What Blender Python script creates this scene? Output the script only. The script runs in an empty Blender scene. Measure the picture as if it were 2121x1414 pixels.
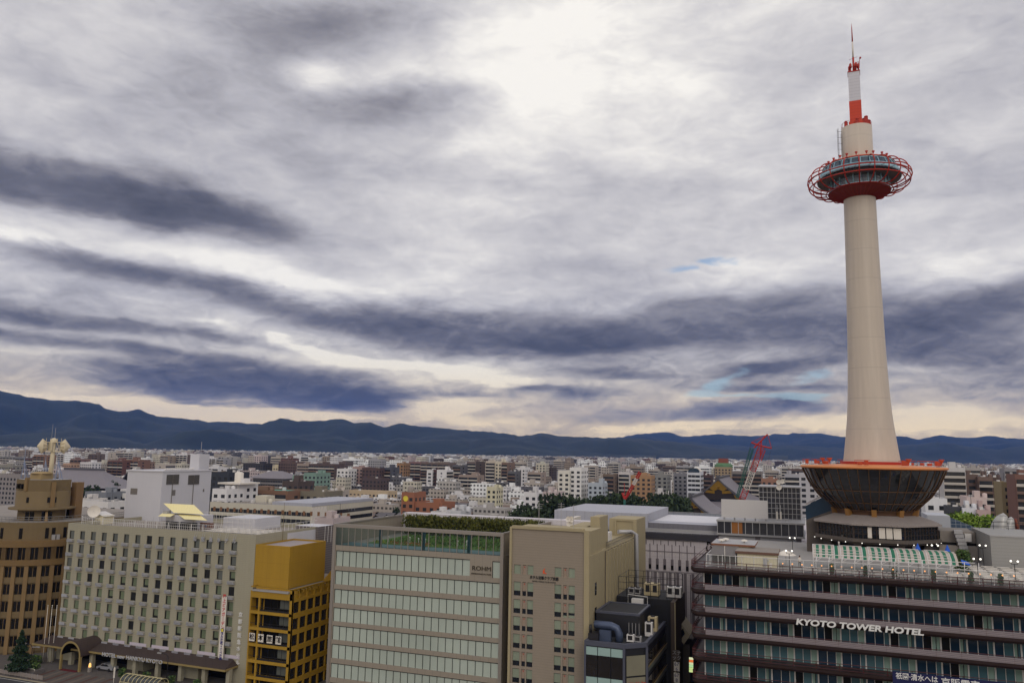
import bpy, math, random
import numpy as np
from mathutils import Vector, Matrix, noise as mnoise
PI = math.pi; R = math.radians
SC = bpy.context.scene; COL = SC.collection

# ------------------------------------------------------------------ camera (street grid: X east, Y north, metres)
F, PITCH, ROLL, YAW, EYE = 1629.8, 0.140521, 0.017552, 0.362103, 45.0
_f = Vector((-math.sin(YAW)*math.cos(PITCH), math.cos(YAW)*math.cos(PITCH), math.sin(PITCH)))
_r0 = Vector((math.cos(YAW), math.sin(YAW), 0)); _u0 = _r0.cross(_f)
_r = math.cos(ROLL)*_r0 + math.sin(ROLL)*_u0; _u = -math.sin(ROLL)*_r0 + math.cos(ROLL)*_u0
cd = bpy.data.cameras.new('camera'); cam = bpy.data.objects.new('camera', cd); COL.objects.link(cam)
cd.sensor_width = 36.0; cd.lens = F/2121*36; cd.clip_start = 1.0; cd.clip_end = 60000
cam.matrix_world = Matrix(((_r.x, _u.x, -_f.x, 0), (_r.y, _u.y, -_f.y, 0), (_r.z, _u.z, -_f.z, EYE), (0, 0, 0, 1)))
SC.camera = cam
def ray(x, y): return _f*F + _r*(x-1060.5) - _u*(y-707)
def PY(x, y, Y):                       # photo measurement -> (X, Z) on the plane of constant northing Y
    d = ray(x, y); t = Y/d.y; return d.x*t, EYE+d.z*t
def PX(x, y, X):
    d = ray(x, y); t = X/d.x; return d.y*t, EYE+d.z*t
def PZ(x, y, z):
    d = ray(x, y); t = (z-EYE)/d.z; return d.x*t, d.y*t
def project(p):
    q = Vector(p)-Vector((0, 0, EYE)); w = q.dot(_f)
    return (1060.5+F*q.dot(_r)/w, 707-F*q.dot(_u)/w, w) if w > 1 else (0, 0, -1)
def azel(x, y):
    d = ray(x, y).normalized(); return math.degrees(math.atan2(d.x, d.y)), math.degrees(math.asin(d.z))

# ------------------------------------------------------------------ world: Nishita sky seen through gaps in a broken cloud deck
def lin(c): return tuple((v/255/12.92 if v/255 <= .04045 else ((v/255+.055)/1.055)**2.4) for v in c)
SUN_AZ, SUN_EL = R(152), R(30)
W = bpy.data.worlds.new('World'); SC.world = W; W.use_nodes = True
nt = W.node_tree; nt.nodes.clear()
def nd(t, **k):
    n = nt.nodes.new(t)
    for a, b in k.items(): setattr(n, a, b)
    return n
def put(sock, v):
    if isinstance(v, (int, float)): sock.default_value = v
    elif isinstance(v, (tuple, list)): sock.default_value = v
    else: nt.links.new(v, sock)
def mth(op, a, b=0.0, c=0.0, clamp=False):
    n = nd('ShaderNodeMath', operation=op, use_clamp=clamp)
    put(n.inputs[0], a); put(n.inputs[1], b); put(n.inputs[2], c); return n.outputs[0]
def vec(x, y, z=0.0):
    n = nd('ShaderNodeCombineXYZ'); put(n.inputs[0], x); put(n.inputs[1], y); put(n.inputs[2], z); return n.outputs[0]
def nois(v, scale, detail, rough, dist=0.0, lac=2.0):
    n = nd('ShaderNodeTexNoise', noise_dimensions='3D'); put(n.inputs['Vector'], v)
    n.inputs['Scale'].default_value = scale; n.inputs['Detail'].default_value = detail
    n.inputs['Roughness'].default_value = rough; n.inputs['Distortion'].default_value = dist; n.inputs['Lacunarity'].default_value = lac
    return n.outputs['Fac']
def sstep(v, a, b, lo=0.0, hi=1.0):
    n = nd('ShaderNodeMapRange', interpolation_type='SMOOTHSTEP'); put(n.inputs[0], v)
    n.inputs[1].default_value = a; n.inputs[2].default_value = b; n.inputs[3].default_value = lo; n.inputs[4].default_value = hi
    return n.outputs[0]
tc = nd('ShaderNodeTexCoord'); sp = nd('ShaderNodeSeparateXYZ'); nt.links.new(tc.outputs['Generated'], sp.inputs[0])
dx, dy, dz = sp.outputs
zc = mth('MAXIMUM', dz, 0.0)
az = mth('MULTIPLY', mth('ARCTAN2', dx, dy), 180/PI)
el = mth('MULTIPLY', mth('ARCSINE', dz), 180/PI)
den = mth('ADD', zc, 0.10)
pl = vec(mth('DIVIDE', dx, den), mth('DIVIDE', dy, den))          # the cloud deck, flattening towards the horizon
n_warp1 = nois(pl, 1.3, 6, .52); n_warp2 = nois(vec(mth('DIVIDE', dx, den), mth('DIVIDE', dy, den), 7.3), 1.3, 6, .52)
n_big = nois(pl, 1.1, 8, .52, .2)
n_mid = nois(vec(mth('MULTIPLY', az, .085), mth('MULTIPLY', el, .21), 3.0), 1.0, 9, .57, .35)
n_puff = nois(vec(mth('MULTIPLY', az, .42), mth('MULTIPLY', el, 1.0), 5.0), 1.0, 8, .58, .9)
n_puff2 = nois(vec(mth('MULTIPLY', az, .42), mth('MULTIPLY', mth('ADD', el, .55), 1.0), 5.0), 1.0, 8, .58, .9)
n_fine = nois(vec(mth('MULTIPLY', az, .33), mth('MULTIPLY', el, .75), 9.0), 1.0, 7, .60, .4)
wamp = sstep(el, 0.0, 16.0, 1.3, 4.0)
waz = mth('MULTIPLY_ADD', mth('SUBTRACT', n_warp1, .5), mth('MULTIPLY', wamp, 2.6), az)
wel = mth('MULTIPLY_ADD', mth('SUBTRACT', n_warp2, .5), wamp, el)
wel = mth('MULTIPLY_ADD', mth('SUBTRACT', n_fine, .5), mth('MULTIPLY', wamp, .25), wel)
AZ0, EL0 = -20.0, 12.0
wx, wy = mth('SUBTRACT', waz, AZ0), mth('SUBTRACT', wel, EL0)
wq = vec(mth('MULTIPLY', wx, wx), mth('MULTIPLY', wx, wy), mth('MULTIPLY', wy, wy)); wl = vec(wx, wy, 1.0)
def vdot(v, c):
    n = nd('ShaderNodeVectorMath', operation='DOT_PRODUCT'); nt.links.new(v, n.inputs[0]); n.inputs[1].default_value = c; return n.outputs['Value']
def blob(acc, px, py, rx, ry, ang, amp):                          # a soft elliptical mass of cloud at a fixed azimuth / elevation
    a, e = azel(px, py); a -= AZ0; e -= EL0; t = R(1.0-ang); c, s_ = math.cos(t), math.sin(t); p, q = 28.4/rx, 28.4/ry
    A = (c*p)**2+(s_*q)**2; C_ = (s_*p)**2+(c*q)**2; B2 = 2*c*s_*(p*p-q*q)
    return mth('MULTIPLY_ADD', mth('POWER', 0.3679, mth('ADD', vdot(wq, (A, B2, C_)), vdot(wl, (-2*A*a-B2*e, -2*C_*e-B2*a, A*a*a+B2*a*e+C_*e*e)))), amp, acc)
# (x, y, radius x, radius y, tilt, strength) measured on the photograph and turned into azimuth / elevation of the sky
BLOBS = [
 (130, 385, 300, 48, 5, -0.64),(340, 425, 170, 26, 9, -0.35),(30, 350, 160, 40, 3, -0.12),(480, 455, 90, 24, 12, -0.23),(250, 310, 380, 45, 6, -0.06),(60, 492, 110, 13, 4, 0.22),
 (300, 505, 260, 24, 6, 0.14),(120, 440, 150, 10, 6, 0.1),(700, 45, 230, 48, -8, -0.2),(830, 235, 170, 42, -10, -0.23),(380, 160, 80, 40, 0, -0.1),(100, 120, 220, 90, 0, -0.02),
 (560, 320, 200, 40, 15, -0.06),(650, 160, 60, 24, 8, 0.24),(870, 165, 170, 26, -5, 0.14),(1030, 40, 180, 110, 0, 0.14),(1110, 180, 190, 90, 0, 0.22),(1250, 30, 180, 60, 0, 0.22),
 (1400, 150, 200, 80, 0, 0.05),(1080, 330, 120, 55, 0, 0.14),(1000, 310, 60, 30, 0, 0.08),(1330, 320, 170, 60, 0, 0.12),(1090, 400, 60, 60, 0, -0.04),(1000, 690, 330, 36, 5, -0.52),
 (1170, 722, 260, 20, 3, -0.32),(740, 655, 200, 30, 9, -0.29),(870, 640, 130, 22, 5, -0.1),(1480, 650, 330, 32, -1, -0.29),(1420, 700, 260, 24, 3, -0.2),(1700, 680, 280, 46, 3, -0.32),
 (2060, 640, 230, 40, -8, -0.38),(2000, 745, 240, 40, 6, -0.29),(1150, 560, 200, 24, 3, -0.1),(150, 540, 190, 22, 9, -0.23),(400, 590, 170, 20, 9, -0.29),(130, 655, 190, 18, 5, -0.35),
 (420, 690, 170, 12, 6, -0.2),(200, 715, 330, 12, 6, -0.35),(80, 600, 160, 20, 5, -0.08),(556, 690, 24, 7, 5, 0.5),(640, 722, 110, 10, 11, 0.34),(760, 748, 90, 10, 6, 0.3),
 (540, 560, 130, 28, 6, 0.2),(700, 605, 220, 26, 5, 0.14),(920, 560, 300, 40, 0, 0.1),(430, 660, 40, 8, 4, 0.16),(280, 775, 100, 24, 4, -0.38),(460, 795, 130, 30, 5, -0.58),
 (640, 818, 140, 26, 6, -0.55),(400, 820, 80, 16, 5, -0.35),(780, 825, 110, 22, 4, -0.43),(560, 780, 100, 14, 5, -0.12),(300, 845, 260, 12, 5, 0.3),(560, 848, 220, 10, 3, 0.26),
 (900, 842, 90, 18, 0, 0.22),(850, 765, 150, 14, 4, 0.24),(1000, 775, 170, 14, 4, 0.24),(1050, 790, 120, 8, 2, 0.2),(880, 800, 70, 10, 0, 0.12),(1110, 800, 50, 11, 0, -0.35),
 (960, 812, 110, 9, 2, -0.23),(1200, 812, 60, 16, 3, -0.38),(1290, 772, 130, 13, 3, -0.32),(1000, 855, 220, 24, 0, 0.02),(1280, 870, 220, 26, 0, -0.1),(1540, 846, 110, 16, -4, -0.38),
 (1660, 838, 70, 16, 0, -0.26),(1600, 800, 150, 9, 3, -0.38),(1560, 772, 90, 10, 3, -0.35),(1650, 765, 130, 14, -3, -0.32),(1930, 868, 140, 18, 0, 0.2),(1850, 760, 100, 12, 0, 0.2),
 (1960, 560, 210, 60, 0, 0.14),(1560, 560, 160, 30, 0, 0.14),(2040, 820, 180, 24, 5, -0.08),(1700, 870, 160, 14, 0, 0.14),(1400, 740, 110, 10, 0, 0.12),(1000, 900, 1400, 14, 1, 0.1),
 (300, 850, 330, 11, 5, 0.3),(600, 855, 200, 9, 4, 0.3),(915, 845, 90, 14, 0, 0.4),(1000, 870, 150, 10, 2, 0.2),(1400, 885, 250, 9, 0, 0.25),(1950, 880, 140, 10, 0, 0.25),
 (1100, 725, 240, 16, 3, -0.16),(200, 420, 170, 22, 6, -0.22),
]
GAPS = [(1500,790,70,13,-15,1.15), (1545,818,160,9,4,1.25), (1680,822,50,7,-8,1.05), (1700,783,60,8,-5,1.05), (1500,547,75,10,-6,1.2), (1450,568,45,7,0,.95)]
B = mth('MULTIPLY_ADD', mth('SUBTRACT', n_big, .5), sstep(el, 2.0, 14.0, .26, .80), .735)
B = mth('MULTIPLY_ADD', mth('SUBTRACT', n_mid, .5), .58, B)
B = mth('MULTIPLY_ADD', mth('SUBTRACT', n_puff, .5), sstep(el, 2.5, 13.0, .50, .22), B)
B = mth('MULTIPLY_ADD', mth('SUBTRACT', n_fine, .5), sstep(el, 5.0, 15.0, .28, .13), B)
B = mth('MULTIPLY_ADD', mth('SUBTRACT', n_puff2, n_puff), sstep(el, 3.0, 15.0, .70, .22), B)
S = 0.0
for b in BLOBS: S = blob(S, *b)
B = mth('MULTIPLY_ADD', mth('TANH', mth('MULTIPLY', S, 1.8)), .78, B)
rp = nd('ShaderNodeValToRGB'); put(rp.inputs[0], B)
els = rp.color_ramp.elements
stops = [(0.0, (84, 85, 95)), (.2, (110, 110, 120)), (.42, (150, 148, 154)), (.62, (187, 185, 190)), (.80, (218, 215, 215)), (1.0, (254, 250, 243))]
els[0].position = 0; els[0].color = (*lin(stops[0][1]), 1); els[1].position = 1; els[1].color = (*lin(stops[-1][1]), 1)
for p_, c_ in stops[1:-1]:
    e_ = els.new(p_); e_.color = (*lin(c_), 1)
def mixc(f, a, b, bt='MIX'):
    n = nd('ShaderNodeMix', data_type='RGBA', blend_type=bt); put(n.inputs[0], f)
    for s_, v_ in ((n.inputs[6], a), (n.inputs[7], b)):
        if isinstance(v_, tuple): s_.default_value = (*v_[:3], 1)
        else: nt.links.new(v_, s_)
    return n.outputs[2]
warm = mth('MULTIPLY', sstep(el, 1.0, 7.0, 1.0, 0.0), sstep(B, .35, .75))
cc = mixc(warm, rp.outputs[0], (1.18, 1.04, .80), 'MULTIPLY')
cc = mixc(sstep(el, 0.5, 11.0, 1.0, 0.0), cc, (1.10, 1.02, .80), 'MULTIPLY')        # warm tint offsets the blue that the haze adds low down
back = mth('MULTIPLY', sstep(dy, .55, -.15), 1.0)                 # unseen sky overhead and to the south brightened to fill the facades
lift = sstep(el, 34, 62)
gain = mth('MULTIPLY_ADD', mth('MAXIMUM', back, lift), 0.30, 1.0)
gv = nd('ShaderNodeVectorMath', operation='SCALE'); nt.links.new(cc, gv.inputs[0]); put(gv.inputs['Scale'], mth('MULTIPLY', gain, 10.0))
sky = nd('ShaderNodeTexSky', sky_type='NISHITA'); sky.sun_disc = False; sky.sun_elevation = SUN_EL; sky.sun_rotation = SUN_AZ
sky.air_density = 1.2; sky.dust_density = .6; sky.ozone_density = 5.0
G = 0.0
for b in GAPS: G = blob(G, *b)
G = mth('ADD', G, mth('ADD', mth('MULTIPLY', mth('SUBTRACT', n_fine, .5), 1.6), mth('MULTIPLY', mth('SUBTRACT', .5, n_puff), 1.8)))
gap = sstep(G, .45, 1.3, 0.0, .66)
fin = mixc(gap, gv.outputs[0], sky.outputs[0])
bg = nd('ShaderNodeBackground'); nt.links.new(fin, bg.inputs[0]); bg.inputs[1].default_value = 0.10
wo = nd('ShaderNodeOutputWorld'); nt.links.new(bg.outputs[0], wo.inputs[0])
W.cycles.sampling_method = 'MANUAL'; W.cycles.sample_map_resolution = 512

# ------------------------------------------------------------------ sun behind thin cloud, exposure
sl = bpy.data.lights.new('sun', 'SUN'); sl.energy = 0.75; sl.angle = R(25); sl.color = (1.0, .93, .82)
so = bpy.data.objects.new('sun', sl); COL.objects.link(so)
so.rotation_euler = Vector((-math.sin(SUN_AZ)*math.cos(SUN_EL), -math.cos(SUN_AZ)*math.cos(SUN_EL), -math.sin(SUN_EL))).to_track_quat('-Z', 'Y').to_euler()
vs = SC.view_settings; vs.view_transform = 'Standard'; vs.look = 'None'; vs.exposure = 0.0; vs.gamma = 1.0
SC.cycles.max_bounces = 6; SC.cycles.diffuse_bounces = 2; SC.cycles.glossy_bounces = 2; SC.cycles.transparent_max_bounces = 12
SC.cycles.volume_bounces = 0; SC.cycles.caustics_reflective = False; SC.cycles.caustics_refractive = False

# ------------------------------------------------------------------ helpers
WT = {}
def tag(o, label=None, cat=None, group=None, kind=None):
    for k, v in (('label', label), ('category', cat), ('group', group), ('kind', kind)):
        if v: o[k] = v
    return o
def thing(name, label, cat, loc=(0, 0, 0), group=None):
    o = bpy.data.objects.new(name, None); COL.objects.link(o); o.empty_display_size = .1
    o.location = loc; WT[o] = Vector(loc); return tag(o, label, cat, group)
def link(name, me, parent=None, loc=None, rotz=0.0):
    o = bpy.data.objects.new(name, me); COL.objects.link(o)
    pw = WT.get(parent, Vector()) if parent else Vector()
    o.parent = parent
    L = Vector(loc) if loc is not None else Vector()
    o.location = L-pw; WT[o] = L
    if rotz: o.rotation_euler.z = rotz
    return o
class MB:
    def __init__(s): s.v = []; s.f = []; s.m = []; s.s = []
    def face(s, pts, m=0, sm=False):
        i = len(s.v); s.v.extend([tuple(p) for p in pts]); s.f.append(tuple(range(i, i+len(pts)))); s.m.append(m); s.s.append(sm); return s
    def box(s, x0, x1, y0, y1, z0, z1, m=0, mt=None):
        if x0 > x1: x0, x1 = x1, x0
        if y0 > y1: y0, y1 = y1, y0
        i = len(s.v)
        s.v += [(x0, y0, z0), (x1, y0, z0), (x1, y1, z0), (x0, y1, z0), (x0, y0, z1), (x1, y0, z1), (x1, y1, z1), (x0, y1, z1)]
        for q in ((0, 1, 5, 4), (1, 2, 6, 5), (2, 3, 7, 6), (3, 0, 4, 7), (4, 5, 6, 7), (3, 2, 1, 0)):
            s.f.append(tuple(i+k for k in q)); s.m.append(m); s.s.append(False)
        if mt is not None: s.m[-2] = mt
        return s
    def prism(s, pts, z0, z1, m=0, mt=None):                   # pts counter-clockwise
        n = len(pts); i = len(s.v)
        s.v += [(p[0], p[1], z0) for p in pts]+[(p[0], p[1], z1) for p in pts]
        for k in range(n):
            j = (k+1) % n; s.f.append((i+k, i+j, i+n+j, i+n+k)); s.m.append(m); s.s.append(False)
        s.f.append(tuple(i+n+k for k in range(n))); s.m.append(m if mt is None else mt); s.s.append(False)
        s.f.append(tuple(i+n-1-k for k in range(n))); s.m.append(m); s.s.append(False); return s
    def rim(s, pts, t, z0, z1, m=0, outer=True):                           # a parapet round the polygon's inner edge
        c = Vector((sum(p[0] for p in pts)/len(pts), sum(p[1] for p in pts)/len(pts)))
        q = []
        n = len(pts)
        for k in range(n):
            a, b, d = Vector(pts[k-1]), Vector(pts[k]), Vector(pts[(k+1) % n])
            e1 = (b-a).normalized(); e2 = (d-b).normalized(); n1 = Vector((-e1.y, e1.x)); n2 = Vector((-e2.y, e2.x))
            bi = (n1+n2); bi = bi/max(bi.dot(n1), .2); q.append(b+bi*t)
        for k in range(n):
            j = (k+1) % n; A, B_, C, D = pts[k], pts[j], q[j], q[k]
            if outer: s.face([(A[0], A[1], z0), (B_[0], B_[1], z0), (B_[0], B_[1], z1), (A[0], A[1], z1)], m)
            s.face([(A[0], A[1], z1), (B_[0], B_[1], z1), (C[0], C[1], z1), (D[0], D[1], z1)], m)
            s.face([(C[0], C[1], z0), (D[0], D[1], z0), (D[0], D[1], z1), (C[0], C[1], z1)], m)
        return s
    def tube(s, pts, r, n=6, m=0, closed=False, r2=None):
        P = [Vector(p) for p in pts]; K = len(P); i = len(s.v)
        for k in range(K):
            a = P[k-1] if (k or closed) else P[k]; b = P[(k+1) % K] if (k < K-1 or closed) else P[k]
            d = (b-a).normalized(); h = Vector((0, 0, 1)) if abs(d.z) < .9 else Vector((1, 0, 0))
            u = d.cross(h).normalized(); w = u.cross(d); rr = r if r2 is None else r+(r2-r)*k/max(K-1, 1)
            for q in range(n):
                t = 2*PI*q/n; s.v.append(tuple(P[k]+u*(rr*math.cos(t))+w*(rr*math.sin(t))))
        for k in range(K if closed else K-1):
            for q in range(n):
                a, b = i+k*n, i+((k+1) % K)*n; q2 = (q+1) % n
                s.f.append((a+q, b+q, b+q2, a+q2)); s.m.append(m); s.s.append(n > 5)
        if not closed:
            s.f.append(tuple(i+q for q in range(n))); s.m.append(m); s.s.append(False)
            s.f.append(tuple(i+(K-1)*n+n-1-q for q in range(n))); s.m.append(m); s.s.append(False)
        return s
    def lathe(s, cx, cy, prof, n=48, m=0, sm=True, a0=0.0, a1=2*PI, ms=None):
        full = abs(a1-a0-2*PI) < 1e-6; i = len(s.v); K = len(prof); N_ = n if full else n+1
        for r, z in prof:
            for q in range(N_):
                t = a0+(a1-a0)*q/n; s.v.append((cx+r*math.cos(t), cy+r*math.sin(t), z))
        for k in range(K-1):
            for q in range(n):
                q2 = (q+1) % N_
                s.f.append((i+k*N_+q, i+k*N_+q2, i+(k+1)*N_+q2, i+(k+1)*N_+q)); s.m.append(m if ms is None else ms[k]); s.s.append(sm)
        return s
    def ball(s, c, r, m=0, n=8):
        return s.lathe(c[0], c[1], [(r*math.sin(PI*k/n)+1e-4, c[2]-r*math.cos(PI*k/n)) for k in range(n+1)], n+2, m)
    def mesh(s, name, mats):
        me = bpy.data.meshes.new(name); me.from_pydata(s.v, [], s.f)
        for mt in (mats if isinstance(mats, (list, tuple)) else [mats]): me.materials.append(mt)
        me.polygons.foreach_set('material_index', s.m); me.polygons.foreach_set('use_smooth', s.s); me.update(); return me
    def build(s, name, mats, parent=None, label=None):
        o = link(name, s.mesh(name, mats), parent)
        if label: o['label'] = label
        return o
def facade(mb, O, U, xs, zs, win, depth, m=0, mr=None):
    """a wall laid out on the grid xs x zs along U from O; cells for which win(i, j) is true are recessed openings"""
    O = Vector(O); U = Vector(U); Nn = Vector((U.y, -U.x, 0)); mr = m if mr is None else mr
    def P(x, z, d=0.0): q = O+U*x-Nn*d; return (q.x, q.y, O.z+z)
    for j in range(len(zs)-1):
        i = 0
        while i < len(xs)-1:
            a, b, c, d = xs[i], xs[i+1], zs[j], zs[j+1]
            if win(i, j):
                mb.face([P(a, c), P(b, c), P(b, c, depth), P(a, c, depth)], mr); mb.face([P(a, d, depth), P(b, d, depth), P(b, d), P(a, d)], mr)
                mb.face([P(a, c), P(a, c, depth), P(a, d, depth), P(a, d)], mr); mb.face([P(b, c, depth), P(b, c), P(b, d), P(b, d, depth)], mr)
                i += 1
            else:
                k = i
                while k+1 < len(xs)-1 and not win(k+1, j): k += 1
                mb.face([P(a, c), P(xs[k+1], c), P(xs[k+1], d), P(a, d)], m); i = k+1
def MAT(name, c, rough=.75, metal=0.0, var=.12, scale=.35, streak=0.0, bump=0.0, spec=.4, emit=0.0, rnd=0.0, coat=0.0, alpha=None, pat=None):
    m = bpy.data.materials.new(name); m.use_nodes = True
    global nt
    keep = nt; nt = m.node_tree; b = nt.nodes['Principled BSDF']
    c = lin(c); b.inputs['Roughness'].default_value = rough; b.inputs['Metallic'].default_value = metal
    b.inputs['Specular IOR Level'].default_value = spec; b.inputs['Coat Weight'].default_value = coat; b.inputs['Coat Roughness'].default_value = .04
    t = nd('ShaderNodeTexCoord').outputs['Object']
    f = mth('MULTIPLY_ADD', mth('SUBTRACT', nois(t, scale, 6, .62), .5), var*2.4, 1.0)
    if streak:
        mp = nd('ShaderNodeMapping'); nt.links.new(t, mp.inputs[0]); mp.inputs['Scale'].default_value = (1.3, 1.3, .06)
        f = mth('MULTIPLY', f, mth('MULTIPLY_ADD', mth('SUBTRACT', nois(mp.outputs[0], 1.0, 5, .6), .5), streak*2, 1.0))
    if rnd:
        oi = nd('ShaderNodeObjectInfo'); f = mth('MULTIPLY', f, mth('MULTIPLY_ADD', oi.outputs['Random'], rnd, 1-rnd/2))
    v = nd('ShaderNodeVectorMath', operation='SCALE'); v.inputs[0].default_value = c; put(v.inputs['Scale'], f); out = v.outputs[0]
    if pat:
        s3 = nd('ShaderNodeSeparateXYZ'); nt.links.new(t, s3.inputs[0]); X, Y, Z = s3.outputs
        kind, A, B_, wd, c2 = pat
        fr = lambda a, s, ph=0.0: mth('FRACT', mth('MULTIPLY_ADD', a, 1.0/s, ph+1000.0))
        h = mth('ADD', X, Y)
        if kind == 'joints':
            g = mth('MAXIMUM', mth('LESS_THAN', fr(Z, B_), wd/B_), mth('LESS_THAN', fr(h, A), wd/A))
        elif kind == 'hlines': g = mth('LESS_THAN', fr(Z, B_), wd)
        elif kind == 'vlines': g = mth('LESS_THAN', fr(h, A), wd)
        elif kind == 'windows':
            ge = nd('ShaderNodeNewGeometry'); gz = nd('ShaderNodeSeparateXYZ'); nt.links.new(ge.outputs['Normal'], gz.inputs[0])
            g = mth('MULTIPLY', mth('LESS_THAN', fr(Z, B_), .45), mth('LESS_THAN', fr(h, A), wd))
            g = mth('MULTIPLY', g, mth('LESS_THAN', gz.outputs[2], .5))
        out = mixc(g, out, lin(c2))
    nt.links.new(out, b.inputs['Base Color'])
    if bump:
        bp = nd('ShaderNodeBump'); bp.inputs['Strength'].default_value = .6; bp.inputs['Distance'].default_value = bump
        put(bp.inputs['Height'], nois(t, scale*8, 4, .6)); nt.links.new(bp.outputs[0], b.inputs['Normal'])
    if emit: b.inputs['Emission Color'].default_value = (*c, 1); b.inputs['Emission Strength'].default_value = emit
    if alpha is not None:                                        # tinted see-through glass
        tr = nd('ShaderNodeBsdfTransparent'); tr.inputs[0].default_value = (*[.45+.55*min(1, q*3) for q in c], 1)
        mx = nd('ShaderNodeMixShader'); lw = nd('ShaderNodeFresnel'); lw.inputs[0].default_value = 1.5
        put(mx.inputs[0], mth('ADD', lw.outputs[0], alpha, clamp=True)); nt.links.new(tr.outputs[0], mx.inputs[1]); nt.links.new(b.outputs[0], mx.inputs[2])
        nt.links.new(mx.outputs[0], nt.nodes['Material Output'].inputs[0])
    nt = keep; return m
def text(body, size, name, mat, parent, loc, width=None, bold=0.0, ext=.05, rot=(PI/2, 0, 0), line=1.0, align='CENTER', sx=1.0, shear=0.0):
    c = bpy.data.curves.new(name, 'FONT'); c.body = body; c.size = size; c.extrude = ext; c.offset = bold; c.align_x = align; c.align_y = 'CENTER'
    c.space_line = line; c.shear = shear; c.resolution_u = 3
    t = bpy.data.objects.new(name, c); COL.objects.link(t); bpy.context.view_layer.update()
    me = bpy.data.meshes.new_from_object(t.evaluated_get(bpy.context.evaluated_depsgraph_get()))
    bpy.data.objects.remove(t); bpy.data.curves.remove(c)
    if width:
        xs = [v.co.x for v in me.vertices]; sx = width/(max(xs)-min(xs))
    me.transform(Matrix.Rotation(rot[2], 4, 'Z') @ Matrix.Rotation(rot[0], 4, 'X') @ Matrix.Diagonal((sx, 1, 1, 1)))
    me.materials.clear(); me.materials.append(mat)
    return link(name, me, parent, loc)
def copy_thing(root, loc, rotz=0.0, label=None, group=None):
    def rec(o, par):
        c = o.copy(); COL.objects.link(c)
        if par: c.parent = par
        for ch in KIDS.get(o, []): rec(ch, c)
        return c
    r = rec(root, None); r.location = loc; r.rotation_euler.z = rotz
    if label: r['label'] = label
    if group: r['group'] = group
    return r
KIDS = {}
def reg(root):                                                  # remember a prototype's tree once, so copying needs no searching
    ch = [o for o in COL.objects if o.parent == root]; KIDS[root] = ch
    for c in ch: reg(c)
    return root
RNG = random.Random(7)
# ------------------------------------------------------------------ materials
m_white = MAT('white_paint', (214, 206, 194), .5, var=.05, scale=.2, streak=.05)
m_shaft = MAT('tower_paint', (190, 177, 162), .45, var=.06, scale=.10, streak=.15, pat=('hlines', 1, 5.6, .012, (168, 156, 143)))
m_orange = MAT('orange_paint', (184, 68, 32), .5, var=.1)
m_red = MAT('red_paint', (168, 40, 22), .5, var=.1)
m_dred = MAT('dark_red_soffit', (128, 40, 28), .6, var=.15, scale=1)
m_rimor = MAT('rim_orange', (206, 130, 76), .55, var=.12)
m_blue = MAT('pale_blue_frame', (146, 186, 200), .5, var=.05)
m_glassd = MAT('dark_glass', (30, 34, 40), .06, var=.3, scale=.25, spec=.6)
m_glassn = MAT('navy_glass', (38, 58, 76), .08, var=.25, scale=.5, spec=.6, rnd=.5)
m_glasst = MAT('teal_curtain_glass', (74, 104, 112), .10, var=.2, scale=.6, spec=.5, rnd=.35)
m_glassm = MAT('mint_curtain_glass', (136, 160, 148), .12, var=.12, scale=.7, spec=.5, rnd=.25)
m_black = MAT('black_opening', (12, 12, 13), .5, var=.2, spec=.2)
m_soff = MAT('grey_soffit', (126, 118, 112), .8, var=.15)
m_brown = MAT('brown_enamel', (50, 36, 34), .45, var=.2, scale=.6, streak=.2)
m_mauve = MAT('mauve_panel', (132, 122, 124), .6, var=.12, scale=.8, pat=('hlines', 1, .22, .18, (84, 72, 76)))
m_rail = MAT('maroon_rail', (78, 38, 38), .5)
m_bowlrib = MAT('bronze_rib', (96, 70, 46), .5, metal=.2, var=.15)
m_bowlgl = MAT('bowl_glass', (34, 34, 36), .07, var=.5, scale=.45, spec=.7, pat=('joints', 900, 1.35, .05, (58, 54, 50)))
m_conc = MAT('concrete', (138, 130, 122), .9, var=.15, scale=.6, streak=.15)
m_concd = MAT('dark_concrete', (88, 80, 74), .9, var=.2, scale=.6, streak=.2)
m_rooftile = MAT('roof_sheet', (140, 130, 124), .7, var=.15, scale=.5, streak=.1, pat=('vlines', .9, 1, .06, (110, 102, 98)))
m_cream = MAT('cream_siding', (206, 196, 166), .8, var=.08, pat=('vlines', .5, 1, .06, (180, 170, 142)))
m_galv = MAT('galvanised', (168, 166, 166), .5, metal=.4, var=.1)
m_wframe = MAT('white_frame', (206, 202, 198), .5, var=.05)
m_green = MAT('awning_green', (30, 104, 78), .7, var=.08, scale=2)
m_pale = MAT('awning_pale', (178, 166, 156), .7, var=.08, scale=2)
m_deck = MAT('terrace_deck', (152, 148, 144), .8, var=.15, scale=.5)
m_clear = MAT('clear_screen', (190, 200, 200), .05, alpha=.06)
m_lamp = MAT('lantern_glow', (255, 170, 96), .5, emit=1.3)
m_lampw = MAT('globe_glow', (255, 250, 238), .5, emit=1.4)
m_dark = MAT('dark_metal', (44, 42, 44), .5, metal=.3)
m_leaf = MAT('planter_leaf', (48, 74, 34), .8, var=.4, scale=4)
m_letter = MAT('white_letter', (222, 220, 216), .5, var=.04)
m_navy = MAT('navy_banner', (22, 26, 72), .7, var=.08)
m_yell = MAT('yellow_letter', (220, 200, 70), .6)
m_asph = MAT('asphalt', (56, 56, 58), .9, var=.2, scale=.4, bump=.01)
m_pave = MAT('pavement', (86, 80, 76), .9, var=.2, scale=.6, pat=('joints', 1.2, 1.2, .05, (70, 66, 62)))
m_line = MAT('road_paint', (196, 194, 188), .8, var=.15, scale=2)

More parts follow.
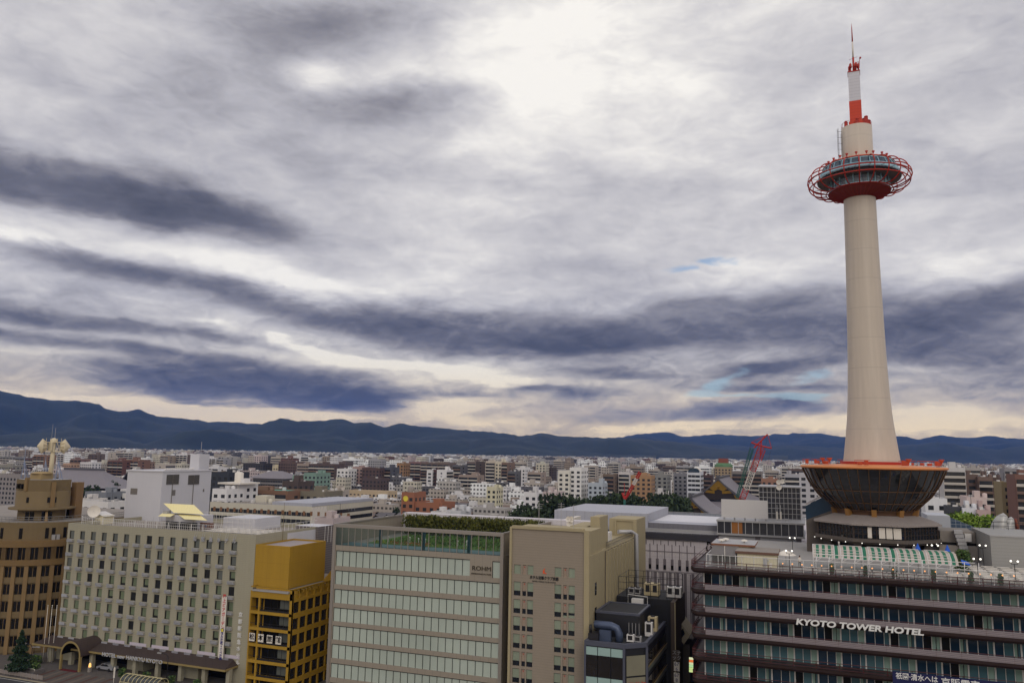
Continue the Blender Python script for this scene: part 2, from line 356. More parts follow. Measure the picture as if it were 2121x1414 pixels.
# ------------------------------------------------------------------ ground, street
gm = MAT('city_ground', (92, 88, 84), .95, var=.35, scale=.02)
tag(MB().face([(-40000, -2000, 0), (40000, -2000, 0), (40000, 60000, 0), (-40000, 60000, 0)]).build('ground', gm), kind='structure')
tag(MB().box(-420, 260, 96, 116.6, -.2, .004, 0).build('road', m_asph), kind='structure')
mk = MB()
for k in range(70): mk.face([(-420+k*9, 106.2, .009), (-416+k*9, 106.2, .009), (-416+k*9, 106.35, .009), (-420+k*9, 106.35, .009)])
mk.face([(-420, 115.6, .009), (260, 115.6, .009), (260, 115.75, .009), (-420, 115.75, .009)])
tag(mk.build('road_marking', m_line), kind='structure')
sidew = MB().box(-420, 260, 116.6, 129.9, -.2, .14); tag(sidew.build('pavement', m_pave), kind='structure')
kb = MB().box(-420, 260, 116.35, 116.6, -.2, .15); tag(kb.build('kerb', MAT('kerb_stone', (150, 140, 120), .9)), kind='structure')

# ------------------------------------------------------------------ observation tower
TX, TY = 10.4, 160.0
tw = thing('observation_tower', 'tall white tower with red ringed observation deck and bowl shaped glass base', 'tower', (TX, TY, 34))
L = lambda prof, n=64, m=0, sm=True, **k: MB().lathe(TX, TY, prof, n, m, sm, **k)
def smooth_prof(ctrl, n=40):
    zs = [c[1] for c in ctrl]; rs = [c[0] for c in ctrl]; out = []
    for k in range(n+1):
        z = zs[0]+(zs[-1]-zs[0])*k/n; i = max(j for j in range(len(zs)-1) if zs[j] <= z+1e-6)
        t = (z-zs[i])/(zs[i+1]-zs[i])
        m0 = (rs[i+1]-rs[i-1])/(zs[i+1]-zs[i-1])*(zs[i+1]-zs[i]) if i else rs[i+1]-rs[i]
        m1 = (rs[i+2]-rs[i])/(zs[i+2]-zs[i])*(zs[i+1]-zs[i]) if i+2 < len(zs) else rs[i+1]-rs[i]
        out.append(((2*t**3-3*t*t+1)*rs[i]+(t**3-2*t*t+t)*m0+(-2*t**3+3*t*t)*rs[i+1]+(t**3-t*t)*m1, z))
    return out
L(smooth_prof([(5.36, 43.9), (4.72, 48.5), (4.15, 53.5), (3.70, 62), (3.42, 73), (3.22, 84), (3.10, 95.2)]), 96).build('shaft', m_shaft, tw)
L([(7.5, 36.0), (8.7, 37.1), (10.3, 38.5), (11.9, 40.7), (13.15, 43.2)], 88).build('bowl_glazing', m_bowlgl, tw)
fr = MB()
for k in range(44):
    a = 2*PI*k/44+.03; fr.tube([(TX+r*math.cos(a), TY+r*math.sin(a), z) for r, z in ((7.55, 35.95), (8.78, 37.1), (10.38, 38.5), (11.98, 40.7), (13.2, 43.2))], .08, 4)
for r, z in ((7.65, 36.05), (9.1, 37.4), (11.1, 39.5)): fr.lathe(TX, TY, [(r, z-.06), (r+.12, z), (r+.06, z+.07)], 66)
fr.build('bowl_frame', m_bowlrib, tw)
L([(13.1, 43.25), (13.5, 43.4), (13.52, 43.6), (13.3, 43.75), (5.2, 44.1)], 88, sm=False).build('bowl_rim', m_rimor, tw)
L([(5.7, 44.05), (5.7, 44.5), (5.2, 44.6)], 64, sm=False).build('shaft_collar', m_red, tw)
L([(7.4, 34.4), (7.1, 35.2), (7.4, 36.0)], 64).build('neck', MAT('neck_brown', (84, 58, 40), .7, var=.2), tw)
mb_br = MAT('bracket_ochre', (140, 100, 50), .6)
for k in range(10):
    a = 2*PI*k/10+.25; c, s_ = math.cos(a), math.sin(a); q = MB()
    for sgn in (-1, 1):
        o = (-s_*.45*sgn, c*.45*sgn)
        q.face([(TX+7.1*c+o[0], TY+7.1*s_+o[1], 36.0), (TX+8.3*c+o[0], TY+8.3*s_+o[1], 36.3), (TX+7.9*c+o[0], TY+7.9*s_+o[1], 34.6), (TX+7.1*c+o[0], TY+7.1*s_+o[1], 34.6)])
    b = [(TX+r*c+sg*-s_*.45, TY+r*s_+sg*c*.45, z) for r, z in ((8.3, 36.3), (7.9, 34.6)) for sg in (-1, 1)]
    q.face([b[0], b[1], b[3], b[2]]); q.build('bracket', mb_br, tw)
# floodlights round the rim, orange housings singly
for k in range(20):
    a = 2*PI*(k//2*2+.35*(k % 2))/20+.1*RNG.random(); r = 12.2 if k % 3 else 11.6; x, y = TX+r*math.cos(a), TY+r*math.sin(a); q = MB()
    w = .22+.25*RNG.random(); h = .45+.45*RNG.random()
    q.box(x-w, x+w, y-w, y+w, 44.0, 44.0+h).box(x-w*.5, x+w*.5, y-w*1.3, y-w, 44.15, 44.0+h*.8)
    if k % 4 == 0: q.lathe(x+.9, y, [(.05, 44.1), (.12, 44.5), (.55, 45.1), (.5, 45.15)], 10)
    q.tube([(x-w-.5, y, 44.1), (x-w-.5, y, 44.8), (x+w+.3, y, 44.8)], .05, 4); q.build('floodlight', m_orange, tw)
# observation deck
L([(3.0, 94.3), (4.6, 94.9), (6.0, 95.5), (6.15, 95.8), (5.6, 96.0)], 64, sm=False).build('deck_cone', m_dred, tw)
cn = MB()
for k in range(40):
    a = 2*PI*k/40; cn.tube([(TX+r*math.cos(a), TY+r*math.sin(a), z) for r, z in ((3.15, 94.3), (4.6, 94.84), (6.05, 95.46))], .05, 4)
cn.build('cone_rib', m_red, tw)
m_lowglass = MAT('deck_glass', (86, 92, 98), .08, var=.35, scale=.8, spec=.6)
L([(5.75, 95.9), (5.8, 98.0)], 64).build('lower_window', m_lowglass, tw)
L([(5.6, 97.85), (8.1, 98.05), (8.25, 98.3), (8.1, 98.55), (7.7, 98.6)], 64, ms=[0, 1, 1, 1], sm=False).build('floor_slab', [m_soff, m_glassd], tw)
L([(7.9, 98.6), (6.9, 100.7)], 64).build('upper_window', m_glassn, tw)
f2 = MB()
for k in range(26):
    a = 2*PI*(k+.5)/26
    f2.tube([(TX+5.82*math.cos(a), TY+5.82*math.sin(a), 95.9), (TX+5.88*math.cos(a), TY+5.88*math.sin(a), 98.0)], .10, 4)
    f2.tube([(TX+7.95*math.cos(a), TY+7.95*math.sin(a), 98.55), (TX+6.95*math.cos(a), TY+6.95*math.sin(a), 100.7)], .09, 4)
for r, z, t in ((5.88, 96.0, .22), (8.02, 98.75, .3), (7.75, 99.35, .08), (7.0, 100.6, .1)): f2.lathe(TX, TY, [(r, z-t), (r+.07, z-t), (r+.03, z+t), (r-.05, z+t)], 52)
f2.build('window_frame', m_blue, tw)
L([(6.9, 100.7), (7.1, 100.85), (6.9, 101.05), (3.0, 101.6)], 64, sm=False).build('deck_roof', m_orange, tw)
def cage(t): s_ = abs(math.sin(t)); return 6.5+3.6*s_**.85*(1 if t < PI/2 else 1), 98.3+2.5*math.cos(t)
for k in range(22):
    a = 2*PI*(k+.35)/22
    MB().tube([(TX+cage(t)[0]*math.cos(a), TY+cage(t)[0]*math.sin(a), cage(t)[1]) for t in [PI*j/16 for j in range(17)]], .115, 6).build('cage_rib', m_orange if False else m_red, tw)
for d_ in (0, 90, 118, 180):
    r, z = cage(R(d_)); MB().tube([(TX+r*math.cos(2*PI*j/72), TY+r*math.sin(2*PI*j/72), z) for j in range(72)], .115 if d_ else .15, 6, closed=True).build('cage_ring', m_red if d_ else m_orange, tw)
st = MB()
for k in range(22):
    a = 2*PI*(k+.85)/22; st.tube([(TX+7.8*math.cos(a), TY+7.8*math.sin(a), 98.3), (TX+9.9*math.cos(a+.1), TY+9.9*math.sin(a+.1), 98.4)], .03, 4); st.tube([(TX+6*math.cos(a), TY+6*math.sin(a), 96), (TX+8.6*math.cos(a-.1), TY+8.6*math.sin(a-.1), 96.6)], .03, 4)
st.build('stay_rod', m_dark, tw)
for k in range(22):
    a = 2*PI*k/22+.1*RNG.random(); r = 6.2; x, y = TX+r*math.cos(a), TY+r*math.sin(a)
    MB().tube([(x, y, 101.1), (x, y, 101.6)], .06, 5).lathe(x, y, [(.1, 101.5), (.3, 101.9), (.26, 101.95), (.01, 101.85)], 8).build('deck_lamp', m_red, tw)
L([(3.06, 101.5), (3.04, 108.7), (2.9, 108.75), (.3, 108.75)], 64, ms=[0, 0, 0], sm=False).build('drum', m_shaft, tw)
tw_parts = [o for o in COL.objects if o.parent == tw]
for p_ in tw_parts[-1].data.polygons: p_.use_smooth = abs(p_.normal.z) < .5
lad = MB(); ux, uy = -math.cos(YAW), -math.sin(YAW)
for o1, o2 in ((3.25, -.25), (3.25, .25), (4.0, -.25), (4.0, .25)):
    x, y = TX+ux*o1-uy*o2, TY+uy*o1+ux*o2; lad.tube([(x, y, 101.5), (x, y, 107.6 if o1 < 3.5 else 108.6)], .035, 4)
for k in range(18):
    z = 101.8+k*.38; lad.tube([(TX+ux*4-uy*-.25, TY+uy*4+ux*-.25, z), (TX+ux*4-uy*.25, TY+uy*4+ux*.25, z)], .025, 4)
for k in range(6):
    z = 102+k*1.2; lad.tube([(TX+ux*3.1, TY+uy*3.1, z), (TX+ux*4.1, TY+uy*4.1, z)], .03, 4)
lad.build('ladder', m_concd, tw)
rr = MB().tube([(TX+2.95*math.cos(2*PI*j/32), TY+2.95*math.sin(2*PI*j/32), 109.6) for j in range(32)], .035, 4, closed=True)
for k in range(16): a = 2*PI*k/16; rr.tube([(TX+2.95*math.cos(a), TY+2.95*math.sin(a), 108.7), (TX+2.95*math.cos(a), TY+2.95*math.sin(a), 109.65)], .035, 4)
rr.build('drum_railing', m_red, tw)
for a, r, w, h in ((.2, 2.1, .45, 1.9), (.7, 2.3, .3, 1.2), (2.6, 2.0, .35, 1.3), (3.3, 2.4, .25, .9), (4.4, 2.1, .3, .9), (5.3, 2.3, .35, 1.4), (6.0, 2.5, .3, 1.1)):
    x, y = TX+r*math.cos(a+YAW), TY+r*math.sin(a+YAW); MB().box(x-w, x+w, y-w, y+w, 108.75, 108.75+h).lathe(x, y, [(w*.5, 108.75+h), (w*1.2, 108.9+h), (w, 109.1+h), (.01, 109.15+h)], 8).build('drum_lamp', m_red, tw)
def sq(r, rot=-.065): return [(TX+r*math.cos(rot+PI/4+PI/2*k), TY+r*math.sin(rot+PI/4+PI/2*k)) for k in range(4)]
m_mo = MAT('mast_orange', (196, 58, 22), .5, var=.06, pat=('hlines', 1, .62, .06, (160, 46, 20))); m_mw = MAT('mast_white', (200, 198, 204), .5, var=.04, pat=('hlines', 1, .62, .06, (166, 164, 172)))
ms = MB().prism(sq(1.68), 108.75, 114.0, 0); ms.prism(sq(1.62), 114.0, 120.0, 1); ms.prism(sq(2.0), 108.75, 109.8, 0); ms.build('mast_box', [m_mo, m_mw], tw)
mt = MB().prism(sq(1.75), 120.0, 120.18).tube([(TX, TY, 120), (TX, TY, 123.4)], .2, 8)
for k in range(4):
    x, y = sq(1.45)[k]; mt.tube([(x, y, 120.1), (x, y, 121.2)], .06, 4)
    x2, y2 = sq(1.45)[(k+1) % 4]; mt.tube([(x, y, 121.1), (x2, y2, 121.1)], .045, 4)
for k in range(5):
    a = k*1.3; mt.lathe(TX+.9*math.cos(a), TY+.9*math.sin(a), [(.1, 120.2), (.12, 121.0), (.3, 121.1), (.25, 121.8), (.05, 122.1)], 8)
ca, sa = math.cos(YAW), math.sin(YAW)
mt.tube([(TX, TY, 121.9), (TX+1.1*ca, TY+1.1*sa, 122.6), (TX+1.25*ca, TY+1.25*sa, 121.3)], .08, 5).tube([(TX+1.25*ca, TY+1.25*sa, 121.4), (TX+1.4*ca, TY+1.4*sa, 123.3)], .06, 5).ball((TX+1.55*ca, TY+1.55*sa, 123.4), .22)
mt.tube([(TX-.9*ca, TY-.9*sa, 122.9), (TX+.9*ca, TY+.9*sa, 123.6)], .03, 4)
mt.build('mast_platform', m_red, tw)
an = MB().tube([(TX, TY, 123.4), (TX, TY, 126.7)], .17, 8, 1).tube([(TX, TY, 126.7), (TX, TY, 129.6), (TX, TY, 130.6)], .15, 8, 0, r2=.02); an.build('antenna', [m_red, m_white], tw)

tw.scale = (.915, .915, 1)
# ------------------------------------------------------------------ brown balconied hotel under the tower
HY = 128.0; HX0, HX1 = -18.0, 44.0; DECK = 28.1
ht = thing('balcony_hotel', 'brown hotel block with long curved balconies and teal curtained windows below the tower', 'building', (HX0, HY, 0))
MB().box(HX0+1.6, HX1, HY+1.6, HY+46, 0, DECK-.3).build('wall', m_concd, ht)
MB().box(HX0+.4, HX1, HY-.2, HY+46, DECK-.3, DECK-.02).build('roof_deck', m_deck, ht)
FL = [24.95, 21.68, 18.38, 15.1, 11.85, 8.6, 5.3]                    # walkway levels
def balcony(z, par, open_):
    q = MB(); prof = [(.0, .0), (-.05, -.42), (-.28, -.72), (-.8, -.86), (-1.7, -.9)]     # curved underside, outward to inward
    x0, y0 = HX0, HY-1.6
    pts = [(x0, HY+40), (x0, y0+.9), (x0+.25, y0+.3), (x0+.9, y0), (HX1, y0)]
    def off(d): return [(x0-d, HY+40), (x0-d, y0+.9), (x0+.25-d*.8, y0+.3+d*-.8), (x0+.9, y0+d*-1), (HX1, y0-d)]
    rings = [[(p[0], p[1], z+dz_) for p in off(d_)] for d_, dz_ in ((0, .0), (.0, -.02), (-.05, -.42), (-.28, -.72), (-.8, -.86), (-1.55, -.9))]
    for a, b in zip(rings, rings[1:]):
        for k in range(len(a)-1): q.face([a[k], b[k], b[k+1], a[k+1]], 0)
    q.face([(x0+.1, HY+40, z), (x0+.1, y0+.9, z), (x0+.9, y0+.1, z), (HX1, y0+.1, z), (HX1, HY+1.6, z), (x0+1.6, HY+1.6, z), (x0+1.6, HY+40, z)][::-1], 0)
    o = q.build('balcony_slab', m_brown, ht)
    if not open_:
        q = MB(); a = off(-.06)
        for k in range(3, 4): q.face([(HX0+2.2, y0+.06, z), (HX1, y0+.06, z), (HX1, y0+.06, z+.78), (HX0+2.2, y0+.06, z+.78)], 0)
        q.box(HX0+2.2, HX1, y0+.08, y0+.16, z, z+.76, 0); q.build('balustrade', m_mauve, o)
    q = MB(); h = 1.0
    path = [(p[0], p[1]) for p in off(-.1)]
    for zz in ((h, .55, .15) if open_ else (h-.1, )): q.tube([(p[0], p[1], z+zz) for p in path], .045, 4)
    X = x0+2.2
    for k in range(20): q.tube([(X+k*3.1, y0+.1, z), (X+k*3.1, y0+.1, z+h-.05)], .05, 4)
    for k in range(5): q.tube([(x0+.1, y0+1.2+k*1.3, z), (x0+.1, y0+1.2+k*1.3, z+h)], .05, 4)
    for zz in (.3, .6, h): q.tube([(x0+.1, y0+8, z+zz), (x0+.1, y0+.9, z+zz), (x0+.32, y0+.34, z+zz), (x0+.9, y0+.1, z+zz), (x0+2.2, y0+.1, z+zz)], .04, 4)
    q.build('railing', m_rail, o)
for i, z in enumerate(FL): balcony(z, ht, i >= 3)
balcony(DECK+.02, ht, True)
WIN = [[], [], []]
def hotel_window(kinds, w, h):
    q = MB(); n = len(kinds); x = 0
    for kk, ww in kinds:
        q.box(x, x+ww-.03, .02, .08, 0, h, {'n': 0, 't': 1, 'm': 2, 'b': 3}[kk]); q.box(x+ww-.06, x+ww+.02, -.05, .1, 0, h, 4 if ww > .9 else 5); x += ww
    q.box(-.14, .06, -.12, .12, 0, h, 4); q.box(0, w, -.04, .1, h-.06, h, 5)
    return q.mesh('hotel_window', [m_glassn, m_glasst, m_glassm, m_black, m_wframe, m_dark])
hv = []
for k in range(14):
    seq = [('n', 1.3), ('n', 1.2), ('mtn'[k % 3], .75)] if k % 2 else [('b' if k % 4 == 0 else 'n', 1.15), ('tn'[k % 3 == 0], 1.2), ('m', .45), ('t', .45)]
    if k in (3, 8): seq = [('t', 1.2), ('t', 1.1), ('m', .95)]
    if k in (5, 11): seq = [('n', 1.0), ('b', 1.1), ('m', .55), ('m', .6)]
    hv.append(hotel_window(seq, 3.25, 2.32))
for i, z in enumerate(FL[:6]):
    for k in range(16):
        v = hv[(k*5+i*3+(k*i) % 4) % 14]
        if i == 0 and 9 <= k: v = hv[8]
        if i >= 3 and RNG.random() < .55: v = hv[RNG.choice((3, 8, 4))]
        link('window', v, ht, (HX0+1.75+k*3.25, HY+1.5, z+.02))
q = MB()
for i, z in enumerate(FL[:6]): q.box(HX0+53.8, HX1, HY+1.5, HY+1.58, z+.02, z+2.34)
q.build('far_window', m_glassn, ht)['kind'] = 'stuff'
MB().box(HX0+1.5, HX1, HY+1.45, HY+1.6, DECK-1.25, DECK-.9).build('soffit', m_brown, ht)
# rooftop hall under the bowl
def octo(r, rot=PI/8):
    r *= .915; return [(TX+r*math.cos(rot+PI/4*k), TY+r*math.sin(rot+PI/4*k)) for k in range(8)]
q = MB(); A, B_ = octo(12.2), octo(7.9)
for k in range(8):
    j = (k+1) % 8; q.face([(*A[k], 34.05), (*A[j], 34.05), (*B_[j], 35.3), (*B_[k], 35.3)]); q.face([(*A[k], 33.75), (*A[j], 33.75), (*A[j], 34.05), (*A[k], 34.05)]); q.face([(*A[k], 33.75), (*A[j], 33.75), (TX, TY, 33.75)][::-1])
q.build('pavilion_roof', m_rooftile, ht)
MB().prism(octo(11.3), 31.6, 33.75, 0).build('pavilion_glazing', m_glassd, ht)
q = MB()
for k in range(8):
    a, b = Vector(octo(11.34)[k]), Vector(octo(11.34)[(k+1) % 8])
    for t in range(11): p_ = a.lerp(b, t/11); q.tube([(p_.x, p_.y, 31.6), (p_.x, p_.y, 33.75)], .07 if t else .16, 4)
    for zz in (32.3, 33.1): q.tube([(a.x, a.y, zz), (b.x, b.y, zz)], .05, 4)
q.build('pavilion_frame', MAT('bronze_frame', (70, 58, 50), .5, metal=.3), ht)
q = MB(); a, b = Vector(octo(11.42)[5]), Vector(octo(11.42)[6])
for t0, t1, z0 in ((.28, .36, 31.7), (.5, .62, 31.7), (.64, .76, 31.7), (.78, .93, 31.7)):
    p0, p1 = a.lerp(b, t0), a.lerp(b, t1); q.face([(p0.x, p0.y, z0), (p1.x, p1.y, z0), (p1.x, p1.y, 33.5), (p0.x, p0.y, 33.5)])
q.build('pavilion_blind', m_white, ht)
MB().prism(octo(12.0), 31.0, 31.55, 0).prism(octo(11.0), 30.6, 31.0, 0).build('pavilion_slab', m_concd, ht)
for k in range(8):
    x, y = octo(9.6)[k]; MB().box(x-.6, x+.6, y-.6, y+.6, DECK-.02, 30.6).build('pavilion_column', m_concd, ht)
MB().lathe(TX, TY, [(6.0, DECK-.02), (6.0, 30.6)], 24).build('service_core', MAT('core_dark', (52, 46, 42), .8), ht)
for k in range(24):
    a = 2*PI*k/24; r = 10.6; link('slab_lamp', None, ht) if False else None
    MB().ball((TX+r*math.cos(a), TY+r*math.sin(a), 30.85), .085, n=5).build('slab_lamp', m_lampw, ht)
# glass stair block left of the bowl
x0, z0 = PY(1669, 1042, 165); x1, z1 = PY(1706, 1010, 165)
q = MB().face([(x0, 158, z0), (x1+2, 158, z1), (x1+2, 166, z1), (x0, 166, z0)]).face([(x0, 158, z0-2.6), (x1+2, 158, z1-3.4), (x1+2, 158, z1-.1), (x0, 158, z0-.1)], 1).face([(x0, 158, DECK), (x1+2, 158, DECK), (x1+2, 158, z1-3.4), (x0, 158, z0-2.6)], 2).face([(x0, 166, DECK), (x0, 158, DECK), (x0, 158, z0), (x0, 166, z0)], 2)
q.build('stair_tower', [m_rooftile, m_glassn, m_concd], ht)
# ------------------------------------------------------------------ signs on the balconied hotel
sg = thing('hotel_sign', 'white KYOTO TOWER HOTEL lettering on the brown balcony band', 'sign', (5.4, HY-1.9, 21.0))
text('KYOTO TOWER HOTEL', 1.12, 'lettering', m_letter, sg, (5.4, HY-1.95, 21.45), width=16.6, bold=.042, ext=.08, shear=.14)
bn = thing('railway_banner', 'navy banner with white Japanese writing on the balcony railing', 'banner', (17, HY-1.75, 14.6))
MB().box(9.6, 27.0, HY-1.80, HY-1.72, 14.35, 15.95).build('cloth', m_navy, bn)
text('祇園·清水へは', .92, 'lettering', m_letter, bn, (12.6, HY-1.84, 15.35), width=5.2, bold=.012, ext=.01)
text('京阪電車', 1.15, 'lettering', m_letter, bn, (17.9, HY-1.84, 15.15), width=4.6, bold=.015, ext=.01)
text('㊗', .7, 'emblem', m_yell, bn, (21.4, HY-1.84, 15.2), ext=.01) if False else MB().box(20.9, 21.5, HY-1.86, HY-1.81, 14.9, 15.5).build('emblem', m_yell, bn)

# ------------------------------------------------------------------ beer terrace on the hotel roof
def canopy(x0, x1, label):
    t = thing('awning', label, 'awning', ((x0+x1)/2, 135, DECK), 'striped awnings over the roof terrace'); prof = [(134.0, 29.85), (134.6, 30.6), (136.2, 31.25), (138.2, 31.35)]
    n = 7; w = (x1-x0-.9)/n; q = MB()
    for k in range(n+1):
        a, b = (x0+w*k, x0+w*(k+1)) if k < n else (x1-.9, x1-.35)
        for p0, p1 in zip(prof, prof[1:]): q.face([(a, p0[0], p0[1]), (b, p0[0], p0[1]), (b, p1[0], p1[1]), (a, p1[0], p1[1])], 1 if k % 2 and k < n or k == n else 0)
    for p0, p1 in zip(prof, prof[1:]): q.face([(x1-.35, p0[0], p0[1]), (x1, p0[0], p0[1]), (x1, p1[0], p1[1]), (x1-.35, p1[0], p1[1])], 0)
    q.build('cloth', [m_pale, m_green], t); q = MB()
    for t_ in (0, .6, 1.0, 1.5, 3.0):
        i = min(int(t_), 2); f = t_-i; y = prof[i][0]+(prof[i+1][0]-prof[i][0])*f; z = prof[i][1]+(prof[i+1][1]-prof[i][1])*f+.05
        q.tube([(x0, y, z), (x1-.9, y, z)], .045, 4)
    for x in (x0, x1-.9): q.tube([(x, p[0], p[1]+.05) for p in prof], .07, 4).tube([(x, 134.05, DECK), (x, 134.0, 29.9)], .06, 4).tube([(x, 138.1, DECK), (x, 138.1, 31.3)], .06, 4)
    q.build('frame', m_wframe, t)
cw = 19.9/5
for k, w in enumerate(('leftmost of the five, beside the white parasol', 'second of the five from the parasol', 'third of the five, the middle one', 'fourth of the five from the parasol', 'last of the five, beside the open tables')):
    canopy(-.2+cw*k, -.2+cw*(k+1), 'green striped terrace awning, '+w)
gs = thing('terrace_screen', 'clear screen fence with white posts along the terrace edge', 'fence', (5, 127.4, DECK)); q = MB()
for k in range(27):
    x = -15.6+k*1.75; tall = 2.0 if k < 11 or k > 20 else 2.35
    q.tube([(x, 127.4, DECK), (x, 127.4, DECK+tall)], .05, 4)
q.tube([(-15.6, 127.4, DECK+1.95), (30, 127.4, DECK+1.95)], .05, 4).tube([(-15.6, 127.4, DECK+.06), (30, 127.4, DECK+.06)], .04, 4)
for k in range(9, 22):
    x = -15.6+k*1.75; q.tube([(x, 127.4, DECK+1.95), (x+.3, 129.2, DECK+2.75)], .05, 4).tube([(x, 127.4, DECK+1.95), (x+.9, 127.9, DECK+2.5)], .03, 4)
q.tube([(-.2, 129.2, DECK+2.75), (21, 129.2, DECK+2.75)], .05, 4).tube([(-.2, 128.3, DECK+2.35), (21, 128.3, DECK+2.35)], .04, 4)
q.tube([(-15.6, 127.4, DECK), (-15.6, 127.4, DECK+1.95), (-15.6, 139, DECK+1.95)], .06, 4)
q.build('frame', m_wframe, gs)
MB().face([(-15.5, 127.42, DECK+.1), (30, 127.42, DECK+.1), (30, 127.42, DECK+1.9), (-15.5, 127.42, DECK+1.9)]).build('panel', m_clear, gs)
# sheds
s1 = thing('roof_shed', 'cream sided roof shed with a brown eave on the terrace', 'shed', (-8.5, 134, DECK))
MB().box(-11.4, -5.5, 132, 138.5, DECK, 30.0).build('wall', m_cream, s1); MB().box(-11.7, -5.2, 131.7, 138.8, 30.0, 30.36, 0, 1).build('roof', [MAT('eave_brown', (104, 76, 62), .7), m_conc], s1)
MB().box(-7.5, -6.9, 131.8, 132, DECK+.2, DECK+1.3).build('meter_box', m_galv, s1); MB().box(-6.6, -6.2, 131.9, 132, DECK+.1, DECK+.7).build('notice', m_white, s1)
MB().tube([(-6.75, 131.8, 29.3), (-6.75, 131.55, 29.35)], .05, 4).ball((-6.75, 131.5, 29.2), .12, n=5).build('wall_lamp', m_galv, s1)
s2 = thing('roof_shed', 'taller cream roof shed with rusty eave and dishes behind', 'shed', (-12, 138, DECK))
MB().box(-15.5, -9.8, 137, 144, DECK, 30.55).build('wall', m_cream, s2); MB().box(-15.9, -9.0, 136.6, 144.5, 30.55, 30.85, 0, 1).build('roof', [MAT('eave_rust', (126, 84, 62), .8), m_galv], s2)
for x, y in ((-14.5, 139), (-14.0, 141), (-10.9, 140)): MB().tube([(x, y, 30.85), (x, y, 31.15)], .12, 6).lathe(x, y, [(.55, 31.1), (.5, 31.3), (.05, 31.4)], 12).build('ventilator', m_white, s2)
s3 = thing('lean_to', 'grey corrugated lean-to shelter at the terrace corner', 'shed', (-13.5, 133, DECK))
MB().face([(-15.6, 131.0, 29.75), (-11.5, 131.0, 29.75), (-11.5, 137, 30.6), (-15.6, 137, 30.6)]).build('roof', MAT('corrugated', (110, 104, 100), .7, pat=('vlines', .25, 1, .4, (84, 80, 78))), s3)
MB().box(-15.4, -11.5, 133, 133.1, DECK, 29.9).build('wall', m_concd, s3)
q = MB()
for x in (-15.5, -13.6, -11.6): q.tube([(x, 131.1, DECK), (x, 131.1, 29.75)], .06, 4)
q.build('post', m_wframe, s3)
wp = thing('flag_mast', 'white mast standing at the terrace corner', 'pole', (-12.9, 128, DECK)); MB().tube([(-12.9, 128, DECK), (-12.9, 128, 31.4)], .055, 6, r2=.04).tube([(-12.9, 128, DECK+.3), (-12.6, 128, DECK+.05)], .04, 4).build('pole', m_white, wp)
def parasol(x, y, label, mat, g=None):
    t = thing('parasol', label, 'parasol', (x, y, DECK), g); q = MB()
    for k in range(8):
        a, b = 2*PI*k/8, 2*PI*(k+1)/8; q.face([(x, y, 30.75), (x+1.6*math.cos(a), y+1.6*math.sin(a), 29.95), (x+1.6*math.cos(b), y+1.6*math.sin(b), 29.95)])
    q.build('canopy', mat, t); MB().tube([(x, y, DECK), (x, y, 30.75)], .05, 5).build('pole', m_galv, t)
parasol(-4.2, 134, 'white parasol open between the cream shed and the awnings', m_white)
m_bluec = MAT('blue_cloth', (40, 90, 190), .8)
for i, (x, lab) in enumerate(((15.2, 'small closed blue parasol standing behind the fourth awning'), (19.3, 'small closed blue parasol behind the last awning'))):
    t = thing('parasol', lab, 'parasol', (x, 141, DECK), 'closed blue parasols'); MB().lathe(x, 141, [(.5, 30.9), (.3, 31.4), (.03, 32.1)], 8, sm=False).build('canopy', m_bluec, t); MB().tube([(x, 141, DECK), (x, 141, 31)], .05, 5).build('pole', m_galv, t)
q = MB().face([(20.6, 137, 29.8), (21.7, 137, 29.6), (21.6, 138, 30.0), (20.6, 138, 30.3)]); tag(q.build('tarpaulin', m_bluec), 'blue tarpaulin tied at the end of the last awning', 'tarpaulin')
# lanterns strung behind the screen
for k in range(23):
    x = -4.5+k*1.36; t = thing('lantern', 'glowing orange lantern hanging behind the clear terrace screen', 'lantern', (x, 128.1, 29.3), 'orange lanterns along the terrace')
    MB().ball((x, 128.1, 29.3+.012*k), .10, n=6).build('globe', m_lamp, t); MB().tube([(x, 128.1, DECK), (x, 128.1, 29.2)], .025, 4).build('post', m_dark, t)
def twin_lamp(x, y, zt, label):
    t = thing('terrace_lamp', label, 'lamp', (x, y, DECK), 'twin globe lamps on the roof terrace')
    MB().tube([(x, y, DECK), (x, y, zt-.35)], .05, 5).tube([(x-.42, y, zt-.1), (x-.36, y, zt-.4), (x, y, zt-.42), (x+.36, y, zt-.4), (x+.42, y, zt-.1)], .045, 4).build('post', m_dark, t)
    for s_ in (-1, 1): MB().ball((x+.42*s_, y, zt), .14, n=6).build('globe', m_lampw, t)
twin_lamp(-3.6, 130, 31.0, 'twin globe lamp in front of the white parasol')
twin_lamp(21.6, 131, 31.25, 'twin globe lamp beside the end of the awnings'); twin_lamp(26.0, 130.2, 31.3, 'twin globe lamp among the open white tables')
twin_lamp(24.8, 145, 31.9, 'twin globe lamp in front of the grey panel wall'); twin_lamp(17.6, 141, 31.9, 'twin globe lamp rising behind the awnings')
twin_lamp(31.8, 145.2, 31.9, 'twin globe lamp at the right end of the panel wall')
twin_lamp(-3.6, 152, 30.9, 'twin globe lamp near the glazed stair block')
